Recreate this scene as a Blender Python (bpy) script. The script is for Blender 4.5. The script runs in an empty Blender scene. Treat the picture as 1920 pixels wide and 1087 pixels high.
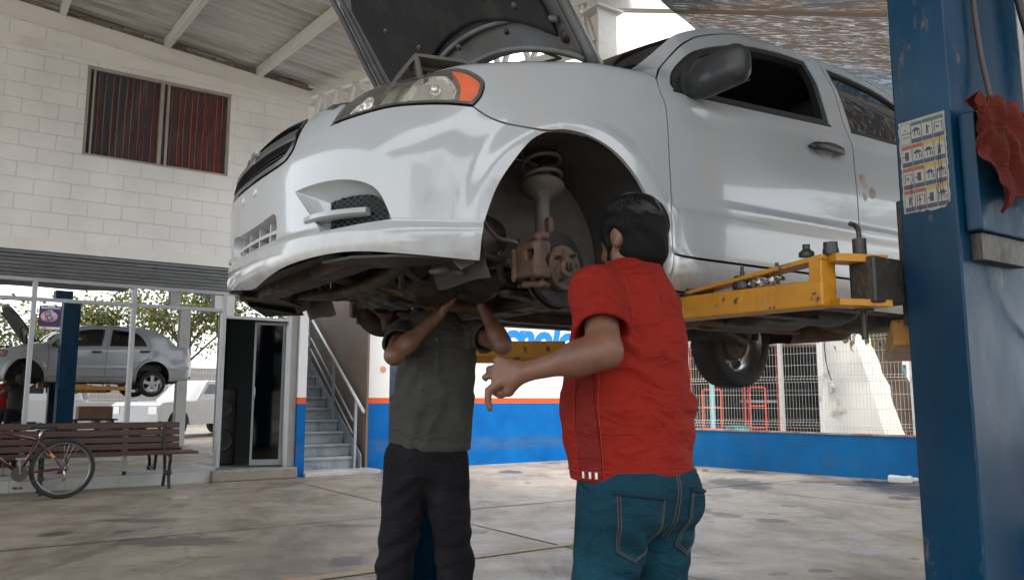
import bpy, bmesh, math, random
import numpy as np
from mathutils import Vector, Matrix, geometry, noise
random.seed(7)
SC=bpy.context.scene; COL=SC.collection
R=math.radians
# ---------------------------------------------------------------- camera
cd=bpy.data.cameras.new('camera'); cam=bpy.data.objects.new('camera',cd); COL.objects.link(cam)
cd.sensor_width=36; cd.lens=1507/1920*36; cd.clip_start=.05; cd.clip_end=600
cam.location=(0,0,1.1); cam.rotation_euler=(R(90)+math.atan(1507/10970),0,0); SC.camera=cam
# ---------------------------------------------------------------- sky and sun
wd=bpy.data.worlds.new('World'); SC.world=wd; wd.use_nodes=True
nt=wd.node_tree; sk=nt.nodes.new('ShaderNodeTexSky'); sk.sky_type='NISHITA'; sk.sun_disc=False
SUN_EL,SUN_AZ=62,160          # azimuth measured clockwise from +Y
sk.sun_elevation=R(SUN_EL); sk.sun_rotation=R(SUN_AZ); sk.air_density=1.0; sk.dust_density=4.0; sk.ozone_density=1.0
bg=nt.nodes['Background']; bg.inputs[1].default_value=.15
hz=nt.nodes.new('ShaderNodeMix'); hz.data_type='RGBA'; hz.inputs[0].default_value=.72; hz.inputs[7].default_value=(8.2,8.4,8.6,1)   # high thin cloud
nt.links.new(sk.outputs[0],hz.inputs[6]); nt.links.new(hz.outputs[2],bg.inputs[0])
sl=bpy.data.lights.new('sun','SUN'); sl.energy=1.5; sl.angle=R(11); sl.color=(1,.94,.86)
so=bpy.data.objects.new('sun',sl); COL.objects.link(so)
az=R(SUN_AZ); el=R(SUN_EL)
sd=Vector((math.sin(az)*math.cos(el),math.cos(az)*math.cos(el),math.sin(el)))
so.rotation_euler=sd.to_track_quat('Z','Y').to_euler()
SC.view_settings.view_transform='Standard'; SC.view_settings.look='None'; SC.view_settings.gamma=1
SC.view_settings.exposure=1.52
SC.render.engine='CYCLES'
# ---------------------------------------------------------------- helpers
def thing(name,label,cat,loc=(0,0,0),rotz=0,group=None):
    o=bpy.data.objects.new(name,None); COL.objects.link(o); o.empty_display_size=.1
    o.location=loc; o.rotation_euler=(0,0,rotz); o['label']=label; o['category']=cat
    if group:o['group']=group
    return o
def tag(o,label,cat,group=None):
    o['label']=label; o['category']=cat
    if group:o['group']=group
    return o
def link(name,me,m,parent=None,smooth=False,label=None):
    o=bpy.data.objects.new(name,me); COL.objects.link(o)
    if m is not None and len(me.materials)==0:
        for x in (m if isinstance(m,(list,tuple)) else [m]): me.materials.append(x)
    if parent is not None: o.parent=parent
    if smooth: me.polygons.foreach_set('use_smooth',[True]*len(me.polygons))
    if label:o['label']=label
    return o
def obj(name,bm,m,parent=None,smooth=False,label=None,autos=None):
    me=bpy.data.meshes.new(name); bmesh.ops.recalc_face_normals(bm,faces=bm.faces[:]); bm.to_mesh(me); bm.free()
    o=link(name,me,m,parent,smooth or autos is not None,label)
    if autos is not None:
        sharp_edges(me,autos)
    return o
def sharp_edges(me,ang):
    bm=bmesh.new(); bm.from_mesh(me)
    for e in bm.edges:
        if len(e.link_faces)==2 and e.calc_face_angle(0)>R(ang): e.smooth=False
    bm.to_mesh(me); bm.free()
def bevel(o,w,seg=2,ang=40):
    b=o.modifiers.new('bevel','BEVEL'); b.width=w; b.segments=seg; b.limit_method='ANGLE'; b.angle_limit=R(ang); return o
def new(): return bmesh.new()
def box(bm,x0,x1,y0,y1,z0,z1,M=None,mi=0):
    vs=[bm.verts.new((x,y,z)) for x in(x0,x1) for y in(y0,y1) for z in(z0,z1)]
    if M is not None:
        for v in vs: v.co=M@v.co
    for f in((0,1,3,2),(4,6,7,5),(0,4,5,1),(2,3,7,6),(0,2,6,4),(1,5,7,3)):
        fc=bm.faces.new([vs[i] for i in f]); fc.material_index=mi
    return vs
def quad(bm,ps,mi=0):
    f=bm.faces.new([bm.verts.new(p) for p in ps]); f.material_index=mi; return f
def frame_of(d,up=None):
    d=Vector(d).normalized(); u=Vector(up) if up else (Vector((0,0,1)) if abs(d.z)<.9 else Vector((1,0,0)))
    a=u.cross(d).normalized(); b=d.cross(a); return a,b
def tube(bm,pts,r,n=10,caps=True,closed=False,mi=0,prof=None):
    """swept tube through pts; r number or list"""
    pts=[Vector(p) for p in pts]; N=len(pts); rs=r if isinstance(r,(list,tuple)) else [r]*N
    rings=[]; a=None
    for i in range(N):
        if closed: d=pts[(i+1)%N]-pts[i-1]
        else: d=pts[min(i+1,N-1)]-pts[max(i-1,0)]
        if d.length<1e-9: d=Vector((0,0,1))
        d.normalize()
        if a is None: a,b=frame_of(d)
        else:
            a=(a-d*a.dot(d)); a=a.normalized() if a.length>1e-6 else frame_of(d)[0]; b=d.cross(a)
        if prof: ring=[bm.verts.new(pts[i]+(a*px+b*py)*rs[i]) for px,py in prof]
        else: ring=[bm.verts.new(pts[i]+(a*math.cos(2*math.pi*k/n)+b*math.sin(2*math.pi*k/n))*rs[i]) for k in range(n)]
        rings.append(ring)
    m=len(rings[0])
    for i in range(N if closed else N-1):
        A,B=rings[i],rings[(i+1)%N]
        for k in range(m):
            f=bm.faces.new((A[k],A[(k+1)%m],B[(k+1)%m],B[k])); f.material_index=mi
    if caps and not closed:
        bm.faces.new(rings[0][::-1]).material_index=mi; bm.faces.new(rings[-1]).material_index=mi
    return rings
def lathe(bm,prof,M=None,n=32,mi=0,a0=0,a1=2*math.pi):
    """prof [(r,h)] round local z"""
    full=abs(a1-a0-2*math.pi)<1e-6; K=n if full else n+1
    rings=[]
    for r,h in prof:
        if r<1e-6:
            v=bm.verts.new((0,0,h)); rings.append([v]*K)
        else: rings.append([bm.verts.new((r*math.cos(a0+(a1-a0)*k/n),r*math.sin(a0+(a1-a0)*k/n),h)) for k in range(K)])
    vs=set(v for r in rings for v in r)
    if M is not None:
        for v in vs: v.co=M@v.co
    for A,B in zip(rings,rings[1:]):
        for k in range(K if full else K-1):
            q=[A[k],A[(k+1)%K],B[(k+1)%K],B[k]]; u=[]
            for v in q:
                if v not in u:u.append(v)
            if len(u)>2:
                try: bm.faces.new(u).material_index=mi
                except ValueError: pass
def axisM(p,d,up=None):
    """matrix with local z along d at p"""
    d=Vector(d).normalized(); a,b=frame_of(d,up); m=Matrix((a,b,d)).transposed().to_4x4(); m.translation=Vector(p); return m
def prism(bm,poly,h0,h1,M=None,mi=0):
    """polygon (x,y) extruded along z"""
    A=[bm.verts.new((x,y,h0)) for x,y in poly]; B=[bm.verts.new((x,y,h1)) for x,y in poly]
    if M is not None:
        for v in A+B: v.co=M@v.co
    n=len(poly)
    for k in range(n): bm.faces.new((A[k],A[(k+1)%n],B[(k+1)%n],B[k])).material_index=mi
    bm.faces.new(A[::-1]).material_index=mi; bm.faces.new(B).material_index=mi
def cr_path(pts,k=6,closed=False):
    pts=[tuple(p) for p in pts]; out=[]; n=len(pts)
    rng=range(n) if closed else range(n-1)
    for i in rng:
        if closed: P=[pts[(i-1)%n],pts[i],pts[(i+1)%n],pts[(i+2)%n]]
        else: P=[pts[max(i-1,0)],pts[i],pts[i+1],pts[min(i+2,n-1)]]
        for j in range(k):
            t=j/k; out.append(tuple(.5*((2*b)+(-a+c)*t+(2*a-5*b+4*c-d)*t*t+(-a+3*b-3*c+d)*t**3) for a,b,c,d in zip(*P)))
    if not closed: out.append(pts[-1])
    return out
# ---------------------------------------------------------------- signed-distance bodies turned into one continuous mesh (surface nets)
def sd_cap(P,a,b,ra,rb,sq=None):
    a=np.array(a,float); b=np.array(b,float); ab=b-a
    t=np.clip(((P-a)@ab)/max(1e-9,ab@ab),0,1)
    q=P-a-t[...,None]*ab
    if sq is not None:   # sq=(axis vector, factor): squash distances along the axis
        ax=np.array(sq[0],float); ax/=np.linalg.norm(ax); c=q@ax; q=q+((1/sq[1]-1)*c)[...,None]*ax
    return np.linalg.norm(q,axis=-1)-(ra+(rb-ra)*t)
def sd_ell(P,c,r,Mx=None):
    q=P-np.array(c,float)
    if Mx is not None: q=q@np.array(Mx,float)       # columns of Mx = local axes
    r=np.array(r,float); k0=np.linalg.norm(q/r,axis=-1); k1=np.linalg.norm(q/(r*r),axis=-1)
    return k0*(k0-1)/np.maximum(k1,1e-9)
def sd_box(P,c,r,Mx=None,rd=0.):
    q=P-np.array(c,float)
    if Mx is not None: q=q@np.array(Mx,float)
    d=np.abs(q)-(np.array(r,float)-rd)
    return np.linalg.norm(np.maximum(d,0),axis=-1)+np.minimum(d.max(-1),0)-rd
def smin(a,b,k):
    h=np.clip(.5+.5*(b-a)/k,0,1); return b*(1-h)+a*h-k*h*(1-h)
def smax(a,b,k): return -smin(-a,-b,k)
def sdf_mesh(name,fn,lo,hi,cell,m,parent=None,matf=None,label=None):
    lo=np.array(lo,float); hi=np.array(hi,float); n=np.ceil((hi-lo)/cell).astype(int)+1
    X,Y,Z=[lo[i]+cell*np.arange(n[i]) for i in range(3)]
    D=np.empty(n,np.float32)
    YY,ZZ=np.meshgrid(Y,Z,indexing='ij')
    ch=max(1,int(400000/(n[1]*n[2])))
    for i in range(0,n[0],ch):
        xs=X[i:i+ch]; P=np.empty((len(xs),n[1],n[2],3)); P[...,0]=xs[:,None,None]; P[...,1]=YY; P[...,2]=ZZ
        D[i:i+len(xs)]=fn(P)
    D[0]=D[-1]=1;D[:,0]=D[:,-1]=1;D[:,:,0]=D[:,:,-1]=1
    S=D<0
    acc=np.zeros(tuple(n-1)+(3,)); cnt=np.zeros(tuple(n-1))
    cs=[(0,0,0),(1,0,0),(0,1,0),(1,1,0),(0,0,1),(1,0,1),(0,1,1),(1,1,1)]
    def sub(A,c): return A[c[0]:c[0]+n[0]-1,c[1]:c[1]+n[1]-1,c[2]:c[2]+n[2]-1]
    for ax in range(3):
        for c in cs:
            if c[ax]: continue
            c2=list(c); c2[ax]=1
            a,b=sub(D,c),sub(D,c2); x=(a<0)!=(b<0)
            t=np.where(x,a/np.where(x,a-b,1),0)
            for k in range(3):
                acc[...,k]+=np.where(x,(c[k]+(t if k==ax else 0)),0)
            cnt+=x
    act=cnt>0; idx=-np.ones(cnt.shape,int); idx[act]=np.arange(act.sum())
    ijk=np.argwhere(act); V=lo+cell*(ijk+acc[act]/cnt[act][:,None])
    Fs=[]
    for ax in range(3):
        o1,o2=[(1,2),(2,0),(0,1)][ax]
        a=S; sl1=[slice(None)]*3; sl2=[slice(None)]*3; sl1[ax]=slice(0,-1); sl2[ax]=slice(1,None)
        A=S[tuple(sl1)]; B=S[tuple(sl2)]
        E=np.argwhere(A!=B); inn=A[tuple(E.T)]
        def cell_at(d1,d2):
            q=E.copy(); q[:,o1]-=d1; q[:,o2]-=d2; return idx[tuple(q.T)]
        f=np.stack([cell_at(0,0),cell_at(1,0),cell_at(1,1),cell_at(0,1)],1)
        f[~inn]=f[~inn][:,::-1]; Fs.append(f)
    Fa=np.concatenate(Fs); Fa=Fa[(Fa>=0).all(1)]
    # light relax so the lattice does not show
    for _ in range(2):
        s=np.zeros_like(V); c=np.zeros(len(V))
        for a,b in((0,1),(1,2),(2,3),(3,0)):
            np.add.at(s,Fa[:,a],V[Fa[:,b]]); np.add.at(c,Fa[:,a],1); np.add.at(s,Fa[:,b],V[Fa[:,a]]); np.add.at(c,Fa[:,b],1)
        V=V*.5+.5*s/np.maximum(c,1)[:,None]
    me=bpy.data.meshes.new(name); me.from_pydata(V.tolist(),[],Fa.tolist())
    ms=m if isinstance(m,(list,tuple)) else [m]
    for x in ms: me.materials.append(x)
    if matf is not None:
        cen=V[Fa].mean(1); me.polygons.foreach_set('material_index',matf(cen).astype(int))
    o=link(name,me,None,parent,True,label); me.update(); return o
# ---------------------------------------------------------------- materials
def nd(nt,t,**k):
    x=nt.nodes.new(t)
    for a,b in k.items():
        if a.startswith('i_'):
            x.inputs[int(a[2:]) if a[2:].isdigit() else a[2:].replace('_',' ')].default_value=b
        else: setattr(x,a,b)
    return x
def mat(name,col,rough=.6,metal=0.,var=0.,vs=4.,bump=0.,bs=40.,coat=0.,dirt=None,ds=3.,dth=(.5,.75),spec=.5,rv=0.,stretch=(1,1,1),ior=1.5,trans=0.,sheen=0.,coords='Object',dirt2=None,d2s=20,d2th=(.6,.7)):
    m=bpy.data.materials.new(name); m.use_nodes=True; nt=m.node_tree; L=nt.links.new
    b=nt.nodes['Principled BSDF']; b.inputs['Base Color'].default_value=(*col,1); b.inputs['Roughness'].default_value=rough
    b.inputs['Metallic'].default_value=metal; b.inputs['Coat Weight'].default_value=coat; b.inputs['Coat Roughness'].default_value=.06
    b.inputs['Specular IOR Level'].default_value=spec; b.inputs['IOR'].default_value=ior; b.inputs['Transmission Weight'].default_value=trans
    b.inputs['Sheen Weight'].default_value=sheen
    tc=nd(nt,'ShaderNodeTexCoord'); mp=nd(nt,'ShaderNodeMapping'); mp.inputs['Scale'].default_value=stretch
    L(tc.outputs[coords],mp.inputs[0]); V=mp.outputs[0]
    cur=None
    if var:
        n=nd(nt,'ShaderNodeTexNoise'); n.inputs['Scale'].default_value=vs; n.inputs['Detail'].default_value=6; n.inputs['Roughness'].default_value=.6; L(V,n.inputs[0])
        r=nd(nt,'ShaderNodeMapRange'); r.inputs[1].default_value=.3; r.inputs[2].default_value=.7; r.inputs[3].default_value=1-var; r.inputs[4].default_value=1+var; L(n.outputs[0],r.inputs[0])
        mx=nd(nt,'ShaderNodeVectorMath',operation='SCALE'); mx.inputs[0].default_value=col; L(r.outputs[0],mx.inputs['Scale']); cur=mx.outputs[0]
    def over(cur,dcol,sc,th,seed):
        n=nd(nt,'ShaderNodeTexNoise'); n.inputs['Scale'].default_value=sc; n.inputs['Detail'].default_value=9; n.inputs['Roughness'].default_value=.65
        off=nd(nt,'ShaderNodeVectorMath',operation='ADD'); off.inputs[1].default_value=(seed,seed*.7,seed*1.3); L(V,off.inputs[0]); L(off.outputs[0],n.inputs[0])
        r=nd(nt,'ShaderNodeMapRange'); r.inputs[1].default_value=th[0]; r.inputs[2].default_value=th[1]; L(n.outputs[0],r.inputs[0])
        mx=nd(nt,'ShaderNodeMix',data_type='RGBA'); L(r.outputs[0],mx.inputs[0])
        if cur is None: mx.inputs[6].default_value=(*col,1)
        else: L(cur,mx.inputs[6])
        mx.inputs[7].default_value=(*dcol,1); return mx.outputs[2],r.outputs[0]
    if dirt: cur,msk=over(cur,dirt,ds,dth,11.)
    if dirt2: cur,msk2=over(cur,dirt2,d2s,d2th,5.)
    if cur is not None: L(cur,b.inputs['Base Color'])
    if rv:
        n=nd(nt,'ShaderNodeTexNoise'); n.inputs['Scale'].default_value=vs*2.3; n.inputs['Detail'].default_value=5; L(V,n.inputs[0])
        r=nd(nt,'ShaderNodeMapRange'); r.inputs[1].default_value=.3; r.inputs[2].default_value=.7; r.inputs[3].default_value=max(0,rough-rv); r.inputs[4].default_value=min(1,rough+rv); L(n.outputs[0],r.inputs[0]); L(r.outputs[0],b.inputs['Roughness'])
    if bump:
        n=nd(nt,'ShaderNodeTexNoise'); n.inputs['Scale'].default_value=bs; n.inputs['Detail'].default_value=4; L(V,n.inputs[0])
        bp=nd(nt,'ShaderNodeBump'); bp.inputs['Strength'].default_value=min(1,bump); bp.inputs['Distance'].default_value=.01; L(n.outputs[0],bp.inputs['Height']); L(bp.outputs[0],b.inputs['Normal'])
    m['bsdf']=b.name
    return m
def thin_glass(name,tint=(.8,.9,.9),refl=.0,rough=.0,alpha=1.,base=None):
    """pane: fresnel mirror over tinted see-through"""
    m=bpy.data.materials.new(name); m.use_nodes=True; nt=m.node_tree; L=nt.links.new
    nt.nodes.remove(nt.nodes['Principled BSDF'])
    out=nt.nodes['Material Output']; t=nd(nt,'ShaderNodeBsdfTransparent'); t.inputs[0].default_value=(*tint,1)
    g=nd(nt,'ShaderNodeBsdfGlossy'); g.inputs['Roughness'].default_value=rough; g.inputs[0].default_value=(1,1,1,1)
    lw=nd(nt,'ShaderNodeFresnel'); lw.inputs[0].default_value=1.5
    mr=nd(nt,'ShaderNodeMapRange'); mr.inputs[1].default_value=0; mr.inputs[2].default_value=1; mr.inputs[3].default_value=refl; mr.inputs[4].default_value=1; L(lw.outputs[0],mr.inputs[0])
    mx=nd(nt,'ShaderNodeMixShader'); L(mr.outputs[0],mx.inputs[0]); L(t.outputs[0],mx.inputs[1]); L(g.outputs[0],mx.inputs[2]); L(mx.outputs[0],out.inputs[0])
    return m
def text_mesh(body,size,bold=0.,shear=0.,depth=.002,space=1.):
    cu=bpy.data.curves.new('lettering','FONT'); cu.body=body; cu.size=size; cu.offset=bold; cu.shear=shear; cu.extrude=depth; cu.space_character=space; cu.resolution_u=3
    cu.align_x='LEFT'
    to=bpy.data.objects.new('lettering',cu); COL.objects.link(to); bpy.context.view_layer.update()
    me=bpy.data.meshes.new_from_object(to.evaluated_get(bpy.context.evaluated_depsgraph_get())); bpy.data.objects.remove(to); bpy.data.curves.remove(cu)
    return me
def cloth(name,col,amt=.12,weave=900,rough=.85,dirt=None,sheen=.05,spec=.25,fold=.55):
    m=mat(name,col,rough,var=amt,vs=5,bump=.35,bs=weave,sheen=sheen,spec=spec,dirt=dirt,ds=5,dth=(.55,.8)); nt=m.node_tree; L=nt.links.new; b=nt.nodes[m['bsdf']]
    src=b.inputs['Normal'].links[0].from_socket; tc=nd(nt,'ShaderNodeTexCoord'); mp=nd(nt,'ShaderNodeMapping'); mp.inputs['Scale'].default_value=(1,1,2.2); mp.inputs['Rotation'].default_value=(.5,.6,.2); L(tc.outputs['Object'],mp.inputs[0])
    n=nd(nt,'ShaderNodeTexNoise'); n.inputs['Scale'].default_value=9; n.inputs['Detail'].default_value=3; n.inputs['Distortion'].default_value=1.6; L(mp.outputs[0],n.inputs[0])
    bp=nd(nt,'ShaderNodeBump'); bp.inputs['Strength'].default_value=fold; bp.inputs['Distance'].default_value=.035; L(n.outputs[0],bp.inputs['Height']); L(src,bp.inputs['Normal']); L(bp.outputs[0],b.inputs['Normal']); return m
# ---------------------------------------------------------------- car skin: point at (u = distance round the plan outline, v = height up the flank)
PLAN=[(.842,-.25),(.85,0),(.842,.2),(.812,.40),(.752,.57),(.665,.69),(.545,.765),(.40,.808),(.15,.838),(-.2,.848),(-.6,.85),(-1.2,.852),(-2.0,.852),(-2.6,.84),(-3.0,.805),(-3.28,.72),(-3.42,.5),(-3.47,.2),(-3.475,0),(-3.47,-.2)]
def _lerp_tab(t,x):
    if x<=t[0][0]: return t[0][1]
    for (a,b),(c,d) in zip(t,t[1:]):
        if x<=c: return b+(d-b)*(x-a)/(c-a)
    return t[-1][1]
def _smooth_tab(t,x):          # monotone-ish cubic through a table
    n=len(t)
    if x<=t[0][0]: return t[0][1]
    if x>=t[-1][0]: return t[-1][1]
    for i in range(n-1):
        if x<=t[i+1][0]: break
    x0,y0=t[i]; x1,y1=t[i+1]; h=x1-x0
    def sl(j):
        if j==0: return (t[1][1]-t[0][1])/(t[1][0]-t[0][0])
        if j==n-1: return (t[-1][1]-t[-2][1])/(t[-1][0]-t[-2][0])
        a=(t[j][1]-t[j-1][1])/(t[j][0]-t[j-1][0]); b=(t[j+1][1]-t[j][1])/(t[j+1][0]-t[j][0])
        return 0. if a*b<=0 else 2*a*b/(a+b)
    m0,m1=sl(i)*h,sl(i+1)*h; s=(x-x0)/h
    return y0*(2*s**3-3*s*s+1)+m0*(s**3-2*s*s+s)+y1*(3*s*s-2*s**3)+m1*(s**3-s*s)
_FT={}
def _ft(key,t,x,w=.010):
    """table blurred to a curvature-continuous curve"""
    if key not in _FT:
        x0=t[0][0]-.05; n=int((t[-1][0]+.05-x0)/.002)+1; r=range(-7,8); g=[math.exp(-.5*(k*.002*1.0/w)**2) for k in r]; sg=sum(g)
        raw=[_smooth_tab(t,x0+i*.002) for i in range(-7,n+8)]
        _FT[key]=(x0,n,[sum(raw[i+7+k]*gg for k,gg in zip(r,g))/sg for i in range(n)])
    x0,n,a=_FT[key]; q=(x-x0)/.002; i=int(q); 
    if q<=1: return a[1]
    if i>=n-3: return a[n-3]
    t_=q-i; p,b,c,d=a[i-1],a[i],a[i+1],a[i+2]
    return .5*(2*b+(-p+c)*t_+(2*p-5*b+4*c-d)*t_*t_+(-p+3*b-3*c+d)*t_**3)
def _sm(a,b,x):
    t=min(1,max(0,(x-a)/(b-a))); return t*t*(3-2*t)
_pts=[];
def _cr(p0,p1,p2,p3,t):
    return tuple(.5*((2*b)+(-a+c)*t+(2*a-5*b+4*c-d)*t*t+(-a+3*b-3*c+d)*t**3) for a,b,c,d in zip(p0,p1,p2,p3))
for _i in range(1,len(PLAN)-2):
    for _k in range(24): _pts.append(_cr(PLAN[_i-1],PLAN[_i],PLAN[_i+1],PLAN[_i+2],_k/24))
_pts.append(PLAN[-2])
_U=[0.]
for _a,_b in zip(_pts,_pts[1:]): _U.append(_U[-1]+math.hypot(_b[0]-_a[0],_b[1]-_a[1]))
def plan(u):
    s=1
    if u<0: s,u=-1,-u
    u=min(u,_U[-1]-1e-6)
    lo,hi=0,len(_U)-1
    while hi-lo>1:
        m=(lo+hi)//2
        if _U[m]<=u: lo=m
        else: hi=m
    def q(i):
        i=max(1,min(len(_pts)-2,i)); a,b=_pts[i-1],_pts[i+1]; l=math.hypot(b[0]-a[0],b[1]-a[1])
        return ((a[1]-b[1])/l*-1,(b[0]-a[0])/l*-1)
    t=(u-_U[lo])/(_U[hi]-_U[lo])
    a,b=_pts[lo],_pts[hi]; na,nb=q(lo),q(hi)
    if lo==0: na=(1.,0.)
    nx=na[0]*(1-t)+nb[0]*t; ny=na[1]*(1-t)+nb[1]*t; l=math.hypot(nx,ny)
    return a[0]+(b[0]-a[0])*t,s*(a[1]+(b[1]-a[1])*t),nx/l,s*ny/l
def u_of_x(x):
    lo,hi=0,len(_U)-1
    while hi-lo>1:
        m=(lo+hi)//2
        if _pts[m][0]>=x: lo=m
        else: hi=m
    a,b=_pts[lo],_pts[hi]
    return _U[lo]+(_U[hi]-_U[lo])*((a[0]-x)/(a[0]-b[0]) if a[0]>b[0] else 0)
NOSE=[(.06,.16),(.12,.10),(.17,.035),(.21,.006),(.25,0),(.285,.002),(.305,.013),(.42,.008),(.51,.004),(.60,.015),(.67,.040),(.72,.075),(.76,.112),(.80,.165),(.84,.245),(.9,.42)]
SIDE=[(.06,.16),(.14,.09),(.20,.045),(.25,.024),(.32,.010),(.42,.001),(.52,.0),(.64,.002),(.76,.010),(.86,.020),(.90,.030),(.93,.045),(.97,.060),(1.05,.088),(1.15,.127),(1.25,.172),(1.33,.213),(1.38,.240),(1.42,.275),(1.46,.34)]
SIDEZ=[(.0,.0),(1.36,1.36),(1.40,1.40),(1.44,1.432),(1.46,1.443),(1.5,1.45)]
LOWB=[(.06,.09),(.12,.05),(.17,.02),(.22,.004),(.27,.0),(.292,.002),(.31,.012),(.6,0),(1.,0)]
FTOP=[(-.6,1.03),(-.2,1.005),(.1,.950),(.36,.890),(.55,.84),(.8,.78)]
FIN=[(-.45,0),(-.28,.004),(-.18,.016),(-.11,.034),(-.06,.055),(-.03,.075),(0,.11),(.03,.155),(.07,.22),(.12,.32)]
TAIL=[(.06,.16),(.16,.06),(.24,.01),(.32,0),(.50,0),(.56,.03),(.75,.045),(.9,.06),(.98,.09),(1.02,.16),(1.05,.26)]
RTOP=[(-3.5,-.10),(-3.2,-.06),(-2.9,-.03),(-2.6,0),(2,0)]
ARCHES=[(0.,.30,.372),(-2.48,.30,.36)]
def skin(u,v,off=0.,flare=True):
    x0,y0,nx,ny=plan(u)
    # flank
    si=_ft('S',SIDE,v,.014); sz=_smooth_tab(SIDEZ,v)
    # belt rises toward the back a little (wedge)
    if v>.8: si=_ft('S',SIDE,v-.02*_sm(-.4,-2.2,x0)*_sm(.8,.95,v)*(1-_sm(1.2,1.3,v)),.014)
    # front wing
    zt=_ft('T',FTOP,x0,.012) if x0>-.6 else 1.02
    d=v-zt
    fi=_ft('F',FIN,d); fz=v if d<-.07 else zt-.07+.07*(1-math.exp(-(d+.07)/.07))
    lb=_ft('L',LOWB,v,.004)
    ff=max(fi,0)+(lb if v<.6 else 0)
    wf=_sm(-.62,-.28,x0)
    inset=si*(1-wf)+ff*wf; z=sz*(1-wf)+fz*wf
    # nose
    wn=_sm(.38,.72,x0)
    ni=_ft('N',NOSE,v,.006)
    inset=inset*(1-wn)+ni*wn; z=z*(1-wn)+v*wn
    # tail
    wt=_sm(-2.75,-3.2,x0)
    inset=inset*(1-wt)+_smooth_tab(TAIL,v)*wt
    if v>.95 and wt>0: z=z*(1-wt)+(min(v,1.0)+max(0,v-1.)*.4)*wt
    # arch flare
    if flare:
        for (ax,az,ar) in ARCHES:
            r=math.hypot(x0-ax,v-az)
            if r<ar+.16:
                t=max(0.,(r-ar)/.16); m=_sm(-.05,.3,v) if v<.3 else 1
                inset-=(.020*(1-_sm(0,.45,t))+.008*(1-_sm(.3,1,t)))*m
    # groove-like rub line low on the doors and a shoulder crease
    if x0<-.3:
        k=_sm(-.3,-.5,x0)*(1-_sm(-2.9,-3.1,x0))
        inset+=.007*math.exp(-((v-(.47+.015*(-x0)))/.022)**2)*-1*k
        inset+=.006*k*_sm(.47,.40,v-.015*(-x0))*_sm(.25,.40,v)
    inset-=off
    return (x0-nx*inset,y0-ny*inset,z)
# ---------------------------------------------------------------- building frame: x along the shop front, y away from the camera
FR=math.atan2(.565,.825)
def B2W(s,d,z=0): 
    v=Matrix.Rotation(FR,3,'Z')@Vector((s,d,z)); return v
def bthing(name,label,cat,s,d,z=0,group=None): return thing(name,label,cat,B2W(s,d,z),FR,group)
MA=dict(
 alu=mat('aluminium frame',(.42,.44,.46),.38,.6,var=.06,dirt=(.3,.3,.28),dth=(.6,.9)),
 steelw=mat('white painted steel',(.66,.65,.62),.5,0,var=.06,vs=2,dirt=(.38,.30,.22),ds=2.5,dth=(.55,.85),bump=.1),
 galv=mat('galvanised shutter',(.36,.38,.40),.38,.85,var=.12,vs=2,stretch=(1,1,6),rv=.12),
 tile=mat('grey marble tile',(.50,.50,.48),.25,0,var=.12,vs=2.5,dirt=(.33,.30,.27),ds=1.5),
 dark=mat('dark rubber',(.02,.02,.022),.6),
 blackp=mat('black plastic',(.018,.019,.021),.38,var=.2,rv=.1),
 stairp=mat('grey painted stair steel',(.34,.38,.41),.45,.1,var=.1,dirt=(.12,.11,.10),ds=5,dth=(.5,.8)),
 railp=mat('grey rail paint',(.36,.39,.41),.4,.3,var=.08),
 brownw=mat('brown plaster',(.19,.145,.115),.85,0,var=.12,vs=1.5,bump=.15),
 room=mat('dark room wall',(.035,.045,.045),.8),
 conc=mat('rough concrete step',(.25,.22,.19),.85,0,var=.2,vs=6,bump=.4,bs=30),
)
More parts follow.
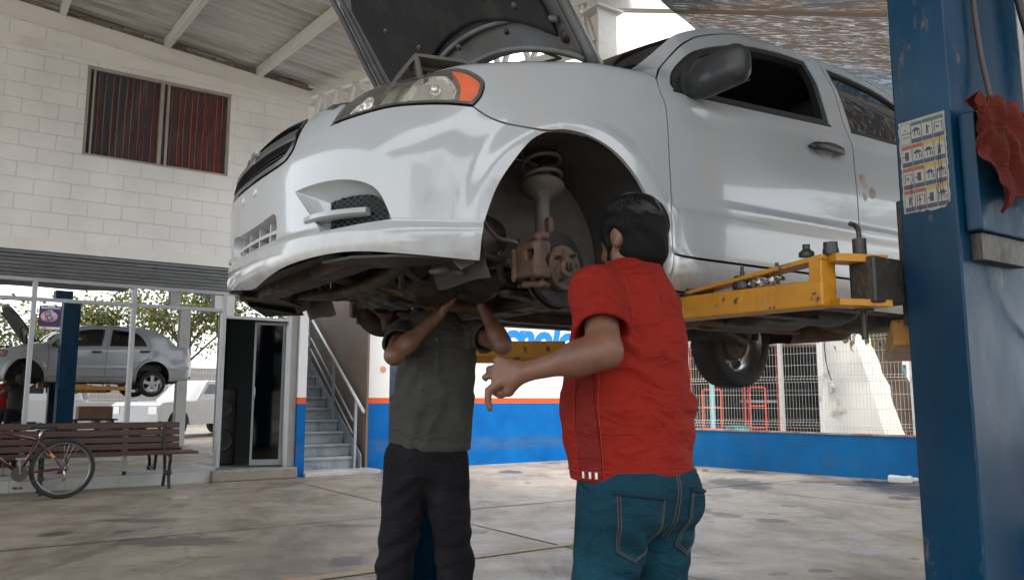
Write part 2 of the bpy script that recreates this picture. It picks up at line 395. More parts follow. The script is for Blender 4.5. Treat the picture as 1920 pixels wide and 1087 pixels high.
def concrete_floor():
    m=bpy.data.materials.new('stained concrete'); m.use_nodes=True; nt=m.node_tree; L=nt.links.new; b=nt.nodes['Principled BSDF']
    tc=nd(nt,'ShaderNodeTexCoord'); P=tc.outputs['Object']
    def noi(sc,det=6,ro=.6,st=(1,1,1),off=0,out=0,dist=0):
        mp=nd(nt,'ShaderNodeMapping'); mp.inputs['Scale'].default_value=st; mp.inputs['Location'].default_value=(off,off*.6,0); mp.inputs['Rotation'].default_value=(0,0,FR if st!=(1,1,1) else 0); L(P,mp.inputs[0])
        n=nd(nt,'ShaderNodeTexNoise'); n.inputs['Scale'].default_value=sc; n.inputs['Detail'].default_value=det; n.inputs['Roughness'].default_value=ro; n.inputs['Distortion'].default_value=dist; L(mp.outputs[0],n.inputs[0]); return n.outputs[out]
    def rng(x,a,b_,c=0,d=1):
        r=nd(nt,'ShaderNodeMapRange'); r.inputs[1].default_value=a; r.inputs[2].default_value=b_; r.inputs[3].default_value=c; r.inputs[4].default_value=d; L(x,r.inputs[0]); return r.outputs[0]
    def mix(f,a,c):
        x=nd(nt,'ShaderNodeMix',data_type='RGBA')
        L(f,x.inputs[0])
        if isinstance(a,tuple): x.inputs[6].default_value=(*a,1)
        else: L(a,x.inputs[6])
        if isinstance(c,tuple): x.inputs[7].default_value=(*c,1)
        else: L(c,x.inputs[7])
        return x.outputs[2]
    c=mix(rng(noi(.35,5,.6),.3,.7),(.175,.138,.103),(.26,.216,.168))
    c=mix(rng(noi(2.2,9,.7,dist=.6),.35,.68,0,.75),c,(.36,.315,.26))
    c=mix(rng(noi(1.1,9,.72,(1,.35,1),7,dist=.4),.49,.66,0,.9),c,(.105,.076,.055))
    c=mix(rng(noi(3.4,7,.7,(.35,1.6,1),23,dist=1),.56,.68,0,.8),c,(.09,.07,.055))
    c=mix(rng(noi(45,6,.8,off=3),.52,.75,0,.35),c,(.12,.10,.08))
    # small dark oil drips
    v=nd(nt,'ShaderNodeTexVoronoi'); v.inputs['Scale'].default_value=1.5; v.inputs['Randomness'].default_value=1
    mp=nd(nt,'ShaderNodeMapping'); mp.inputs['Scale'].default_value=(1,1,1); L(P,mp.inputs[0])
    dn=nd(nt,'ShaderNodeVectorMath',operation='ADD'); L(mp.outputs[0],dn.inputs[0]); sc=nd(nt,'ShaderNodeVectorMath',operation='SCALE'); sc.inputs['Scale'].default_value=.22; L(noi(3,3,.5,out=1),sc.inputs[0]); L(sc.outputs[0],dn.inputs[1]); L(dn.outputs[0],v.inputs[0])
    drip=rng(v.outputs[0],.085,.10,1,0)
    c=mix(drip,c,(.10,.08,.065))
    # hairline cracks
    v2=nd(nt,'ShaderNodeTexVoronoi',feature='DISTANCE_TO_EDGE'); v2.inputs['Scale'].default_value=.33
    d2=nd(nt,'ShaderNodeVectorMath',operation='ADD'); L(P,d2.inputs[0]); s2=nd(nt,'ShaderNodeVectorMath',operation='SCALE'); s2.inputs['Scale'].default_value=.5; L(noi(1.6,8,.7,out=1),s2.inputs[0]); L(s2.outputs[0],d2.inputs[1]); L(d2.outputs[0],v2.inputs[0])
    ck=rng(v2.outputs[0],.0,.0035,1,0); gate=rng(noi(.4,2,.5,off=31),.5,.56)
    mm=nd(nt,'ShaderNodeMath',operation='MULTIPLY'); L(ck,mm.inputs[0]); L(gate,mm.inputs[1])
    c=mix(mm.outputs[0],c,(.09,.075,.06))
    # spills soaked into the slab: (x,y,half length,half width,turn,strength, wet)
    SP=[(3.04,11.01,0.311,0.659,0,0.92,0),(3.66,12.8,0.149,0.247,0,0.8,0),(4.9,10.36,0.326,0.971,0,0.93,0),(4.96,11.08,0.221,0.296,0,0.85,0),(4.44,9.41,0.14,0.16,0,0.9,0),(1.87,8.33,0.138,0.188,0,0.75,0),(2.06,8.03,0.112,0.155,0,0.92,0),(-0.02,12.8,0.149,0.247,0,0.85,0),(4.15,11.23,0.224,0.152,0,0.7,0),(4.46,10.88,0.144,0.107,0,0.8,0),(3.16,10.48,0.104,0.133,0,0.8,0),(-1.16,5.75,0.105,0.15,0,0.85,0),(-1.02,5.79,0.058,0.121,0,0.5,1),(2.87,6.84,0.113,0.085,0,0.35,1),(2.66,6.17,0.184,0.115,0,0.45,1),(-3.85,9.46,0.094,0.135,0,0.4,1),(-3.81,6.92,0.103,0.116,0,0.8,0),(-3.45,7.68,0.28,0.124,0,0.7,0),(-2.65,6.56,0.414,0.182,0,0.65,0),(-3.29,7.06,0.07,0.075,0,0.7,0),(2.4,7.68,0.127,0.124,0,0.85,0),(2.0,5.45,0.072,0.054,0,0.9,0),(-0.3,7.06,0.082,0.12,0,0.8,0),(-1.47,7.35,0.207,0.082,0,0.7,0),(2.92,8.7,0.064,0.091,0,0.8,0),(-3.07,5.99,0.06,0.648,0,0.35,0)]
    nz=noi(5.5,5,.6,off=41); wetm=None
    for (x,y,a,b2,rot,st_,wet) in SP:
        mp=nd(nt,'ShaderNodeMapping',vector_type='TEXTURE'); mp.inputs['Location'].default_value=(x,y,0); mp.inputs['Rotation'].default_value=(0,0,rot); mp.inputs['Scale'].default_value=(a,b2,1); L(P,mp.inputs[0])
        ln=nd(nt,'ShaderNodeVectorMath',operation='LENGTH'); L(mp.outputs[0],ln.inputs[0])
        ad=nd(nt,'ShaderNodeMath',operation='MULTIPLY_ADD'); L(nz,ad.inputs[0]); ad.inputs[1].default_value=2.6; L(ln.outputs[1],ad.inputs[2])
        k=rng(ad.outputs[0],2.30,2.60,st_,0); c=mix(k,c,(.14,.115,.095) if wet else (.045,.036,.030))
        if wet: wetm=k if wetm is None else (lambda m:(L(wetm,m.inputs[0]),L(k,m.inputs[1]),m.outputs[0])[-1])(nd(nt,'ShaderNodeMath',operation='MAXIMUM'))
    L(c,b.inputs['Base Color'])
    ro=rng(noi(1.3,6,.6,off=11),.35,.7,.34,.72); w2=rng(wetm,.1,.35,1,.05); rm=nd(nt,'ShaderNodeMath',operation='MULTIPLY'); L(ro,rm.inputs[0]); L(w2,rm.inputs[1]); L(rm.outputs[0],b.inputs['Roughness'])
    bp=nd(nt,'ShaderNodeBump'); bp.inputs['Strength'].default_value=.35; bp.inputs['Distance'].default_value=.01; L(noi(18,8,.75),bp.inputs['Height']); L(bp.outputs[0],b.inputs['Normal'])
    return m
bm=new(); quad(bm,[(-150,-150,0),(150,-150,0),(150,150,0),(-150,150,0)])
fl=obj('ground',bm,concrete_floor()); fl['kind']='structure'
# joints sawn in the slab, painted line
bm=new()
def strip(bm,a,b,w,z):
    a=Vector((*a,z)); b=Vector((*b,z)); d=(b-a).normalized(); n=Vector((-d.y,d.x,0))*w/2
    k=max(1,int((b-a).length/.25)); 
    for i in range(k):
        p=a+(b-a)*i/k; q=a+(b-a)*(i+1)/k; w1=1+.5*math.sin(i*12.9898)*.6; quad(bm,[p-n*w1,q-n*w1,q+n*w1,p+n*w1])
def bs(s,d): v=B2W(s,d); return (v.x,v.y)
strip(bm,bs(-4,7.2),bs(12,7.2),.018,.004); strip(bm,bs(3.9,-3),bs(3.9,11.5),.014,.004); strip(bm,bs(8.2,-3),bs(8.2,11.9),.014,.0045)
jo=obj('floor_joints',bm,mat('joint dirt',(.05,.042,.035),.9)); jo['kind']='structure'
bm=new()
strip(bm,(-2.3,4.46),(.75,6.61),.10,.006)
pl=obj('painted_line',bm,mat('worn yellow paint',(.48,.25,.09),.7,var=.2,vs=9,dirt=(.30,.25,.19),ds=9,dth=(.40,.58))); pl['kind']='structure'
# ---------------------------------------------------------------- block wall over the shop
def block_mat():
    m=bpy.data.materials.new('painted block'); m.use_nodes=True; nt=m.node_tree; L=nt.links.new; b=nt.nodes['Principled BSDF']
    tc=nd(nt,'ShaderNodeTexCoord'); 
    # brick texture reads x,y: feed (x,z)
    sx=nd(nt,'ShaderNodeSeparateXYZ'); L(tc.outputs['Object'],sx.inputs[0]); cx=nd(nt,'ShaderNodeCombineXYZ'); L(sx.outputs[0],cx.inputs[0]); L(sx.outputs[2],cx.inputs[1])
    nz=nd(nt,'ShaderNodeTexNoise'); nz.inputs['Scale'].default_value=6; nz.inputs['Detail'].default_value=4; L(tc.outputs['Object'],nz.inputs[0])
    s=nd(nt,'ShaderNodeVectorMath',operation='SCALE'); s.inputs['Scale'].default_value=.02; L(nz.outputs[1],s.inputs[0]); a=nd(nt,'ShaderNodeVectorMath',operation='ADD'); L(cx.outputs[0],a.inputs[0]); L(s.outputs[0],a.inputs[1])
    br=nd(nt,'ShaderNodeTexBrick'); br.inputs['Scale'].default_value=1; br.inputs['Brick Width'].default_value=.41; br.inputs['Row Height'].default_value=.205; br.inputs['Mortar Size'].default_value=.007; br.inputs['Mortar Smooth'].default_value=.6
    br.inputs['Color1'].default_value=(.82,.82,.81,1); br.inputs['Color2'].default_value=(.80,.80,.79,1); br.inputs['Mortar'].default_value=(.72,.715,.70,1); L(a.outputs[0],br.inputs[0])
    n2=nd(nt,'ShaderNodeTexNoise'); n2.inputs['Scale'].default_value=1.2; n2.inputs['Detail'].default_value=7; L(tc.outputs['Object'],n2.inputs[0])
    r=nd(nt,'ShaderNodeMapRange'); r.inputs[1].default_value=.35; r.inputs[2].default_value=.7; r.inputs[3].default_value=1.03; r.inputs[4].default_value=.87; L(n2.outputs[0],r.inputs[0])
    v=nd(nt,'ShaderNodeVectorMath',operation='SCALE'); L(br.outputs[0],v.inputs[0]); L(r.outputs[0],v.inputs['Scale']); L(v.outputs[0],b.inputs['Base Color'])
    b.inputs['Roughness'].default_value=.75
    bp=nd(nt,'ShaderNodeBump'); bp.inputs['Strength'].default_value=.8; bp.inputs['Distance'].default_value=.006; bp.invert=True; L(br.outputs['Fac'],bp.inputs['Height'])
    n3=nd(nt,'ShaderNodeTexNoise'); n3.inputs['Scale'].default_value=60; n3.inputs['Detail'].default_value=5; L(tc.outputs['Object'],n3.inputs[0])
    bp2=nd(nt,'ShaderNodeBump'); bp2.inputs['Strength'].default_value=.3; bp2.inputs['Distance'].default_value=.004; L(n3.outputs[0],bp2.inputs['Height']); L(bp.outputs[0],bp2.inputs['Normal']); L(bp2.outputs[0],b.inputs['Normal'])
    return m
MB=block_mat(); plaster=mat('white plaster',(.78,.775,.75),.8,0,var=.05,vs=1.5,bump=.25,bs=25,dirt=(.5,.47,.43),ds=1.2,dth=(.55,.85))
D0=11.62
bw=bthing('shop_building','white painted block shop front with glass panels below and a curtained window above','building',0,D0)
def zr(s,d): return 6.16-.0888*(s-.07)+.1*(d-11.62)      # underside of the sloping roof deck
WS0,WS1,WZ0,WZ1=1.11,2.985,4.30,5.535
bm=new()
def wallp(bm,s0,s1,z0,z1,y0=.0,y1=.22): box(bm,s0,s1,y0,y1,z0,z1)
wallp(bm,-6,WS0,3.04,6.6); wallp(bm,WS1,4.13,3.04,5.95); wallp(bm,WS0,WS1,3.04,WZ0,.0,.22)
wallp(bm,WS0,WS1,WZ1,6.2,.0,.22)
obj('wall',bm,MB,bw)
bm=new(); box(bm,-6,4.13,-.018,-.001,2.97,3.125); box(bm,-6,4.135,-.012,-.001,5.60,5.74)
# sloping ring beam
for (a,b_,y0,y1,zt,zb) in ((-6,4.13,-.16,-.013,0,-.175),):
    vs=[]
    for s in(a,b_):
        zz=6.14-.0888*(s-.07)
        for y in(y0,y1):
            for q in(zb,zt): vs.append(bm.verts.new((s,y,zz+q)))
    for f in((0,1,3,2),(4,6,7,5),(0,4,5,1),(2,3,7,6),(0,2,6,4),(1,5,7,3)): bm.faces.new([vs[i] for i in f])
box(bm,-.07,.02,-.03,-.019,3.125,5.6)
obj('beam',bm,plaster,bw)
# rough dark gap above the ring beam
bm=new()
for i in range(60):
    s=-4+i*.137; z=6.14-.0888*(s-.07); h=.05+.05*random.random()
    box(bm,s,s+.125+.03*random.random(),-.10-.03*random.random(),-.0,z-.02,z+h)
obj('mortar_rubble',bm,mat('old mortar',(.26,.22,.18),.95,var=.3,vs=9,bump=.6),bw)
# upper window with curtains
wn=obj('window',(lambda b:(box(b,WS0,WS0+.04,.03,.09,WZ0,WZ1),box(b,WS1-.04,WS1,.03,.09,WZ0,WZ1),box(b,WS0+.04,WS1-.04,.03,.09,WZ1-.04,WZ1),box(b,WS0+.04,WS1-.04,.03,.09,WZ0,WZ0+.035),
   box(b,2.03,2.075,.02,.08,WZ0+.035,WZ1-.04),box(b,2.12,2.155,.035,.075,WZ0+.035,WZ1-.04),box(b,1.19,1.215,.035,.075,WZ0+.035,WZ1-.04),b)[-1])(new()),mat('aged bronze frame',(.42,.38,.34),.5,.3,var=.1),bw)
bm=new(); quad(bm,[(WS0+.04,.06,WZ0+.03),(WS1-.04,.06,WZ0+.03),(WS1-.04,.06,WZ1-.04),(WS0+.04,.06,WZ1-.04)]); obj('pane',bm,thin_glass('dusty pane',(.85,.85,.86),.06,.05),wn)
def curtain(s0,s1,seed):
    rnd=random.Random(seed); bm=new(); n=150; cols=[]
    for i in range(n+1):
        t=i/n; s=s0+(s1-s0)*t; y=.16+.022*math.sin(t*58+seed)+.012*math.sin(t*131+2*seed)
        cols.append([bm.verts.new((s+.01*math.sin(z*5+i*.3),y*(1+.1*math.sin(z*3)),z)) for z in [WZ0-.02+(WZ1-WZ0)*k/6 for k in range(7)]])
    for A,B in zip(cols,cols[1:]):
        for k in range(6): bm.faces.new((A[k],B[k],B[k+1],A[k+1]))
    return bm
def curtain_mat():
    m=mat('striped curtain',(.10,.095,.10),.9); nt=m.node_tree; L=nt.links.new; b=nt.nodes['Principled BSDF']
    tc=nd(nt,'ShaderNodeTexCoord'); sx=nd(nt,'ShaderNodeSeparateXYZ'); L(tc.outputs['Object'],sx.inputs[0])
    w=nd(nt,'ShaderNodeMath',operation='MULTIPLY'); w.inputs[1].default_value=5.8; L(sx.outputs[0],w.inputs[0]); f=nd(nt,'ShaderNodeMath',operation='FRACT'); L(w.outputs[0],f.inputs[0])
    cr=nd(nt,'ShaderNodeValToRGB'); L(f.outputs[0],cr.inputs[0]); e=cr.color_ramp; e.interpolation='CONSTANT'
    e.elements[0].position=0; e.elements[0].color=(.15,.14,.16,1); e.elements[1].position=.36; e.elements[1].color=(.60,.58,.58,1)
    for p,c in((.42,(.32,.07,.05,1)),(.62,(.12,.10,.11,1)),(.80,(.62,.60,.60,1)),(.86,(.15,.14,.16,1))): q=e.elements.new(p); q.color=c
    # more red toward the right side
    mr=nd(nt,'ShaderNodeMapRange'); mr.inputs[1].default_value=1.5; mr.inputs[2].default_value=2.7; L(sx.outputs[0],mr.inputs[0])
    mx=nd(nt,'ShaderNodeMix',data_type='RGBA',blend_type='MULTIPLY'); L(mr.outputs[0],mx.inputs[0]); L(cr.outputs[0],mx.inputs[6]); mx.inputs[7].default_value=(1.9,.62,.6,1)
    L(mx.outputs[2],b.inputs['Base Color']); return m
CM=curtain_mat(); obj('curtain',curtain(1.2,2.08,1),CM,wn,True); obj('curtain',curtain(2.12,2.95,3),CM,wn,True)
bm=new(); box(bm,WS0-.05,WS1+.05,.24,.3,WZ0-.1,WZ1+.1); obj('window_backing',bm,MA['room'],wn)
# roller shutter, drawn up: curved slats stepping into its box
bm=new()
n=7
for i in range(n):
    z1=2.955-i*.047; y0=-.02-.012*i if i<3 else -.045
    pts=[(-6+.0,y0,z1)]
    prof=[]
    for k in range(7): a=math.pi*k/6; prof.append((y0-.022*math.sin(a),z1-.045*k/6))
    for (ya,za),(yb,zb) in zip(prof,prof[1:]): quad(bm,[(-6,ya,za),(3.98,ya,za),(3.98,yb,zb),(-6,yb,zb)])
box(bm,-6,3.98,-.0,.2,2.63,2.969)
obj('roller_shutter',bm,MA['galv'],bw,True)
# glazing: frames, panes, plinth
HZ=2.63; SILL=.15
bm=new()
box(bm,-6,3.98,-.03,.05,2.58,2.628)
verts=[-3.85,-2.71,-1.57,-.43,.71,1.86,3.03]
for s in verts: box(bm,s-.024,s+.024,-.032,.05,.20 if s<3 else .19,2.58)
for a,b_ in zip(verts,verts[1:]): box(bm,a+.024,b_-.024,-.028,.048,2.335,2.38); box(bm,a+.024,b_-.024,-.028,.048,SILL,.195)
box(bm,3.055,3.95,-.028,.048,2.25,2.29); box(bm,3.95,4.0,-.03,.05,.14,2.58)
obj('window_frame',bm,MA['alu'],bw)
G=thin_glass('mirror film glass',(.20,.25,.26),.62,.0)
TW=math.tan(R(1.9))
def pane(s0,s1,z0,z1,tw=TW):
    bm=new(); c=.01; h=(s1-s0)/2*tw
    quad(bm,[(s0,c-h,z0),(s1,c+h,z0),(s1,c+h,z1),(s0,c-h,z1)]); return obj('pane',bm,G,bw)
for i,(a,b_) in enumerate(zip(verts,verts[1:])):
    pane(a+.02,b_-.02,.19,2.34,TW+(0,.001,-.002,.0,.001,-.001)[i]); pane(a+.02,b_-.02,2.375,2.585,TW+.012)
pane(3.05,3.96,2.285,2.585)
bm=new()
s=-6
while s<2.9:
    box(bm,s,min(s+.597,2.93),-.06,.05,0.0,.148); s+=.6
obj('plinth',bm,MA['tile'],bw)
bm=new(); box(bm,2.935,4.12,-.16,.3,0,.155); o=obj('door_step',bm,MA['conc'],bw); bevel(o,.02)
# room behind
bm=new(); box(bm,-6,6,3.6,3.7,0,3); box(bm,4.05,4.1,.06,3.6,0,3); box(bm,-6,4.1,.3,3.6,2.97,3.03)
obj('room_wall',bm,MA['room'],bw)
bm=new(); quad(bm,[(-6,.0,.158),(4.05,.0,.158),(4.05,3.6,.158),(-6,3.6,.158)]); obj('room_floor',bm,mat('room floor tile',(.35,.36,.36),.3,var=.1),bw)
# open door leaf
dl=obj('door',(lambda b:(box(b,0,.03,0,.04,0,2.06),box(b,.40,.44,0,.04,0,2.06),box(b,.03,.40,0,.04,2.02,2.06),box(b,.03,.40,0,.04,0,.08),b)[-1])(new()),mat('dull door frame',(.26,.27,.28),.5,.4,var=.1),bw)
dl.location=(3.53,.20,.18); dl.rotation_euler=(0,0,R(-14))
bm=new(); quad(bm,[(.03,.02,.08),(.40,.02,.08),(.40,.02,2.02),(.03,.02,2.02)]); obj('pane',bm,thin_glass('dark tinted pane',(.03,.035,.035),.0,.04),dl)
bm=new(); tube(bm,[(.03,-.005,.95),(.03,-.05,.97),(.03,-.06,1.03),(.03,-.05,1.09),(.03,-.005,1.11)],.009,8); obj('handle',bm,MA['alu'],dl,True)
# loudspeaker inside the doorway
sp=bthing('loudspeaker','tall black loudspeaker standing just inside the open shop doorway','speaker',3.27,12.35,.158)
bm=new(); prism(bm,[(-.2,-.0),(.2,-.0),(.26,.3),(.2,.42),(-.2,.42),(-.26,.3)],0,1.12); o=obj('cabinet',bm,MA['blackp'],sp); bevel(o,.03,3)
for z,r in((.36,.17),(.82,.15)):
    bm=new(); lathe(bm,[(r,0),(r-.01,.015),(r-.03,.012),(r*.5,-.01),(r*.3,-.005),(0,.02)],axisM((0,-.003,z),(0,-1,0)),28); obj('driver',bm,mat('cone',(.03,.03,.032),.35),sp,True)
# poster on the glass
pm=mat('poster print',(.05,.04,.12),.4,var=.3,vs=10)
po=bthing('poster','small dark blue and pink poster taped high on the shop glass','poster',.775,11.57,1.98)
def flat(name,parent,x0,x1,z0,z1,m,y=0.,t=.0015):
    bm=new(); box(bm,x0,x1,y,y+t,z0,z1); return obj(name,bm,m,parent)
PW,PH=.235,.30
flat('sheet',po,0,PW,0,PH,pm,0,.002)
flat('footer',po,0.001,PW-.001,0.001,.035,mat('poster white',(.7,.7,.7),.5),-.002)
bm=new(); lathe(bm,[(.0,0),(.095,0)],axisM((.105,-.0022,.165),(0,-1,0)),28); 
for v in bm.verts: v.co.z=.165+(v.co.z-.165)*.72
obj('glow_print',bm,mat('poster pink',(.62,.45,.60),.5,var=.3,vs=14,dirt=(.55,.1,.25),ds=9,dth=(.45,.6)),po)
bm=new(); M=Matrix.Translation((.10,-.0035,.17))@Matrix.Rotation(R(-28),4,'Y'); box(bm,-.03,.03,0,.001,-.055,.055,M); obj('gadget_print',bm,mat('print dark',(.04,.04,.045),.4),po)
bm=new(); M=Matrix.Translation((.10,-.0048,.17))@Matrix.Rotation(R(-28),4,'Y'); box(bm,-.022,.022,0,.001,.01,.045,M); box(bm,-.02,.02,0,.001,-.045,.0,M); obj('gadget_screen',bm,mat('print screen',(.38,.45,.42),.4),po)
me=text_mesh('Electrónicos',.042,.0012,0,.0005); o=link('lettering',me,mat('poster ink white',(.8,.8,.85),.5),po); o.rotation_euler=(R(90),0,0); o.location=(.012,-.002,.262)
me=text_mesh('y más',.026,.0006,0,.0005); o=link('lettering',me,bpy.data.materials['poster ink white'],po); o.rotation_euler=(R(90),0,0); o.location=(.085,-.002,.234)
flat('red_mark',po,.04,.09,.010,.024,mat('print red',(.6,.1,.08),.5),-.004)
flat('tape',po,.085,.16,.285,.312,mat('tape',(.8,.85,.85),.3),-.003)
# ---------------------------------------------------------------- pilaster, stair, centre wall
def banded(name):
    m=mat(name,(.7,.7,.7),.6); nt=m.node_tree; L=nt.links.new; b=nt.nodes['Principled BSDF']
    tc=nd(nt,'ShaderNodeTexCoord'); sx=nd(nt,'ShaderNodeSeparateXYZ'); L(tc.outputs['Object'],sx.inputs[0])
    nz=nd(nt,'ShaderNodeTexNoise'); nz.inputs['Scale'].default_value=3; nz.inputs['Detail'].default_value=6; L(tc.outputs['Object'],nz.inputs[0])
    def gt(v): 
        x=nd(nt,'ShaderNodeMath',operation='GREATER_THAN'); x.inputs[1].default_value=v; L(sx.outputs[2],x.inputs[0]); return x.outputs[0]
    def mix(f,a,c):
        x=nd(nt,'ShaderNodeMix',data_type='RGBA'); L(f,x.inputs[0])
        for k,v in((6,a),(7,c)):
            if isinstance(v,tuple): x.inputs[k].default_value=(*v,1)
            else: L(v,x.inputs[k])
        return x.outputs[2]
    # grimy tide mark in the blue
    ab=nd(nt,'ShaderNodeMath',operation='SUBTRACT'); ab.inputs[1].default_value=.36; L(sx.outputs[2],ab.inputs[0]); ab2=nd(nt,'ShaderNodeMath',operation='ABSOLUTE'); L(ab.outputs[0],ab2.inputs[0])
    r=nd(nt,'ShaderNodeMapRange'); r.inputs[1].default_value=0; r.inputs[2].default_value=.16; r.inputs[3].default_value=1; r.inputs[4].default_value=0; L(ab2.outputs[0],r.inputs[0])
    n4=nd(nt,'ShaderNodeTexNoise'); n4.inputs['Scale'].default_value=5; n4.inputs['Detail'].default_value=9; n4.inputs['Roughness'].default_value=.75; mp=nd(nt,'ShaderNodeMapping'); mp.inputs['Scale'].default_value=(.6,1,4); L(tc.outputs['Object'],mp.inputs[0]); L(mp.outputs[0],n4.inputs[0])
    r4=nd(nt,'ShaderNodeMapRange'); r4.inputs[1].default_value=.42; r4.inputs[2].default_value=.65; L(n4.outputs[0],r4.inputs[0])
    mu=nd(nt,'ShaderNodeMath',operation='MULTIPLY'); L(r.outputs[0],mu.inputs[0]); L(r4.outputs[0],mu.inputs[1])
    rb=nd(nt,'ShaderNodeMapRange'); rb.inputs[1].default_value=.3; rb.inputs[2].default_value=.7; L(nz.outputs[0],rb.inputs[0])
    blue=mix(rb.outputs[0],(.001,.095,.33),(.002,.135,.43)); b.inputs['Specular IOR Level'].default_value=.15; blue=mix(mu.outputs[0],blue,(.09,.12,.13))
    c=mix(gt(1.055),blue,(.72,.10,.03)); c=mix(gt(1.145),c,(.74,.74,.74)); L(c,b.inputs['Base Color'])
    bp=nd(nt,'ShaderNodeBump'); bp.inputs['Strength'].default_value=.25; bp.inputs['Distance'].default_value=.01; L(nz.outputs[0],bp.inputs['Height']); L(bp.outputs[0],b.inputs['Normal']); return m
BD=banded('banded wall paint')
ps=bthing('pilaster','narrow wall end painted white over orange and blue beside the stairs','wall',4.16,D0-.02); bm=new(); box(bm,-.03,.10,0,.5,0,5.6); obj('pier',bm,BD,ps)
bm=new(); box(bm,-.16,-.035,.05,.5,.0,5.5); obj('reveal',bm,mat('grey reveal',(.33,.32,.30),.7,var=.1),ps)
cw=bthing('centre_wall','long wall painted white above an orange line and blue below','wall',5.42,12.02)
bm=new(); box(bm,0,4.32,0,.2,0,4.2); obj('wall',bm,BD,cw)
for (t,sz,s,z,col,sh,bo) in (('Tecnología',.74,1.78,2.00,(.005,.19,.72),.22,.036),('Automotriz',.16,2.78,1.655,(.05,.05,.055),.0,.003)):
    me=text_mesh(t,sz,bo,sh,.003); o=link('lettering',me,mat('sign paint '+t[:4],col,.5),cw); o.rotation_euler=(R(90),0,0); o.location=(s,-.004,z)
me=text_mesh('o',.16,.0,0,.003)
bm=new(); lathe(bm,[(0,0),(.055,0)],axisM((.27,-.004,1.60),(0,-1,0)),20); o=obj('painted_mark',bm,mat('orange mark',(.62,.28,.16),.6),cw)
# stairwell side wall and stairs
sw=bthing('stairwell_wall','brown plaster wall rising along the right side of the stairs','wall',5.38,11.95); bm=new(); box(bm,-.0,.036,0,3.6,0,4.6); box(bm,-1.2,-.0,3.6,3.7,0,4.6); obj('wall',bm,MA['brownw'],sw)
stt=bthing('staircase','grey steel staircase with a tubular handrail beside the shop door','stairs',4.28,12.0)
ld=bthing('stair_landing_slab','low tiled slab at the foot of the grey stairs','step',4.25,11.55); bm=new(); box(bm,0,1.19,-.05,.45,0,.06); o=obj('slab',bm,MA['tile'],ld); bevel(o,.006)
RISE,GO=.186,.272; x1=1.0
for i in range(14):
    bm=new(); z=.23+RISE*i; y=.05+GO*i
    box(bm,.0,x1,y-.02,y+GO,z-.035,z); box(bm,.0,x1,y+.02,y+.035,z-RISE,z-.035)
    o=obj('tread',bm,MA['stairp'],stt); bevel(o,.004,1)
bm=new()
for s in(x1+.005,):
    a=[(0,-.03),(GO*14,RISE*14-.03)]
    vs=[(s,-.1,-.12+.10),(s,GO*14,RISE*14+.0),(s,GO*14,RISE*14+.26),(s,-.1,.0+.26)]
    A=[bm.verts.new(v) for v in vs]; B=[bm.verts.new((v[0]+.012,v[1],v[2])) for v in vs]
    bm.faces.new(A); bm.faces.new(B[::-1])
    for k in range(4): bm.faces.new((A[k],A[(k+1)%4],B[(k+1)%4],B[k]))
obj('stringer',bm,MA['railp'],stt)
bm=new(); rl=lambda h:[(x1-.06,-.32,h-.0),(x1-.06,GO*14,h+RISE*14+.25)]
tube(bm,rl(.92),.026,12); 
obj('handrail',bm,mat('pale rail tube',(.52,.55,.56),.35,.3),stt,True)
for h in(.62,.42): 
    bm=new(); a,b_=rl(h); tube(bm,[(a[0],.1,h+.17),b_],.016,8); obj('lower_rail',bm,MA['railp'],stt,True)
for y in(.0,.95,2.1,3.2):
    bm=new(); z=y/GO*RISE; box(bm,x1-.08,x1-.04,y-.02,y+.02,z,z+.92+.2); obj('baluster',bm,MA['railp'],stt)
# ---------------------------------------------------------------- metal roof, purlins, truss, columns
rf=bthing('corrugated_roof','corrugated metal roof over the workshop carried on white purlins','roof',0,0,0)
def rz(s,d,o=0): return zr(s,d)+o
bm=new(); cols=[]
S0,S1,DA,DB=-8.,5.25,-1.6,13.2
nd_=int((DB-DA)/.0125)   # corrugations run along s: wave across d
ys=[DA+(DB-DA)*i/ (74*10) for i in range(74*10+1)]
for y in ys:
    w=.030*math.sin(2*math.pi*(y-DA)/((DB-DA)/74)); cols.append([bm.verts.new((s,y,rz(s,y,.15+w))) for s in(S0,S1)])
for A,B in zip(cols,cols[1:]): bm.faces.new((A[0],A[1],B[1],B[0]))
obj('roof_sheet',bm,mat('grey galvanised sheet',(.60,.60,.59),.45,.35,var=.16,vs=.8,stretch=(.5,3,1),dirt=(.22,.19,.16),ds=1.4,dth=(.5,.8),rv=.1),rf,True)
for s in [.76-1.28*k for k in range(6,-3,-1)]:
    bm=new()
    for (a,b_,h0,h1) in((-.035,.035,-.03,.115),):
        vs=[]
        for y in(DA+.1,DB-1.4):
            for q in(s+a,s+b_):
                for h in(h0,h1): vs.append(bm.verts.new((q,y,rz(q,y,h))))
        for f in((0,1,3,2),(4,6,7,5),(0,4,5,1),(2,3,7,6),(0,2,6,4),(1,5,7,3)): bm.faces.new([vs[i] for i in f])
    obj('purlin',bm,MA['steelw'],rf)
tr=bthing('roof_truss','white lattice truss running from the shop corner to the steel column','truss',0,0,0)
bm=new(); P0=Vector((4.16,11.5,0)); P1=Vector((4.98,5.8,0)); HT=.52
def tp(t,dz): p=P0.lerp(P1,t); return Vector((p.x,p.y,zr(p.x,p.y)-.03+dz))
def bar(bm,a,b_,w,h):
    a=Vector(a); b_=Vector(b_); tube(bm,[a,b_],1,4,prof=[(w/2,h/2),(-w/2,h/2),(-w/2,-h/2),(w/2,-h/2)])
bar(bm,tp(-.02,0),tp(1,0),.09,.10); obj('top_chord',bm,MA['steelw'],tr)
bm=new(); bar(bm,tp(-.02,-HT),tp(1,-HT),.09,.10); obj('bottom_chord',bm,MA['steelw'],tr)
N=12
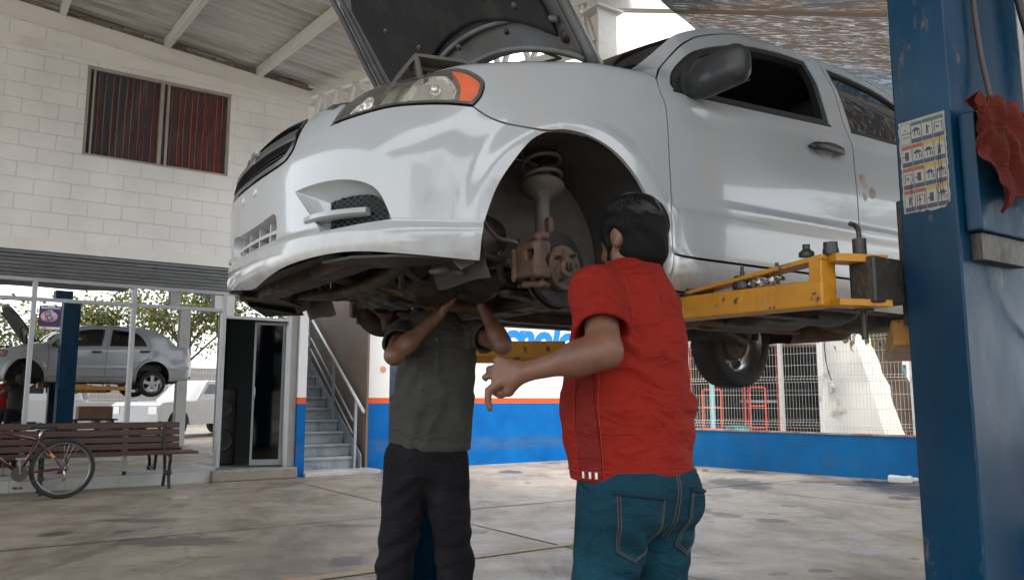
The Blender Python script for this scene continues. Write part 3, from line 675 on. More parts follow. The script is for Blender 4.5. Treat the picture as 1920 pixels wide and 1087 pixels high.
for i in range(N):
    bm=new(); t0,t1=i/N,(i+.55)/N; bar(bm,tp(t0+.01,-HT+.05),tp(t1,-.05),.045,.05); obj('web_bar',bm,MA['steelw'],tr)
    bm=new(); bar(bm,tp(t1+.01,-.05),tp((i+1)/N,-HT+.05),.045,.05); obj('web_bar',bm,MA['steelw'],tr)
tie=bthing('ceiling_beam','pale steel tie beam crossing at the column head under the bright sky','beam',0,0)
bm=new(); bar(bm,(4.9,5.8,5.02),(9.5,4.0,5.5),.10,.14); obj('beam',bm,MA['steelw'],tie)
bm=new(); bar(bm,(5.05,5.7,5.0),(6.6,9.9,5.7),.08,.10); obj('brace',bm,MA['steelw'],tie)
def column(name,label,s,d,H,w=.25):
    c=bthing(name,label,'column',s,d,0,'white steel roof columns'); bm=new()
    box(bm,-w/2,w/2,-w/2,-w/2+.02,0,H); box(bm,-w/2,w/2,w/2-.02,w/2,0,H); box(bm,-.045,.045,-w/2+.02,w/2-.02,0,H); obj('shaft',bm,MA['steelw'],c)
    bm=new(); box(bm,-w/2-.05,w/2+.05,-w/2-.05,w/2+.05,H,H+.025); obj('cap_plate',bm,MA['steelw'],c)
    bm=new(); box(bm,-w/2-.06,w/2+.06,-w/2-.06,w/2+.06,0,.02); obj('base_plate',bm,MA['steelw'],c); return c
column('steel_column','white steel column rising behind the car windscreen to the roof truss',5.02,5.78,4.92,.24)
column('steel_column','white steel column by the yard, seen only in the shop glass reflection',5.25,1.95,4.7,.24)
# ---------------------------------------------------------------- the lifted car (x forward from the front axle, y to its left, z up from its own ground line)
CYAW=R(213.3); CAR0=Vector((-.24,3.285,1.325))
car=thing('sedan_car','white sedan with open bonnet and missing front wheel raised on the two-post lift','car',CAR0,CYAW)
PAINT=mat('white car paint',(.36,.385,.40),.20,0,coat=.8,var=.03,vs=2,dirt=(.42,.37,.31),ds=4.5,dth=(.57,.9),dirt2=(.45,.40,.34),d2s=40,d2th=(.68,.9))
PAINT.node_tree.nodes['Principled BSDF'].inputs['Coat IOR'].default_value=1.5
PAINT.node_tree.nodes['Principled BSDF'].inputs['Coat Roughness'].default_value=.05
def low_dirt(m,z0,z1,amt,col=(.26,.20,.15)):
    """road grime thrown up on the lower skin"""
    nt=m.node_tree; L=nt.links.new; b=nt.nodes[m['bsdf']]; src=b.inputs['Base Color'].links[0].from_socket
    tc=nd(nt,'ShaderNodeTexCoord'); sx=nd(nt,'ShaderNodeSeparateXYZ'); L(tc.outputs['Object'],sx.inputs[0])
    n=nd(nt,'ShaderNodeTexNoise'); n.inputs['Scale'].default_value=9; n.inputs['Detail'].default_value=8; n.inputs['Roughness'].default_value=.7
    mp=nd(nt,'ShaderNodeMapping'); mp.inputs['Scale'].default_value=(1,1,.6); L(tc.outputs['Object'],mp.inputs[0]); L(mp.outputs[0],n.inputs[0])
    r=nd(nt,'ShaderNodeMapRange'); r.inputs[1].default_value=z0; r.inputs[2].default_value=z1; r.inputs[3].default_value=1; r.inputs[4].default_value=0; L(sx.outputs[2],r.inputs[0])
    a=nd(nt,'ShaderNodeMath',operation='MULTIPLY'); L(r.outputs[0],a.inputs[0]); r2=nd(nt,'ShaderNodeMapRange'); r2.inputs[1].default_value=.35; r2.inputs[2].default_value=.65; r2.inputs[4].default_value=amt; L(n.outputs[0],r2.inputs[0]); L(r2.outputs[0],a.inputs[1])
    x=nd(nt,'ShaderNodeMix',data_type='RGBA'); L(a.outputs[0],x.inputs[0]); L(src,x.inputs[6]); x.inputs[7].default_value=(*col,1); L(x.outputs[2],b.inputs['Base Color'])
low_dirt(PAINT,.17,.33,.7,(.20,.15,.11))
M_TRIM=mat('black trim',(.022,.024,.026),.42,var=.15,rv=.12)
M_SEAL=mat('window seal',(.012,.013,.014),.5)
M_GLASSD=thin_glass('tinted car glass',(.05,.06,.065),.05,.0)
M_GLASSW=thin_glass('windscreen glass',(.45,.58,.56),.06,.0)
M_UND=mat('grimy underside metal',(.034,.026,.021),.62,.25,var=.4,vs=7,bump=.4,bs=30,dirt=(.085,.057,.040),ds=6,dth=(.45,.7),rv=.15)
M_UND2=mat('oily cast metal',(.045,.036,.030),.5,.45,var=.35,vs=9,bump=.5,bs=25,dirt=(.03,.025,.02),ds=8,dth=(.45,.7),rv=.15)
M_UBLK=mat('underside black plastic',(.022,.020,.018),.55,var=.3,vs=8,bump=.2,dirt=(.09,.07,.055),ds=5,dth=(.5,.8))
M_WELL=mat('wheel arch liner',(.035,.033,.032),.7,0,var=.3,vs=5,bump=.3,dirt=(.06,.05,.042),ds=4,dth=(.48,.8))
M_INNER=mat('dusty inner wing metal',(.10,.088,.078),.7,.1,var=.25,vs=5,bump=.3,dirt=(.05,.04,.035),ds=4,dth=(.45,.75))
M_RUST=mat('rusty cast iron',(.105,.068,.050),.68,.35,var=.35,vs=14,bump=.6,bs=60,dirt=(.19,.085,.045),ds=14,dth=(.5,.8))
M_DISC=mat('worn brake disc',(.055,.055,.057),.32,.8,var=.2,vs=3,rv=.08)
M_CHROME=mat('lamp reflector',(.95,.95,.93),.22,.6,rv=.05,vs=3)
M_SILV=mat('silver alloy',(.55,.56,.57),.35,.8,var=.06)
def poly_smooth(P,k=5):
    """P: [(u,v[,1=corner])]; curve between corners"""
    n=len(P); cs=[i for i,p in enumerate(P) if len(p)>2]
    if not cs: return [q[:2] for q in cr_path([p[:2] for p in P],k,True)]
    out=[]
    for a,b in zip(cs,cs[1:]+[cs[0]+n]):
        seg=[P[i%n][:2] for i in range(a,b+1)]
        out+= cr_path(seg,k)[:-1] if len(seg)>2 else seg[:-1]
    return out
def densify(P,st):
    out=[]
    for a,b in zip(P,P[1:]+P[:1]):
        k=max(1,int(math.hypot(b[0]-a[0],b[1]-a[1])/st+.5))
        for i in range(k): out.append((a[0]+(b[0]-a[0])*i/k,a[1]+(b[1]-a[1])*i/k))
    return out
def area(P): return .5*sum(a[0]*b[1]-b[0]*a[1] for a,b in zip(P,P[1:]+P[:1]))
def shrink(P,g):
    s=1 if area(P)>0 else -1; n=len(P); out=[]
    for i in range(n):
        a,b,c=P[i-1],P[i],P[(i+1)%n]
        d1=(b[0]-a[0],b[1]-a[1]); d2=(c[0]-b[0],c[1]-b[1]); l1=math.hypot(*d1)or 1; l2=math.hypot(*d2)or 1
        n1=(-d1[1]/l1*s,d1[0]/l1*s); n2=(-d2[1]/l2*s,d2[0]/l2*s); m=(n1[0]+n2[0],n1[1]+n2[1]); q=1+n1[0]*n2[0]+n1[1]*n2[1]; q=max(q,.35)
        out.append((b[0]+m[0]*g/q,b[1]+m[1]*g/q))
    return out
def inside_mask(P,pts):
    x=pts[:,0]; y=pts[:,1]; ins=np.zeros(len(pts),bool)
    for a,b in zip(P,P[1:]+P[:1]):
        if a[1]==b[1]: continue
        c=((a[1]>y)!=(b[1]>y))&(x<(b[0]-a[0])*(y-a[1])/(b[1]-a[1])+a[0]); ins^=c
    return ins
def bdist(P,pts):
    d=np.full(len(pts),9.)
    for a,b in zip(P,P[1:]+P[:1]):
        ab=np.array([b[0]-a[0],b[1]-a[1]]); q=pts-np.array(a[:2]); t=np.clip(q@ab/max(1e-12,ab@ab),0,1); d=np.minimum(d,np.linalg.norm(q-t[:,None]*ab,axis=1))
    return d
def snorm(u,v,f):
    e=1e-3; p=Vector(f(u-e,v)); q=Vector(f(u+e,v)); a=Vector(f(u,v-e)); b=Vector(f(u,v+e))
    n=(q-p).cross(b-a); return n.normalized() if n.length>1e-12 else Vector((0,1,0))
def patch(name,P,m,parent,step=.03,off=0.,holes=(),side=1,gap=.0036,flange=.014,f=None,hole_flange=.014,label=None):
    if f is None: f=lambda u,v:skin(u,v,off)
    P=[tuple(p[:2]) for p in P]
    if gap: P=shrink(P,gap)
    P=densify(P,step*.8); H=[densify([tuple(q[:2]) for q in h],step*.6) for h in holes]
    us=np.arange(min(p[0] for p in P)+step*.37,max(p[0] for p in P),step); vs=np.arange(min(p[1] for p in P)+step*.31,max(p[1] for p in P),step*.8)
    g=np.stack(np.meshgrid(us,vs,indexing='ij'),-1).reshape(-1,2)
    if len(g):
        k=inside_mask(P,g)&(bdist(P,g)>step*.38)
        for h in H: k&=~inside_mask(h,g)&(bdist(h,g)>step*.35)
        g=g[k]
    pts=[Vector(p) for p in P]; E=[(i,(i+1)%len(P)) for i in range(len(P))]; loops=[list(range(len(P)))]
    for h in H:
        o=len(pts); pts+=[Vector(p) for p in h]; E+=[(o+i,o+(i+1)%len(h)) for i in range(len(h))]; loops.append(list(range(o,o+len(h))))
    pts+=[Vector(p) for p in g.tolist()]
    V,_,Fc,ov,_,_=geometry.delaunay_2d_cdt(pts,E,[],0,1e-7)
    Va=np.array([tuple(v) for v in V]); cen=np.array([Va[list(t)].mean(0) for t in Fc]); k=inside_mask(P,cen)
    for h in H: k&=~inside_mask(h,cen)
    tris=[tuple(t) for t,q in zip(Fc,k) if q]
    co=[f(float(a),float(b)) for a,b in Va]; nr=[snorm(float(a),float(b),f) for a,b in Va]
    co=[Vector(c) for c in co]; N=[tuple(n) for n in nr]; faces=tris
    # orient like the analytical normal
    faces=[]
    for t in tris:
        a,b,c=co[t[0]],co[t[1]],co[t[2]]; n=(b-a).cross(c-a); faces.append(t if n.dot(nr[t[0]])>0 else (t[0],t[2],t[1]))
    # returns folded in behind the edge
    vmap={};
    for li,lp in enumerate([[min(range(len(Va)),key=lambda j:0) for _ in ()]]+[]): pass
    inv={}
    for j,o in enumerate(ov):
        for q in o: inv[q]=j
    fl=flange if flange else 0
    for li,lp in enumerate(loops):
        w=fl if li==0 else hole_flange
        if not w: continue
        base=len(co); n=len(lp); idx=[inv.get(q,q) for q in lp]; s=1 if area([tuple(Va[j]) for j in idx])>0 else -1
        for a in range(n):
            j=idx[a]; d=(co[idx[(a+1)%n]]-co[idx[a-1]]).normalized(); o=d.cross(nr[j]).normalized()*s*(1 if li==0 else 1)
            c=co[j]; nn=nr[j]; o=o.normalized()
            co+= [c.copy(),c-nn*w]; N+=[tuple(o),tuple(o)]
        for a in range(n):
            b=(a+1)%n; q=(base+2*a,base+2*a+1,base+2*b+1,base+2*b); faces.append(q if s>0 else q[::-1])
    if side<0:
        co=[Vector((c.x,-c.y,c.z)) for c in co]; N=[(x,-y,z) for x,y,z in N]; faces=[t[::-1] for t in faces]
    me=bpy.data.meshes.new(name); me.from_pydata([tuple(c) for c in co],[],faces); me.update()
    me.polygons.foreach_set('use_smooth',[True]*len(me.polygons))
    me.normals_split_custom_set_from_vertices(N)
    return link(name,me,m,parent,True,label)
# ---- outlines in (u,v)
FOG_O=[(.398,.437,1),(.47,.443),(.58,.445),(.66,.437),(.72,.418),(.752,.39),(.772,.353),(.79,.311,1),(.71,.302),(.63,.293),(.541,.287,1)]
FOG_I=[(.525,.392,1),(.60,.400),(.67,.402),(.72,.395),(.75,.376),(.768,.348),(.782,.316,1),(.71,.307),(.62,.299),(.53,.292,1)]
LOW_O=[(-.27,.300,1),(-.27,.375),(-.24,.392,1),(-.1,.378),(.1,.378),(.24,.392,1),(.27,.375),(.27,.300,1),(.1,.292),(-.1,.292)]
LOW_I=[(-.25,.305,1),(-.25,.36),(-.22,.375,1),(-.1,.366),(.1,.366),(.22,.375,1),(.25,.36),(.25,.305,1),(.1,.299),(-.1,.299)]
half=[(0,.165),(.16,.178),(.38,.200),(.63,.213),(.83,.203),(1.06,.190,1),(1.062,.27),(1.085,.35),(1.115,.43),(1.165,.51),(1.23,.59),(1.30,.633,1),(1.235,.630),(1.13,.642),(1.08,.660),(1.04,.684,1),(.93,.682),(.79,.672),(.68,.652),(.555,.630,1),(.568,.665),(.580,.712,1),(.50,.718),(.40,.712,1),(.385,.66),(.378,.60),(.36,.572),(.32,.552),(.21,.541),(0,.537)]
BUM=half+[(-p[0],)+tuple(p[1:]) for p in half[::-1][1:-1]]
# every panel runs through one smoother
B_=poly_smooth(BUM,4); FO=poly_smooth(FOG_O,4); FI=poly_smooth(FOG_I,4); LO=poly_smooth(LOW_O,4); LI=poly_smooth(LOW_I,4)
mir=lambda P:[(-a,b) for a,b in P][::-1]
bumper=patch('front_bumper',B_,PAINT,car,.014,holes=[FO,mir(FO),LO],hole_flange=0)
def recess(name,O,I,depth,m,parent):
    """sloping scoop wall between an outline on the skin and a smaller one set back"""
    n=96
    def res(P):
        P=P+P[:1]; L=[0]
        for a,b in zip(P,P[1:]): L.append(L[-1]+math.hypot(b[0]-a[0],b[1]-a[1]))
        out=[]
        for i in range(n):
            t=L[-1]*i/n; j=max(k for k in range(len(L)) if L[k]<=t); j=min(j,len(P)-2); w=(t-L[j])/max(1e-9,L[j+1]-L[j]); out.append((P[j][0]+(P[j+1][0]-P[j][0])*w,P[j][1]+(P[j+1][1]-P[j][1])*w))
        return out
    def piece(P,Q,corn):     # match corner to corner
        return P,Q
    A=O; Bq=I
    co=[]; F_=[]
    ca=res(A); cb=res(Bq)
    K=5
    for k in range(K+1):
        t=k/K
        for (a,b) in zip(ca,cb):
            u=a[0]+(b[0]-a[0])*t; v=a[1]+(b[1]-a[1])*t; co.append(skin(u,v,-depth*(t**.8)))
    for k in range(K):
        for i in range(n):
            j=(i+1)%n; F_.append((k*n+i,k*n+j,(k+1)*n+j,(k+1)*n+i))
    me=bpy.data.meshes.new(name); me.from_pydata(co,[],F_); bm=new(); bm.from_mesh(me); bmesh.ops.recalc_face_normals(bm,faces=bm.faces[:]); bm.to_mesh(me); bm.free()
    return link(name,me,m,parent,True)
def weave(name,P,depth,parent,pitch=.018,side=1):
    """moulded diamond grid set back in the scoop"""
    back=patch(name,P,M_SEAL,parent,.03,-depth-.012,side=side,gap=0,flange=0)
    xs=[p[0] for p in P]; ys=[p[1] for p in P]; bm=new(); sg=[]
    arr=np.array(P)
    for dr in(1,-1):
        c=min(ys)-(max(xs)-min(xs)); 
        while c<max(ys)+(max(xs)-min(xs)):
            line=[]
            N=60
            for i in range(N+1):
                x=min(xs)+(max(xs)-min(xs))*i/N; y=c+dr*(x-(min(xs)))*.62 if dr>0 else c+(max(xs)-x)*.62; line.append((x,y))
            ins=inside_mask(P,np.array(line)); run=[]
            for q,s in zip(line,ins):
                if s: run.append(q)
                else:
                    if len(run)>1: sg.append(run)
                    run=[]
            if len(run)>1: sg.append(run)
            c+=pitch
    for r_ in sg:
        p=[skin(a,b,-depth+(.002 if 1 else 0)) for a,b in r_[::2]+([r_[-1]] if len(r_)%2==0 else [])]
        if len(p)<2: continue
        if side<0: p=[(a,-b,c) for a,b,c in p]
        tube(bm,p,.0028,4,caps=False)
    o=obj('mesh_grid',bm,M_TRIM,back,True); return back
for sd in(1,-1):
    O=FO if sd>0 else mir(FO); I=FI if sd>0 else mir(FI)
    recess('fog_scoop',O,I,.05,PAINT,bumper)
    weave('fog_grille',I,.047,bumper)
    bm=new(); path=[(.455,.335),(.52,.338),(.58,.341),(.64,.343),(.70,.345)]
    offs=[-.006,.003,-.004,-.012,-.022]
    prof=[(.012,.004),(-.012,.004),(-.014,-.004),(.014,-.004)]
    for k,(a,b) in enumerate(zip(path,path[1:])):
        for seg in range(3):
            pass
    rings=[]
    pp=cr_path([(a*sd,b,o) for (a,b),o in zip(path,offs)],5)
    for a,b,o in pp:
        q0=[skin(a,b+.011,o),skin(a,b+.009,o+.010),skin(a,b-.006,o+.013),skin(a,b-.012,o+.004),skin(a,b-.012,o-.03),skin(a,b+.011,o-.03)]
        rings.append([bm.verts.new(x) for x in q0])
    for A,Bv in zip(rings,rings[1:]):
        for k in range(6): bm.faces.new((A[k],A[(k+1)%6],Bv[(k+1)%6],Bv[k]))
    bm.faces.new(rings[0]); bm.faces.new(rings[-1][::-1])
    obj('fog_blade',bm,PAINT,bumper,autos=50)
recess('intake_surround',LO,LI,.05,PAINT,bumper)
patch('intake_backing',LI,M_SEAL,bumper,.04,-.09,gap=0,flange=0)
bm=new()
for vv,w in((.338,.007),):
    prev=None
    for i in range(33):
        u=-.25+.5*i/32; q=[skin(u,vv+w,-.03),skin(u,vv+w*.6,-.018),skin(u,vv-w,-.018),skin(u,vv-w,-.055),skin(u,vv+w,-.055)]; r_=[bm.verts.new(x) for x in q]
        if prev:
            for k in range(5): bm.faces.new((prev[k],prev[(k+1)%5],r_[(k+1)%5],r_[k]))
        prev=r_
for u in(-.17,-.06,.06,.17):
    vs=[]
    a=[skin(u+d,v,o) for d in(-.005,.005) for v in(.297,.372) for o in(-.022,-.05)]; vs=[bm.verts.new(x) for x in a]
    for f_ in((0,1,3,2),(4,6,7,5),(0,4,5,1),(2,3,7,6),(0,2,6,4),(1,5,7,3)): bm.faces.new([vs[i] for i in f_])
obj('intake_bars',bm,mat('grey painted bars',(.42,.43,.43),.35),bumper,autos=40)
for u in(-.075,.075):
    p=Vector(skin(u,.50)); bm=new(); lathe(bm,[(.016,-.002),(.015,.004),(.009,.006),(.009,.0),(0,.0)],axisM(p,(1,.1*u,0)),16); obj('plate_bolt',bm,mat('bolt cap',(.6,.6,.58),.4,.3),bumper,True)
# grille
GR=[(0,.545),(.20,.549),(.31,.558),(.348,.578),(.366,.602),(.374,.66),(.382,.700,1),(.2,.722),(0,.728)]
GR=poly_smooth([(0,.545,1)]+GR[1:8]+[(0,.728,1)],4); GR=GR+[( -a,b) for a,b in GR[::-1][1:-1]]
gr=patch('front_grille',GR,M_SEAL,car,.04,-.055,gap=0,flange=0)
bm=new()
def sring(bm,P,w0,w1,o0,o1):   # rim following an outline
    Q=shrink(P,w1); n=len(P)
    A=[bm.verts.new(skin(*p,o0)) for p in P]; B=[bm.verts.new(skin(*p,o1)) for p in Q]; C=[bm.verts.new(skin(*p,o1-.05)) for p in Q]
    for i in range(n):
        j=(i+1)%n; bm.faces.new((A[i],A[j],B[j],B[i])); bm.faces.new((B[i],B[j],C[j],C[i]))
sring(bm,densify(GR,.02),0,.014,-.001,.003); obj('grille_surround',bm,mat('satin black surround',(.05,.055,.06),.25,.3),gr,autos=40)
bm=new()
for k in range(9):
    v=.562+k*.017; prev=None
    for i in range(25):
        u=-.35+.7*i/24; r_=[bm.verts.new(skin(u,v+a,-.03+b)) for a,b in((.0028,0),(.002,.012),(-.002,.012),(-.0028,0))]
        if prev:
            for j in range(4): bm.faces.new((prev[j],prev[(j+1)%4],r_[(j+1)%4],r_[j]))
        prev=r_
obj('slats',bm,M_TRIM,gr)
bm=new(); prev=None
for i in range(33):
    u=-.372+.744*i/32; r_=[bm.verts.new(skin(u,v,o)) for v,o in((.668,-.02),(.662,.004),(.640,.009),(.622,.003),(.618,-.02))]
    if prev:
        for j in range(5): bm.faces.new((prev[j],prev[(j+1)%5],r_[(j+1)%5],r_[j]))
    prev=r_
obj('crossbar',bm,mat('satin dark bar',(.06,.065,.07),.3,.2),gr,autos=40)
def badge(bm,s,z0,z1):
    M=axisM(skin(0,.643,.010),(1,0,.12),(0,0,1))
    P=[(-.062,.004),(-.022,.004),(-.022,.022),(.022,.022),(.022,.006),(.062,.006),(.055,-.006),(.020,-.006),(.020,-.022),(-.024,-.022),(-.024,-.006),(-.070,-.006)]
    prism(bm,[(a*s,b*s) for a,b in P],z0,z1,M)
bm=new(); badge(bm,1.15,0,.006); e_=obj('emblem',bm,M_SILV,gr); bm=new(); badge(bm,.85,.0065,.009); obj('emblem_inlay',bm,mat('emblem inlay',(.16,.16,.16),.35,.6),e_)
# headlights
HLp=[(.557,.634,1),(.572,.668),(.590,.715),(.64,.765),(.72,.805),(.82,.830),(.91,.838),(.99,.832),(1.045,.812),(1.078,.790),(1.085,.765),(1.070,.722),(1.04,.686,1),(.93,.684),(.79,.674),(.68,.654)]
HL=poly_smooth(HLp,4)
M_LENS=thin_glass('hazy lamp lens',(.95,.94,.90),.04,.10)
_n=M_LENS.node_tree; _o=_n.nodes['Material Output']; _s=_o.inputs[0].links[0].from_socket; _d=nd(_n,'ShaderNodeBsdfDiffuse'); _d.inputs[0].default_value=(.62,.58,.50,1); _m=nd(_n,'ShaderNodeMixShader'); _m.inputs[0].default_value=.09; _n.links.new(_s,_m.inputs[1]); _n.links.new(_d.outputs[0],_m.inputs[2]); _n.links.new(_m.outputs[0],_o.inputs[0])
M_AMB=mat('amber lens',(1.,.17,.003),.3,0,coat=.3,bump=.4,bs=90,var=.12,vs=20)
for sd in(1,-1):
    hl=thing('x','x','x'); bpy.data.objects.remove(hl)
    lens=patch('headlight',HL,M_LENS,car,.03,.002,side=sd,flange=0,label='cloudy clear headlight with amber outer corner' )
    patch('lamp_rim',HL,M_TRIM,lens,.03,0,side=sd,holes=[shrink(HL,.013)],flange=.02,hole_flange=.03)
    patch('lamp_housing',shrink(HL,.01),mat('grey lamp housing',(.55,.53,.49),.35,.3,var=.15,vs=6),lens,.03,-.055,side=sd,gap=0,flange=0)
    patch('lamp_gap_backing',shrink(HL,-.016),M_SEAL,lens,.03,-.016,side=sd,holes=[shrink(HL,.006)],gap=0,flange=0,hole_flange=0)  # dark backing sheet added to block the bright sliver round the lamp edge
    AM=poly_smooth([(.985,.815,1),(1.035,.800),(1.066,.780),(1.072,.762),(1.060,.724),(1.032,.697,1),(.995,.695,1),(1.008,.745),(1.0,.78)],4)
    patch('amber_reflector',AM,M_AMB,lens,.012,-.004,side=sd,gap=0,flange=.03)
    def bowl(P,off,dep,name,m=M_CHROME):
        P=poly_smooth(P,4); cu=sum(p[0] for p in P)/len(P); cv=sum(p[1] for p in P)/len(P)
        rmax=[math.hypot(p[0]-cu,p[1]-cv) for p in P]; arr=P+P[:1]
        def f(u,v):
            d=float(bdist(P,np.array([[u,v]]))[0]); t=min(1,d/.055); return skin(u,v,off-dep*(1-(1-t)**2)+.0025*math.sin(u*210)*math.sin(v*90)*(t>.1))
        patch(name,P,m,lens,.009,0,side=sd,gap=0,flange=0,f=f)
    bowl([(.800,.695,1),(.87,.70),(.985,.702,1),(.998,.75),(.972,.800,1),(.90,.815),(.865,.805,1),(.83,.75)],-.02,.055,'main_reflector')
    bowl([(.578,.655,1),(.60,.700),(.64,.738),(.675,.730),(.688,.700),(.684,.672,1),(.63,.660)],-.02,.045,'inner_reflector')
    bowl([(.705,.675,1),(.765,.685,1),(.785,.74),(.80,.79,1),(.735,.765),(.72,.72)],-.03,.02,'lamp_divider',mat('satin divider',(.5,.5,.48),.3,.5))
    bm=new(); c=skin(.925,.745,-.045); tube(bm,[c,skin(.93,.747,-.015)],[.020,.016],12); o=obj('bulb_shield',bm,M_CHROME,lens,True)
    if sd<0: o.scale=(1,-1,1)
# wings
ARC=[(1.30,.633,1),(1.36,.645),(1.44,.643),(1.52,.622),(1.585,.588),(1.65,.532),(1.70,.470),(1.74,.405),(1.765,.34),(1.778,.27),(1.79,.165,1)]
DF=[(1.83,.288,1),(1.832,.43),(1.834,.57),(1.836,.71),(1.838,.84),(1.828,.88),(1.826,.92),(1.838,.965,1)]
DT=[(1.838,.965,1),(1.875,1.015),(1.93,1.074),(2.02,1.150),(2.12,1.220),(2.22,1.273),(2.42,1.349),(2.61,1.390),(2.85,1.413),(3.07,1.415,1)]
DR=[(3.07,1.415,1),(3.06,1.32),(3.03,1.18),(2.99,1.03),(2.982,.95),(2.975,.88),(2.962,.76),(2.952,.52),(2.952,.40),(2.955,.288,1)]
FEN=[(1.04,.684,1),(1.08,.660),(1.13,.642),(1.235,.630)]+ARC+[(1.828,.165,1),DF[0]]+[p[:2] for p in DF[1:-1]]+[(1.83,.955,1),(1.76,.992),(1.66,1.03,1),(1.64,1.12,1),(1.45,1.09),(1.2,1.02),(1.05,.96),(.93,.925,1),(.93,.842,1),(.99,.832),(1.045,.812),(1.078,.790),(1.085,.765),(1.070,.722)]
FEN=poly_smooth(FEN,4)
FD=poly_smooth([DF[0]]+[p[:2] for p in DF[1:-1]]+DT[:-1]+DR[:-1]+[DR[-1]],4)
W1=poly_smooth([(1.895,.945,1),(1.93,1.01),(2.0,1.08),(2.12,1.165),(2.30,1.245),(2.48,1.305),(2.64,1.335),(2.80,1.350),(2.945,1.350,1),(2.930,1.24),(2.895,1.10),(2.868,.972,1),(2.41,.944),(2.04,.922),(1.91,.918,1)],4)
RD=poly_smooth([(p[0],p[1],*p[2:]) for p in DR[::-1]]+[(3.25,1.400),(3.45,1.368),(3.60,1.325),(3.72,1.25),(3.80,1.13),(3.835,.98),(3.825,.85),(3.79,.745),(3.72,.675),(3.62,.60),(3.555,.50),(3.52,.40),(3.50,.288,1)],4)
W2=poly_smooth([(3.10,1.352,1),(3.24,1.346),(3.44,1.322),(3.57,1.275),(3.665,1.19),(3.735,1.07),(3.760,.995,1),(3.35,.978),(3.02,.972,1),(3.055,1.15)],4)
RA=[(3.90+.352*math.cos(a),.30+.352*math.sin(a)) for a in [R(q) for q in range(0,181,12)]]
u_end=_U[-1]-.02
U_T=u_of_x(-3.465)
SIDE_P=[(1.66,1.03,1),(1.76,.992),(1.83,.955,1)]+[(1.838,.965)]+[p[:2] for p in DT[1:-1]]+[(3.07,1.415),(3.25,1.400),(3.45,1.368),(3.60,1.325),(3.72,1.25),(3.80,1.13),(3.835,.98),(3.825,.85),(3.79,.745),(3.72,.675),(3.62,.60),(3.555,.50),(3.52,.40),(3.50,.285,1),(3.515,.165,1)]
SIDE_P+= [(3.548,.20,1)]+[(a,b) for a,b in RA[::-1]]+[(4.252,.20,1),(4.6,.23),(5.0,.24),(U_T,.25,1),(U_T,1.02,1),(5.0,1.03),(4.62,1.035,1),(4.50,1.09),(4.30,1.20),(4.08,1.31),(3.88,1.385),(3.65,1.43),(3.3,1.457),(2.9,1.460),(2.62,1.430),(2.42,1.385),(2.2,1.306),(2.0,1.205),(1.82,1.10),(1.66,1.035,1)]
SD=poly_smooth(SIDE_P,3)
SILL=[(1.83,.165),(1.83,.286),(3.50,.286),(3.514,.165)]
GF=lambda u,v:skin(u,v,-.012)
left_door=None
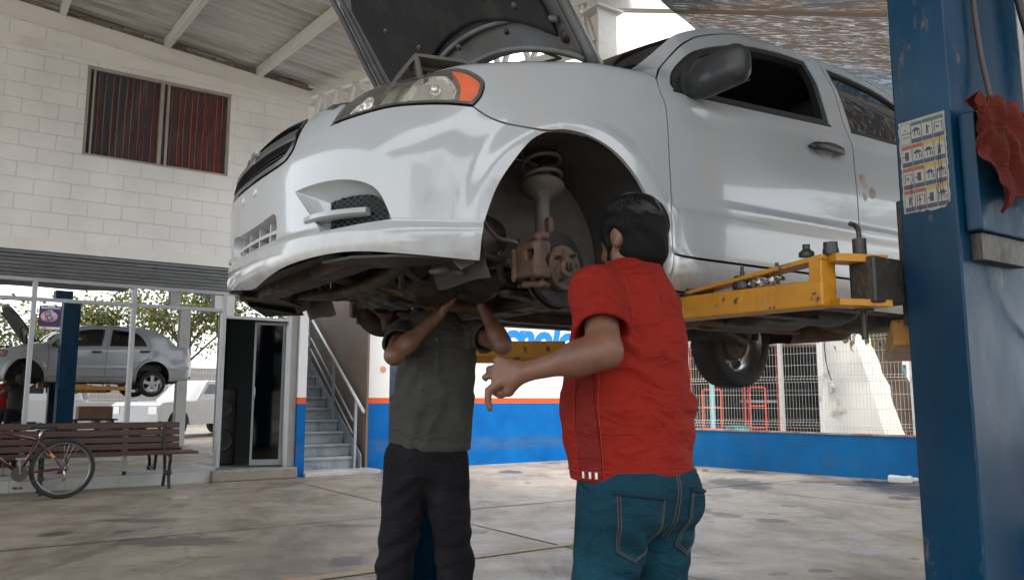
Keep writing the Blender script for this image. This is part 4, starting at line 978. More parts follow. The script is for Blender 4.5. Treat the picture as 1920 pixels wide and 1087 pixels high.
for sd in(1,-1):
    patch('front_wing',FEN,PAINT,car,.017,side=sd)
    d=patch('door',FD,PAINT,car,.028,side=sd,holes=[W1],hole_flange=.025,label='front door with its window wound down' if sd>0 else None)
    d2=patch('door',RD,PAINT,car,.03,side=sd,holes=[W2],hole_flange=.025,label='rear door with tinted window')
    patch('window_seal',W1,M_SEAL,d,.03,-.006,side=sd,holes=[shrink(W1,.030)],gap=0,flange=0,hole_flange=.03)
    patch('window_seal',W2,M_SEAL,d2,.03,-.006,side=sd,holes=[shrink(W2,.020)],gap=0,flange=0,hole_flange=.02)
    patch('mirror_sail',poly_smooth([(1.905,.925,1),(1.925,.985),(1.98,1.045),(2.06,1.105),(2.13,1.15,1),(2.15,1.04),(2.155,.935,1)],4),M_TRIM,d,.03,-.001,side=sd,gap=0,flange=.02)
    patch('belt_trim',[(1.90,.914),(2.04,.918),(2.41,.940),(2.872,.968),(2.872,.976),(2.41,.950),(2.04,.928),(1.90,.922)],M_SEAL,d,.03,.004,side=sd,gap=0,flange=.01)
    patch('belt_trim',[(3.02,.968),(3.35,.974),(3.765,.991),(3.765,.999),(3.35,.984),(3.02,.978)],M_SEAL,d2,.03,.004,side=sd,gap=0,flange=.01)
    patch('window_glass',shrink(W2,.012),M_GLASSD,d2,.06,-.018,side=sd,gap=0,flange=0)
    if sd<0: patch('window_glass',shrink(W1,.012),M_GLASSD,d,.06,-.018,side=sd,gap=0,flange=0)
    # inner door shell so the skin has a back
    patch('door_card',[(1.86,.30),(1.86,.93),(2.95,.965),(2.93,.30)],M_TRIM,d,.15,-.09,side=sd,gap=0,flange=0)
    patch('door_card',[(2.98,.30),(2.99,.97),(3.79,.98),(3.7,.66),(3.55,.5),(3.5,.3)],M_TRIM,d2,.15,-.09,side=sd,gap=0,flange=0)
    patch('sill',SILL,PAINT,car,.035,side=sd)
    patch('body_side',SD,PAINT,car,.035,side=sd)
    for (dd,u0,v0) in((d,2.765,.836),(d2,3.70,.872)):
        hp=patch('handle_cup',poly_smooth([(u0-.062,v0-.002),(u0-.02,v0+.034),(u0+.03,v0+.034),(u0+.055,v0),(u0+.03,v0-.036),(u0-.02,v0-.036)],4),mat('cup paint',(.50,.53,.54),.3,coat=.5),dd,.012,gap=0,flange=0,side=sd,f=lambda u,v:skin(u,v,.0012-.0))
        bm=new(); rings=[]
        for i in range(15):
            t=i/14; u=u0-.112+.224*t; h=(.016+.006*math.sin(math.pi*t))*(1 if 0<i<14 else .4); o=.010+.030*math.sin(math.pi*min(1,max(0,t)))**.6
            rings.append([bm.verts.new((lambda q:(q[0],sd*q[1],q[2]))(skin(u,v0+h*math.cos(a)-.006*(1-t),o+.011*math.sin(a)))) for a in [2*math.pi*k/10 for k in range(10)]])
        for A,Bv in zip(rings,rings[1:]):
            for k in range(10): bm.faces.new((A[k],A[(k+1)%10],Bv[(k+1)%10],Bv[k]))
        bm.faces.new(rings[0]); bm.faces.new(rings[-1][::-1])
        obj('handle',bm,M_TRIM,dd,True)
# filler flap outline, tail lamps, plate
patch('tail_lamp',poly_smooth([(4.95,.66,1),(4.95,.86,1),(U_T-.55,.88,1),(U_T-.50,.66,1)],3),mat('red tail lamp',(.45,.015,.01),.15,coat=1),car,.04,.004)
patch('tail_lamp',poly_smooth([(4.95,.66,1),(4.95,.86,1),(U_T-.55,.88,1),(U_T-.50,.66,1)],3),bpy.data.materials['red tail lamp'],car,.04,.004,side=-1)
# roof, screens, boot lid lofted between the two side frames
def loft(name,path,m,bulge,crown,parent=car,n=26,k=8,smooth=True):
    co=[];F_=[]
    pts=[];
    for i in range(len(path)-1):
        for j in range(k): t=j/k; pts.append((path[i][0]*(1-t)+path[i+1][0]*t,path[i][1]*(1-t)+path[i+1][1]*t,(i+t)/(len(path)-1)))
    pts.append((*path[-1],1.))
    for (u,v,t) in pts:
        x,y,z=skin(u,v,-.006)
        for i in range(n+1):
            s=-1+2*i/n; s=math.sin(s*math.pi/2)*.35+s*.65; q=1-s*s; co.append((x+bulge(t)*q,y*s,z+crown(t)*q))
    for a in range(len(pts)-1):
        for i in range(n): F_.append((a*(n+1)+i,a*(n+1)+i+1,(a+1)*(n+1)+i+1,(a+1)*(n+1)+i))
    me=bpy.data.meshes.new(name); me.from_pydata(co,[],F_); bm=new(); bm.from_mesh(me); bmesh.ops.recalc_face_normals(bm,faces=bm.faces[:]); bm.to_mesh(me); bm.free()
    return link(name,me,m,parent,True)
ws=loft('windscreen',[(1.70,1.045),(1.82,1.092),(2.0,1.197),(2.2,1.299),(2.42,1.380)],M_GLASSW,lambda t:.13-.03*t,lambda t:.00+.012*t)
loft('roof',[(2.42,1.380),(2.62,1.426),(2.9,1.457),(3.3,1.454),(3.65,1.428)],PAINT,lambda t:.10-.18*t,lambda t:.012+.028*t)
loft('rear_window',[(3.65,1.428),(3.88,1.38),(4.08,1.305),(4.30,1.195),(4.50,1.085)],M_GLASSD,lambda t:-.08-.05*t,lambda t:.04-.04*t)
loft('boot_lid',[(4.50,1.085),(4.62,1.032),(5.0,1.03),(U_T-.1,1.02)],PAINT,lambda t:-.13+.10*t,lambda t:.0)
loft('headlining',[(2.42,1.35),(2.62,1.395),(2.9,1.42),(3.3,1.42),(3.65,1.39)],mat('headlining',(.10,.10,.098),.9),lambda t:.14-.22*t,lambda t:.03)
# tail panel closing the back
bm=new(); box(bm,-3.475,-3.44,-.25,.25,.25,1.02); obj('tail_panel',bm,PAINT,car)
# cowl and dashboard, seats
bm=new(); box(bm,-.42,-.20,-.66,.66,.93,.985); obj('cowl_panel',bm,M_TRIM,car)
bm=new(); box(bm,-.95,-.45,-.66,.66,.62,.98); o=obj('dashboard',bm,M_TRIM,car); bevel(o,.06,3)
M_SEAT=mat('grey seat cloth',(.10,.10,.105),.9,var=.1,vs=30)
for y in(.36,-.36):
    s_=obj('seat',(lambda b:(box(b,-1.75,-1.2,y-.25,y+.25,.42,.60),b)[-1])(new()),M_SEAT,car); bevel(s_,.06,3)
    bm=new(); box(bm,-.08,.06,y-.23,y+.23,0,.58,Matrix.Translation((-1.72,0,.58))@Matrix.Rotation(R(-18),4,'Y')); o=obj('backrest',bm,M_SEAT,s_); bevel(o,.06,3)
    bm=new(); box(bm,-1.99,-1.89,y-.13,y+.13,1.16,1.34); o=obj('headrest',bm,M_SEAT,s_); bevel(o,.045,3)
bm=new(); box(bm,-2.75,-2.2,-.62,.62,.42,.60); s_=obj('rear_seat',bm,M_SEAT,car); bevel(s_,.06,3)
bm=new(); box(bm,-2.85,-2.70,-.62,.62,.6,1.12); o=obj('backrest',bm,M_SEAT,s_); bevel(o,.05,3)
# mirrors
for sd in(1,-1):
    def fm(P,sd=sd):
        Q=P.copy(); Q[...,1]*=sd
        th=R(18); ax=np.array([[math.cos(th),0,0],[0,1,0],[0,0,1]])
        d=sd_box(Q,(-.575,.950,.968),(.055,.125,.074),None,.052)
        d=smax(d,-(Q[...,0]+.623),.012)        # flat mirror side at the back
        d=smin(d,sd_cap(Q,(-.56,.90,.945),(-.57,.815,.955),.042,.050),.03)
        d=smin(d,sd_box(Q,(-.57,.805,.96),(.045,.012,.050),None,.012),.02); return d
    mo=sdf_mesh('door_mirror',fm,(-.70,(.76 if sd>0 else -1.13),.87),(-.38,(1.14 if sd>0 else -.76),1.11),.006,M_TRIM,car)
    bm=new(); 
    M=Matrix.Translation((-.6215,sd*.950,.968)); box(bm,-.001,.001,-.095,.095,-.055,.055,M); o=obj('mirror_glass',bm,mat('mirror silver',(.8,.8,.8),.02,1),mo)
for P,c in(([(2.985,.755),(3.01,.768),(3.035,.755),(3.03,.735),(3.045,.715),(3.02,.70),(3.0,.722),(2.99,.74)],(.30,.24,.19)),([(3.05,.70),(3.075,.715),(3.10,.695),(3.085,.665),(3.06,.66),(3.045,.68)],(.24,.22,.20)),([(3.0,.675),(3.02,.685),(3.03,.66),(3.015,.64),(3.0,.655)],(.34,.31,.28))):
    patch('paint_chip',poly_smooth(P,3),mat('bare primer',c,.8,var=.3,vs=30),car,.012,.0008,gap=0,flange=0)
# ---- bonnet, propped open about its rear hinge
M_HOODIN=mat('dirty bonnet underside',(.115,.125,.135),.5,.1,var=.25,vs=3,dirt=(.09,.075,.06),ds=4,dth=(.45,.75))
M_PAD=mat('black felt pad',(.012,.013,.014),.85,var=.4,vs=5,bump=.5,bs=20,dirt=(.045,.04,.035),ds=4,dth=(.5,.8))
HA=R(51)
hood=bpy.data.objects.new('bonnet',bpy.data.meshes.new('bonnet')); 
def hp(a,y,o=0):
    """a = distance forward from the hinge line, y across; crown and rear scallop"""
    w=.735-.06*_sm(.2,1.05,a)
    s=y/ .75
    rear=.17*(1-(s*s))        # rear edge curves forward toward the glass
    return (a,y,.035*(1-s*s)+.05*math.sin(min(1,max(0,a/1.1))*math.pi)*.5-.028*_sm(.6,.75,abs(y))*1+o)
def hood_sheet(name,o,m,parent,u0=0,u1=1,yw=1.,inset=0.):
    co=[];F_=[];NA,NY=30,34
    for i in range(NA+1):
        for j in range(NY+1):
            s=-1+2*j/NY; t=u0+(u1-u0)*i/NA; a0=-.02+.25*(1-s*s)+inset; a1=1.04-.14*s*s-.06*abs(s)**6-inset; a=a0+(a1-a0)*t
            w=(.715-.10*_sm(.35,1.1,a))*yw; co.append(hp(a,w*s,o))
    for i in range(NA):
        for j in range(NY): q=i*(NY+1)+j; F_.append((q,q+1,q+NY+2,q+NY+1))
    me=bpy.data.meshes.new(name); me.from_pydata(co,[],F_); ob=link(name,me,m,parent,True)
    return ob
hood=hood_sheet('bonnet',0,[PAINT],car); so_=hood.modifiers.new('thick','SOLIDIFY'); so_.thickness=.008; so_.offset=1
hood.location=(-.235,0,1.012); hood.rotation_euler=(0,-HA,0)
inn=hood_sheet('inner_panel',-.022,M_HOODIN,hood,yw=.975,inset=.012); so_=inn.modifiers.new('thick','SOLIDIFY'); so_.thickness=.010; so_.offset=1
pad=hood_sheet('insulation_pad',-.044,M_PAD,hood,.22,.92,.82); so_=pad.modifiers.new('thick','SOLIDIFY'); so_.thickness=.016; so_.offset=1
bm=new()
for sgn in(1,-1):
    tube(bm,[hp(a,sgn*(.71-.09*_sm(.35,1.1,a)),-.036) for a in [.02+.96*i/20 for i in range(21)]],.014,8)
    tube(bm,[hp(a,sgn*(.66-.09*_sm(.35,1.1,a)),-.034) for a in [.06+.86*i/20 for i in range(21)]],.010,8)
tube(bm,[hp(-.02+.25*(1-(y/.715)**2)+.03,y,-.035) for y in [-.66+1.32*i/20 for i in range(21)]],.016,8)
tube(bm,[hp(.15+.22*(1-(y/.75)**2),y,-.040) for y in [-.62+1.24*i/20 for i in range(21)]],.014,8)
obj('stiffener',bm,M_HOODIN,hood,True)
for (a,y) in((.35,.45),(.35,0),(.35,-.45),(.6,.4),(.6,-.4),(.6,0),(.82,.3),(.82,-.3),(.45,.3),(.45,-.25)):
    bm=new(); lathe(bm,[(0,-.006),(.014,-.005),(.016,0)],Matrix.Translation(Vector(hp(a,y,-.058))),14); obj('pad_clip',bm,mat('clip',(.05,.05,.05),.5),hood,True)
for (a,y,r_) in((.15,.60,.022),(.21,.52,.009),(.16,.66,.008),(.29,.30,.011),(.15,-.6,.02),(.3,.66,.007),(.42,.62,.006)):
    bm=new(); lathe(bm,[(0,-.003),(r_,-.003),(r_*1.15,.004)],Matrix.Translation(Vector(hp(a,y,-.036))),16); obj('panel_hole',bm,M_SEAL,hood,True)
bm=new(); p0=Vector((.42,-.38,.02)); 
tube(bm,[(-.36+.55*math.cos(HA)-.05*0,.10,.985+.55*math.sin(HA)-.07),(-.20,.48,1.10),(.05,.66,.95)],.006,8); obj('prop_rod',bm,M_TRIM,car,True)
# hinges
for y in(.66,-.66):
    bm=new(); M=Matrix.Translation((-.30,y*.95,.97))@Matrix.Rotation(-HA,4,'Y'); box(bm,.02,.13,-.012,.012,-.02,.01,M); box(bm,-.02,.03,-.012,.012,-.03,0,Matrix.Translation((-.34,y*.95,.95))); obj('hinge',bm,M_TRIM,car)
# radiator support and lamp brackets under the bonnet edge
bm=new()
pr=[(.03,.02),(-.03,.02),(-.03,-.02),(.03,-.02)]
tube(bm,[(.58,y,.72) for y in(-.60,-.3,0,.3,.60)],1,4,prof=pr)
obj('radiator_support',bm,M_UBLK,car)
bm=new(); co=[(.725,-.50,.70),(.74,0,.722),(.725,.50,.70),(.60,.54,.735),(.60,0,.75),(.60,-.54,.735)]
quad(bm,[co[0],co[1],co[4],co[5]]); quad(bm,[co[1],co[2],co[3],co[4]]); o=obj('radiator_cover',bm,M_UBLK,car); s=o.modifiers.new('t','SOLIDIFY'); s.thickness=.012
for sd in(1,-1):
    bm=new()
    pth=[(.585,.56,.74),(.53,.575,.83),(.485,.58,.895),(.45,.58,.90),(.33,.60,.905),(.22,.62,.895)]
    pth=[(a,sd*b,c) for a,b,c in pth]
    tube(bm,pth,1,4,prof=[(.028,.006),(-.028,.006),(-.028,-.006),(.028,-.006)]); tube(bm,[(.485,sd*.60,.89),(.47,sd*.61,.80)],.012,6)
    tube(bm,[(a,b-sd*.04,c-.014) for a,b,c in pth[2:]],.010,6); obj('lamp_bracket',bm,M_INNER,car)
# ---- wheel houses
def wellbox(cx,cz,r,y0,y1,side,name,m,mi,a0=-25,a1=205,inner=True):
    bm=new(); K=40; prev=None
    ring=[]
    for i in range(K+1):
        a=R(a0+(a1-a0)*i/K); rr=r*(1+.0*math.sin(a*6)); x=cx+rr*math.cos(a); z=cz+rr*math.sin(a)
        row=[bm.verts.new((x+(.004*math.sin(i*1.3) if 0<j<4 else 0),side*(y1+(y0-y1)*j/5),z+(.006*math.sin(i*.9+j) if 0<j<5 else 0))) for j in range(6)]
        if prev:
            for j in range(5): bm.faces.new((prev[j],row[j],row[j+1],prev[j+1]))
        prev=row; ring.append(row)
    o=obj(name,bm,m,car,True); o2=None
    if inner:
        bm=new(); P=[(cx+(r-.002)*math.cos(R(a)),cz+(r-.002)*math.sin(R(a))) for a in range(-8,189,7)]; P+= [(cx-r*.99,cz-.04),(cx-r*.7,cz+.02),(cx-.10,cz+.03),(cx+.10,cz+.05),(cx+.16,cz-.02),(cx+r*.99,cz-.05)]
        A=[bm.verts.new((x,side*y0,z)) for x,z in P]; bm.faces.new(A); B=[bm.verts.new((x,side*(y0-.01),z)) for x,z in P]; bm.faces.new(B[::-1])
        for i in range(len(P)): bm.faces.new((A[i],A[(i+1)%len(P)],B[(i+1)%len(P)],B[i]))
        obj('inner_wing',bm,mi,car)
    return o
for sd in(1,-1):
    wellbox(-.005,.30,.362,.47,.812,sd,'arch_liner',M_WELL,M_INNER)
    wellbox(-2.48,.30,.368,.52,.815,sd,'arch_liner',M_WELL,M_WELL)
# ---- front suspension, one side then its mirror
HY,HZc=.742,.215
def mirror_copy(o,parent):
    c=o.copy(); COL.objects.link(c); c.parent=parent; return c
def corner(sd):
    root_parts=[]
    S=lambda p:(p[0],sd*p[1],p[2])
    ax=Vector((-.17,sd*.985,.02)).normalized()
    H=Vector((.0,sd*.715,HZc)); Mh=axisM(H,ax)
    bm=new(); lathe(bm,[(.05,-.012),(.126,-.012),(.1275,-.010),(.1275,.010),(.126,.012),(.079,.012),(.077,.014)],Mh,72); disc=obj('brake_disc',bm,M_DISC,car,autos=35)
    bm=new(); lathe(bm,[(.077,.012),(.0765,.036),(.073,.040),(.036,.040),(.034,.042),(.034,.052),(.029,.055),(.016,.055),(.016,.050),(0,.050)],Mh,48); hubo=obj('hub_hat',bm,M_RUST,disc,autos=35)
    for k in range(4):
        a=R(45+90*k+12); 
        bm=new(); q=Mh@Matrix.Translation((.052*math.cos(a),.052*math.sin(a),.040)); lathe(bm,[(.0085,0),(.0085,.004),(.0062,.005),(.0062,.026),(.004,.028),(0,.028)],q,12); obj('wheel_stud',bm,M_UND2,hubo,autos=30)
        a+=R(45); bm=new(); q=Mh@Matrix.Translation((.054*math.cos(a),.054*math.sin(a),.0405)); lathe(bm,[(.0075,0),(.0,.0)],q,12); obj('hat_hole',bm,M_SEAL,hubo)
    bm=new(); q=Mh@Matrix.Translation((0,0,.050)); lathe(bm,[(.016,0),(.016,.012),(.011,.014),(.008,.022),(0,.022)],q,6); obj('axle_nut',bm,M_UND2,hubo)
    # dust shield behind
    bm=new(); lathe(bm,[(.03,-.03),(.135,-.026),(.137,-.018)],Mh,40,a0=R(-160),a1=R(80)); o=obj('dust_shield',bm,M_UND,disc,True); m_=o.modifiers.new('t','SOLIDIFY'); m_.thickness=.002
    # caliper, carrier, pads
    Mi=Mh.inverted(); 
    def fc(P):
        Q=P@np.array(Mh.to_3x3())-np.array(Mh.to_3x3().transposed()@Mh.translation)
        x,y,z=Q[...,0],Q[...,1],Q[...,2]
        return Q
    M3=np.array(Mh.to_3x3()); T3=np.array(Mh.translation)
    # local frame of the disc: find 'forward' and 'up' directions in it
    fw=Mh.to_3x3().transposed()@Vector((1,0,0)); fw.z=0; fw.normalize(); up=Mh.to_3x3().transposed()@Vector((0,0,1)); up.z=0; up.normalize()
    def L(f,u,w): return np.array(fw*f+up*u+Vector((0,0,w)))
    def fcal(P):
        Q=(P-T3)@M3
        A=np.stack([np.array(fw),np.array(up),np.array([0,0,1.])],1)
        d=sd_box(Q,L(.108,.015,.038),(.030,.062,.014),A,.010)                 # outer fingers
        d=smin(d,sd_box(Q,L(.135,.015,.0),(.016,.058,.045),A,.010),.012)      # bridge
        d=smin(d,sd_cap(Q,L(.108,.015,-.070),L(.108,.015,-.02),.030,.034),.012) # piston body
        d=smax(d,-sd_box(Q,L(.138,.030,.020),(.03,.018,.016),A,.006),.006)    # window
        d=smax(d,-sd_cap(Q,L(.082,.012,.030),L(.082,.012,.06),.020,.020),.006)
        d=smin(d,sd_cap(Q,L(.128,.085,-.035),L(.120,.092,.030),.011,.012),.008)
        d=smin(d,sd_cap(Q,L(.120,.092,.030),L(.085,.098,.034),.012,.013),.008)
        d=smin(d,sd_cap(Q,L(.122,-.060,-.035),L(.105,-.065,.032),.012,.012),.008)
        d=smin(d,sd_cap(Q,L(.105,-.065,.032),L(.080,-.066,.030),.012,.011),.008)
        d=smin(d,sd_cap(Q,L(.150,.050,-.055),L(.150,-.045,-.055),.009,.009),.01)
        return d
    c=H+Vector((.11,0,0)); lo=c-Vector((.14,.14,.15)); hi=c+Vector((.14,.14,.15))
    cal=sdf_mesh('brake_caliper',fcal,lo,hi,.004,M_RUST,car)
    bm=new(); q=Mh@Matrix.Translation(Vector(L(.128,.088,-.06).tolist())); lathe(bm,[(0,0),(.008,0),(.008,.012),(0,.012)],q,6); obj('guide_bolt',bm,M_UND2,cal); bm=new(); q=Mh@Matrix.Translation(Vector(L(.122,-.062,-.06).tolist())); lathe(bm,[(0,0),(.008,0),(.008,.012),(0,.012)],q,6); obj('guide_bolt',bm,M_UND2,cal)
    # knuckle + strut + spring
    top=S((-.035,.575,.66)); bot=S((.005,.640,.37))
    def fk(P):
        d=sd_cap(P,tuple(H-ax*.03),tuple(H-ax*.075),.045,.040)
        d=smin(d,sd_cap(P,tuple(H-ax*.06),S((.02,.635,.34)),.026,.022),.03)
        d=smin(d,sd_cap(P,tuple(H-ax*.05),S((.0,.66,.11)),.028,.020),.03)
        d=smin(d,sd_cap(P,tuple(H-ax*.05),S((.14,.63,.24)),.020,.014),.02); return d
    sdf_mesh('steering_knuckle',fk,(-.08,(.52 if sd>0 else -.76),.07),(.18,(.76 if sd>0 else -.52),.42),.006,M_RUST,car)
    V1,V2=Vector(bot),Vector(top); dv=(V2-V1).normalized()
    strut=obj('strut',(lambda b:(tube(b,[V1-dv*.03,V1+dv*.10,V1+dv*.101,V1+dv*.175],[.027,.027,.0255,.0255],20),b)[-1])(new()),M_INNER,car,autos=40)
    bm=new(); a_,b__=frame_of(dv,(1,0,0))
    box(bm,-.030,.030,-.010,.010,-.045,.045,axisM(V1-dv*.02+Vector((0,sd*.02,0)),dv,(1,0,0))); obj('clamp_bracket',bm,M_RUST,strut)
    bm=new(); tube(bm,[V1+dv*.17,V2+dv*.05],.010,10); obj('damper_rod',bm,M_UND2,strut,True)
    bm=new(); lathe(bm,[(.027,-.062),(.036,-.045),(.050,-.036),(.070,-.022),(.082,-.004),(.080,.004),(.062,.004),(.03,.006),(.012,.008)],axisM(V1+dv*.165,dv),36); obj('spring_seat',bm,M_INNER,strut,True)
    pts=[]; turns=2.3
    for i in range(int(turns*24)+1):
        t=i/(turns*24); a=2*math.pi*turns*t+1.1; r_=.069; q=V1+dv*(.180+.150*t)+(a_*math.cos(a)+b__*math.sin(a))*r_; pts.append(q)
    bm=new(); tube(bm,pts,.0085,10); obj('coil_spring',bm,mat('spring paint',(.10,.095,.09),.5,var=.2,bump=.2),strut,True)
    bm=new(); lathe(bm,[(.0,.015),(.05,.012),(.070,.0),(.072,-.008),(.03,-.012),(.012,-.04)],axisM(V1+dv*.345,dv),30); obj('top_mount',bm,M_UND,strut,True)
    # brake hose, sensor pipe, arm, shaft
    bm=new(); P=cr_path([S(p) for p in[(.20,.50,.475),(.215,.545,.485),(.22,.575,.44),(.215,.60,.37),(.19,.64,.315),(.15,.68,.300),(.125,.685,.285)]],8); tube(bm,P,.0065,8); hs=obj('brake_hose',bm,M_INNER,car,True)
    bm=new(); P=cr_path([S(p) for p in[(.22,.50,.40),(.225,.555,.41),(.235,.57,.46),(.235,.57,.52),(.225,.56,.545),(.21,.55,.52),(.213,.55,.47)]],6); tube(bm,P,.0028,6); tube(bm,[S((.213,.55,.492)),S((.214,.553,.474))],.013,6); obj('metal_pipe',bm,M_RUST,hs,True)
    def fa(P):
        d=sd_cap(P,S((0,.655,.105)),S((-.02,.36,.175)),.022,.030,((0,0,1),.55)); d=smin(d,sd_cap(P,S((0,.62,.11)),S((-.24,.38,.17)),.024,.030,((0,0,1),.5)),.04)
        return d
    sdf_mesh('control_arm',fa,(-.30,(.28 if sd>0 else -.72),.06),(.08,(.72 if sd>0 else -.28),.23),.008,M_UND,car)
    bm=new(); tube(bm,[tuple(H-ax*.06),S((.0,.56,.23)),S((.0,.56,.23)),S((0,.50,.235)),S((0,.44,.24)),S((0,.30,.25))],[.02,.014,.034,.040,.015,.015],14); obj('drive_shaft',bm,M_UBLK,car,True)
    bm=new(); tube(bm,[S((.145,.635,.24)),S((.14,.52,.235)),S((.12,.30,.24))],[.013,.009,.012],10); obj('track_rod',bm,M_UND2,car,True)
    bm=new(); P=cr_path([S(p) for p in[(-.02,.62,.42),(-.06,.60,.30),(-.08,.56,.16)]],5); tube(bm,P,.006,8); obj('drop_link',bm,M_UND,car,True)
corner(1); corner(-1)
# ---- rear wheels hang low on the twist beam
def wheel(sd):
    C=Vector((-2.48,sd*.735,.145)); M=axisM(C,(0,sd,.0))
    M_T=bpy.data.materials.get('tyre rubber') or mat('tyre rubber',(.018,.018,.019),.75,var=.25,vs=6,bump=.25,dirt=(.06,.055,.05),ds=6,dth=(.55,.8))
    bm=new(); prof=[(.190,-.085),(.205,-.092),(.245,-.098),(.272,-.092),(.287,-.075),(.2885,-.030),(.2895,0),(.2885,.030),(.287,.075),(.272,.092),(.245,.098),(.205,.092),(.190,.085)]
    n=140; rings=[]
    for r_,h in prof:
        rings.append([bm.verts.new(M@Vector(((r_-(.0075 if (abs(h)>.02 and r_>.27 and (k+(1 if h>0 else 0)*2)%4==0) else 0)-(.006 if abs(abs(h)-.030)<.001 and k%1==0 and 0 else 0))*math.cos(2*math.pi*(k+h*26)/n),(r_-(.0075 if (abs(h)>.02 and r_>.27 and (k+(1 if h>0 else 0)*2)%4==0) else 0))*math.sin(2*math.pi*(k+h*26)/n),h))) for k in range(n)])
    for A,B in zip(rings,rings[1:]):
        for k in range(n): bm.faces.new((A[k],A[(k+1)%n],B[(k+1)%n],B[k]))
    w=obj('wheel',bm,M_T,car,autos=45)
    bm=new()
    for h in(-.034,.034,.0): 
        pass
    lathe(bm,[(.198,-.092),(.192,-.088),(.184,-.070),(.172,-.055),(.170,.02),(.180,.06),(.192,.086),(.200,.092),(.200,.085),(.176,.03)],M,56); rim=obj('rim',bm,M_SILV,w,autos=40)
    bm=new()
    for k in range(5):
        a=2*math.pi*k/5+.3
        for da in(-.11,.11):
            q=M@Matrix.Rotation(a+da*.0,4,'Z'); P=[(.03,-.030),(.10,-.034+(da>0)*.0),(.180,-.044),(.180,.044),(.10,.034),(.03,.030)]
        prism(bm,P,.045,.062,M@Matrix.Rotation(a,4,'Z'))
    lathe(bm,[(0,.072),(.028,.070),(.034,.062),(.06,.06),(.062,.045),(0,.04)],M,30); obj('spokes',bm,M_SILV,rim,autos=30)
    bm=new(); lathe(bm,[(0,-.07),(.06,-.068),(.105,-.055),(.112,-.03),(.112,.03),(0,.035)],M,36); obj('brake_drum',bm,M_RUST,w,autos=40)
    return w
wheel(1); wheel(-1)
bm=new(); tube(bm,cr_path([(-2.42,-.64,.15),(-2.20,-.60,.22),(-2.10,-.50,.27),(-2.10,0,.27),(-2.10,.50,.27),(-2.20,.60,.22),(-2.42,.64,.15)],6),.035,12); 
for sd in(1,-1): tube(bm,[(-1.85,sd*.56,.27),(-2.15,sd*.58,.24),(-2.48,sd*.63,.15)],[.035,.032,.04],10)
obj('rear_axle_beam',bm,M_UND,car,True)
for sd in(1,-1):
    pts=[(-2.50+.055*math.cos(a*.5),sd*(.53+.055*math.sin(a*.5)),.20+.0034*a) for a in range(0,76)]; bm=new(); tube(bm,pts,.007,6); obj('rear_spring',bm,M_UBLK,car,True)
    bm=new(); tube(bm,[(-2.56,sd*.60,.16),(-2.62,sd*.58,.55)],.022,10); obj('rear_damper',bm,M_UBLK,car,True)
bm=new(); tube(bm,cr_path([(-2.35,-.58,.30),(-2.46,-.60,.26),(-2.50,-.61,.16),(-2.46,-.62,.06),(-2.44,-.63,.02)],6),.005,6); obj('hand_brake_cable',bm,M_RUST,car,True)
# ---- floor pan, rails, exhaust, tank
def slab_with_ribs(x0,x1,y0,y1,z,fn,nx,ny,m,name,th=.02):
    co=[];F_=[]
    for i in range(nx+1):
        for j in range(ny+1):
            x=x0+(x1-x0)*i/nx; y=y0+(y1-y0)*j/ny; co.append((x,y,z+fn(x,y)))
    for i in range(nx):
        for j in range(ny): q=i*(ny+1)+j; F_.append((q,q+1,q+ny+2,q+ny+1))
    me=bpy.data.meshes.new(name); me.from_pydata(co,[],F_); o=link(name,me,m,car,True); s=o.modifiers.new('t','SOLIDIFY'); s.thickness=th; s.offset=0; return o
def ff(x,y):
    h=.14*math.exp(-(y/.13)**4)
    h+=.012*(math.sin(y*38)>.3)*(abs(y)>.2)*(abs(y)<.62)
    h-=.035*(_sm(.40,.43,abs(y))*(1-_sm(.50,.53,abs(y))))
    h+=.05*_sm(.66,.72,abs(y))*0
    return h
slab_with_ribs(-.40,-1.75,-.70,.70,.215,ff,40,90,M_UND,'floor_pan')
slab_with_ribs(-1.75,-3.35,-.70,.70,.30,lambda x,y:-.10*math.exp(-((x+2.95)/.28)**4-((y+.05)/.30)**4)+.02*math.sin(x*30)*(abs(y)>.35),44,44,M_UND,'boot_floor')
bm=new(); 
def rib(p): tube(bm,p,1,4,prof=[(.045,.022),(-.045,.022),(-.045,-.022),(.045,-.022)])
for y in(.46,-.46): rib([(.55,y,.34),(.30,y,.33),(.05,y*.98,.30),(-.35,y*.95,.19),(-.6,y*.95,.178),(-1.7,y,.178)])
for y in(.72,-.72): rib([(-.35,y,.19),(-3.0+1.0,y,.19)])
obj('chassis_rail',bm,M_UND,car)
bm=new(); P=cr_path([(.30,.02,.22),(.10,.05,.16),(-.15,.03,.155),(-.5,.02,.20),(-.9,.02,.20),(-1.5,-.02,.18),(-1.9,-.18,.20),(-2.2,-.30,.20),(-2.8,-.45,.22)],8); tube(bm,P,.026,12); ex=obj('exhaust_pipe',bm,M_RUST,car,True)
bm=new(); lathe(bm,[(.0,-.22),(.06,-.21),(.085,-.17),(.085,.17),(.06,.21),(0,.22)],axisM((-1.15,.02,.19),(1,0,0))@Matrix.Diagonal((1.3,.8,1,1)),24); obj('silencer',bm,M_RUST,ex,True)
bm=new(); lathe(bm,[(.0,-.25),(.09,-.24),(.11,-.2),(.11,.2),(.09,.24),(0,.25)],axisM((-2.95,-.46,.24),(0,1,0))@Matrix.Diagonal((1.2,.8,1,1)),24); obj('silencer',bm,M_RUST,ex,True)
def ft(P): return sd_box(P,(-1.88,.05,.235),(.24,.42,.075),None,.05)-.01*np.sin(P[...,1]*25)
sdf_mesh('fuel_tank',ft,(-2.2,-.45,.12),(-1.58,.55,.36),.02,M_UBLK,car)
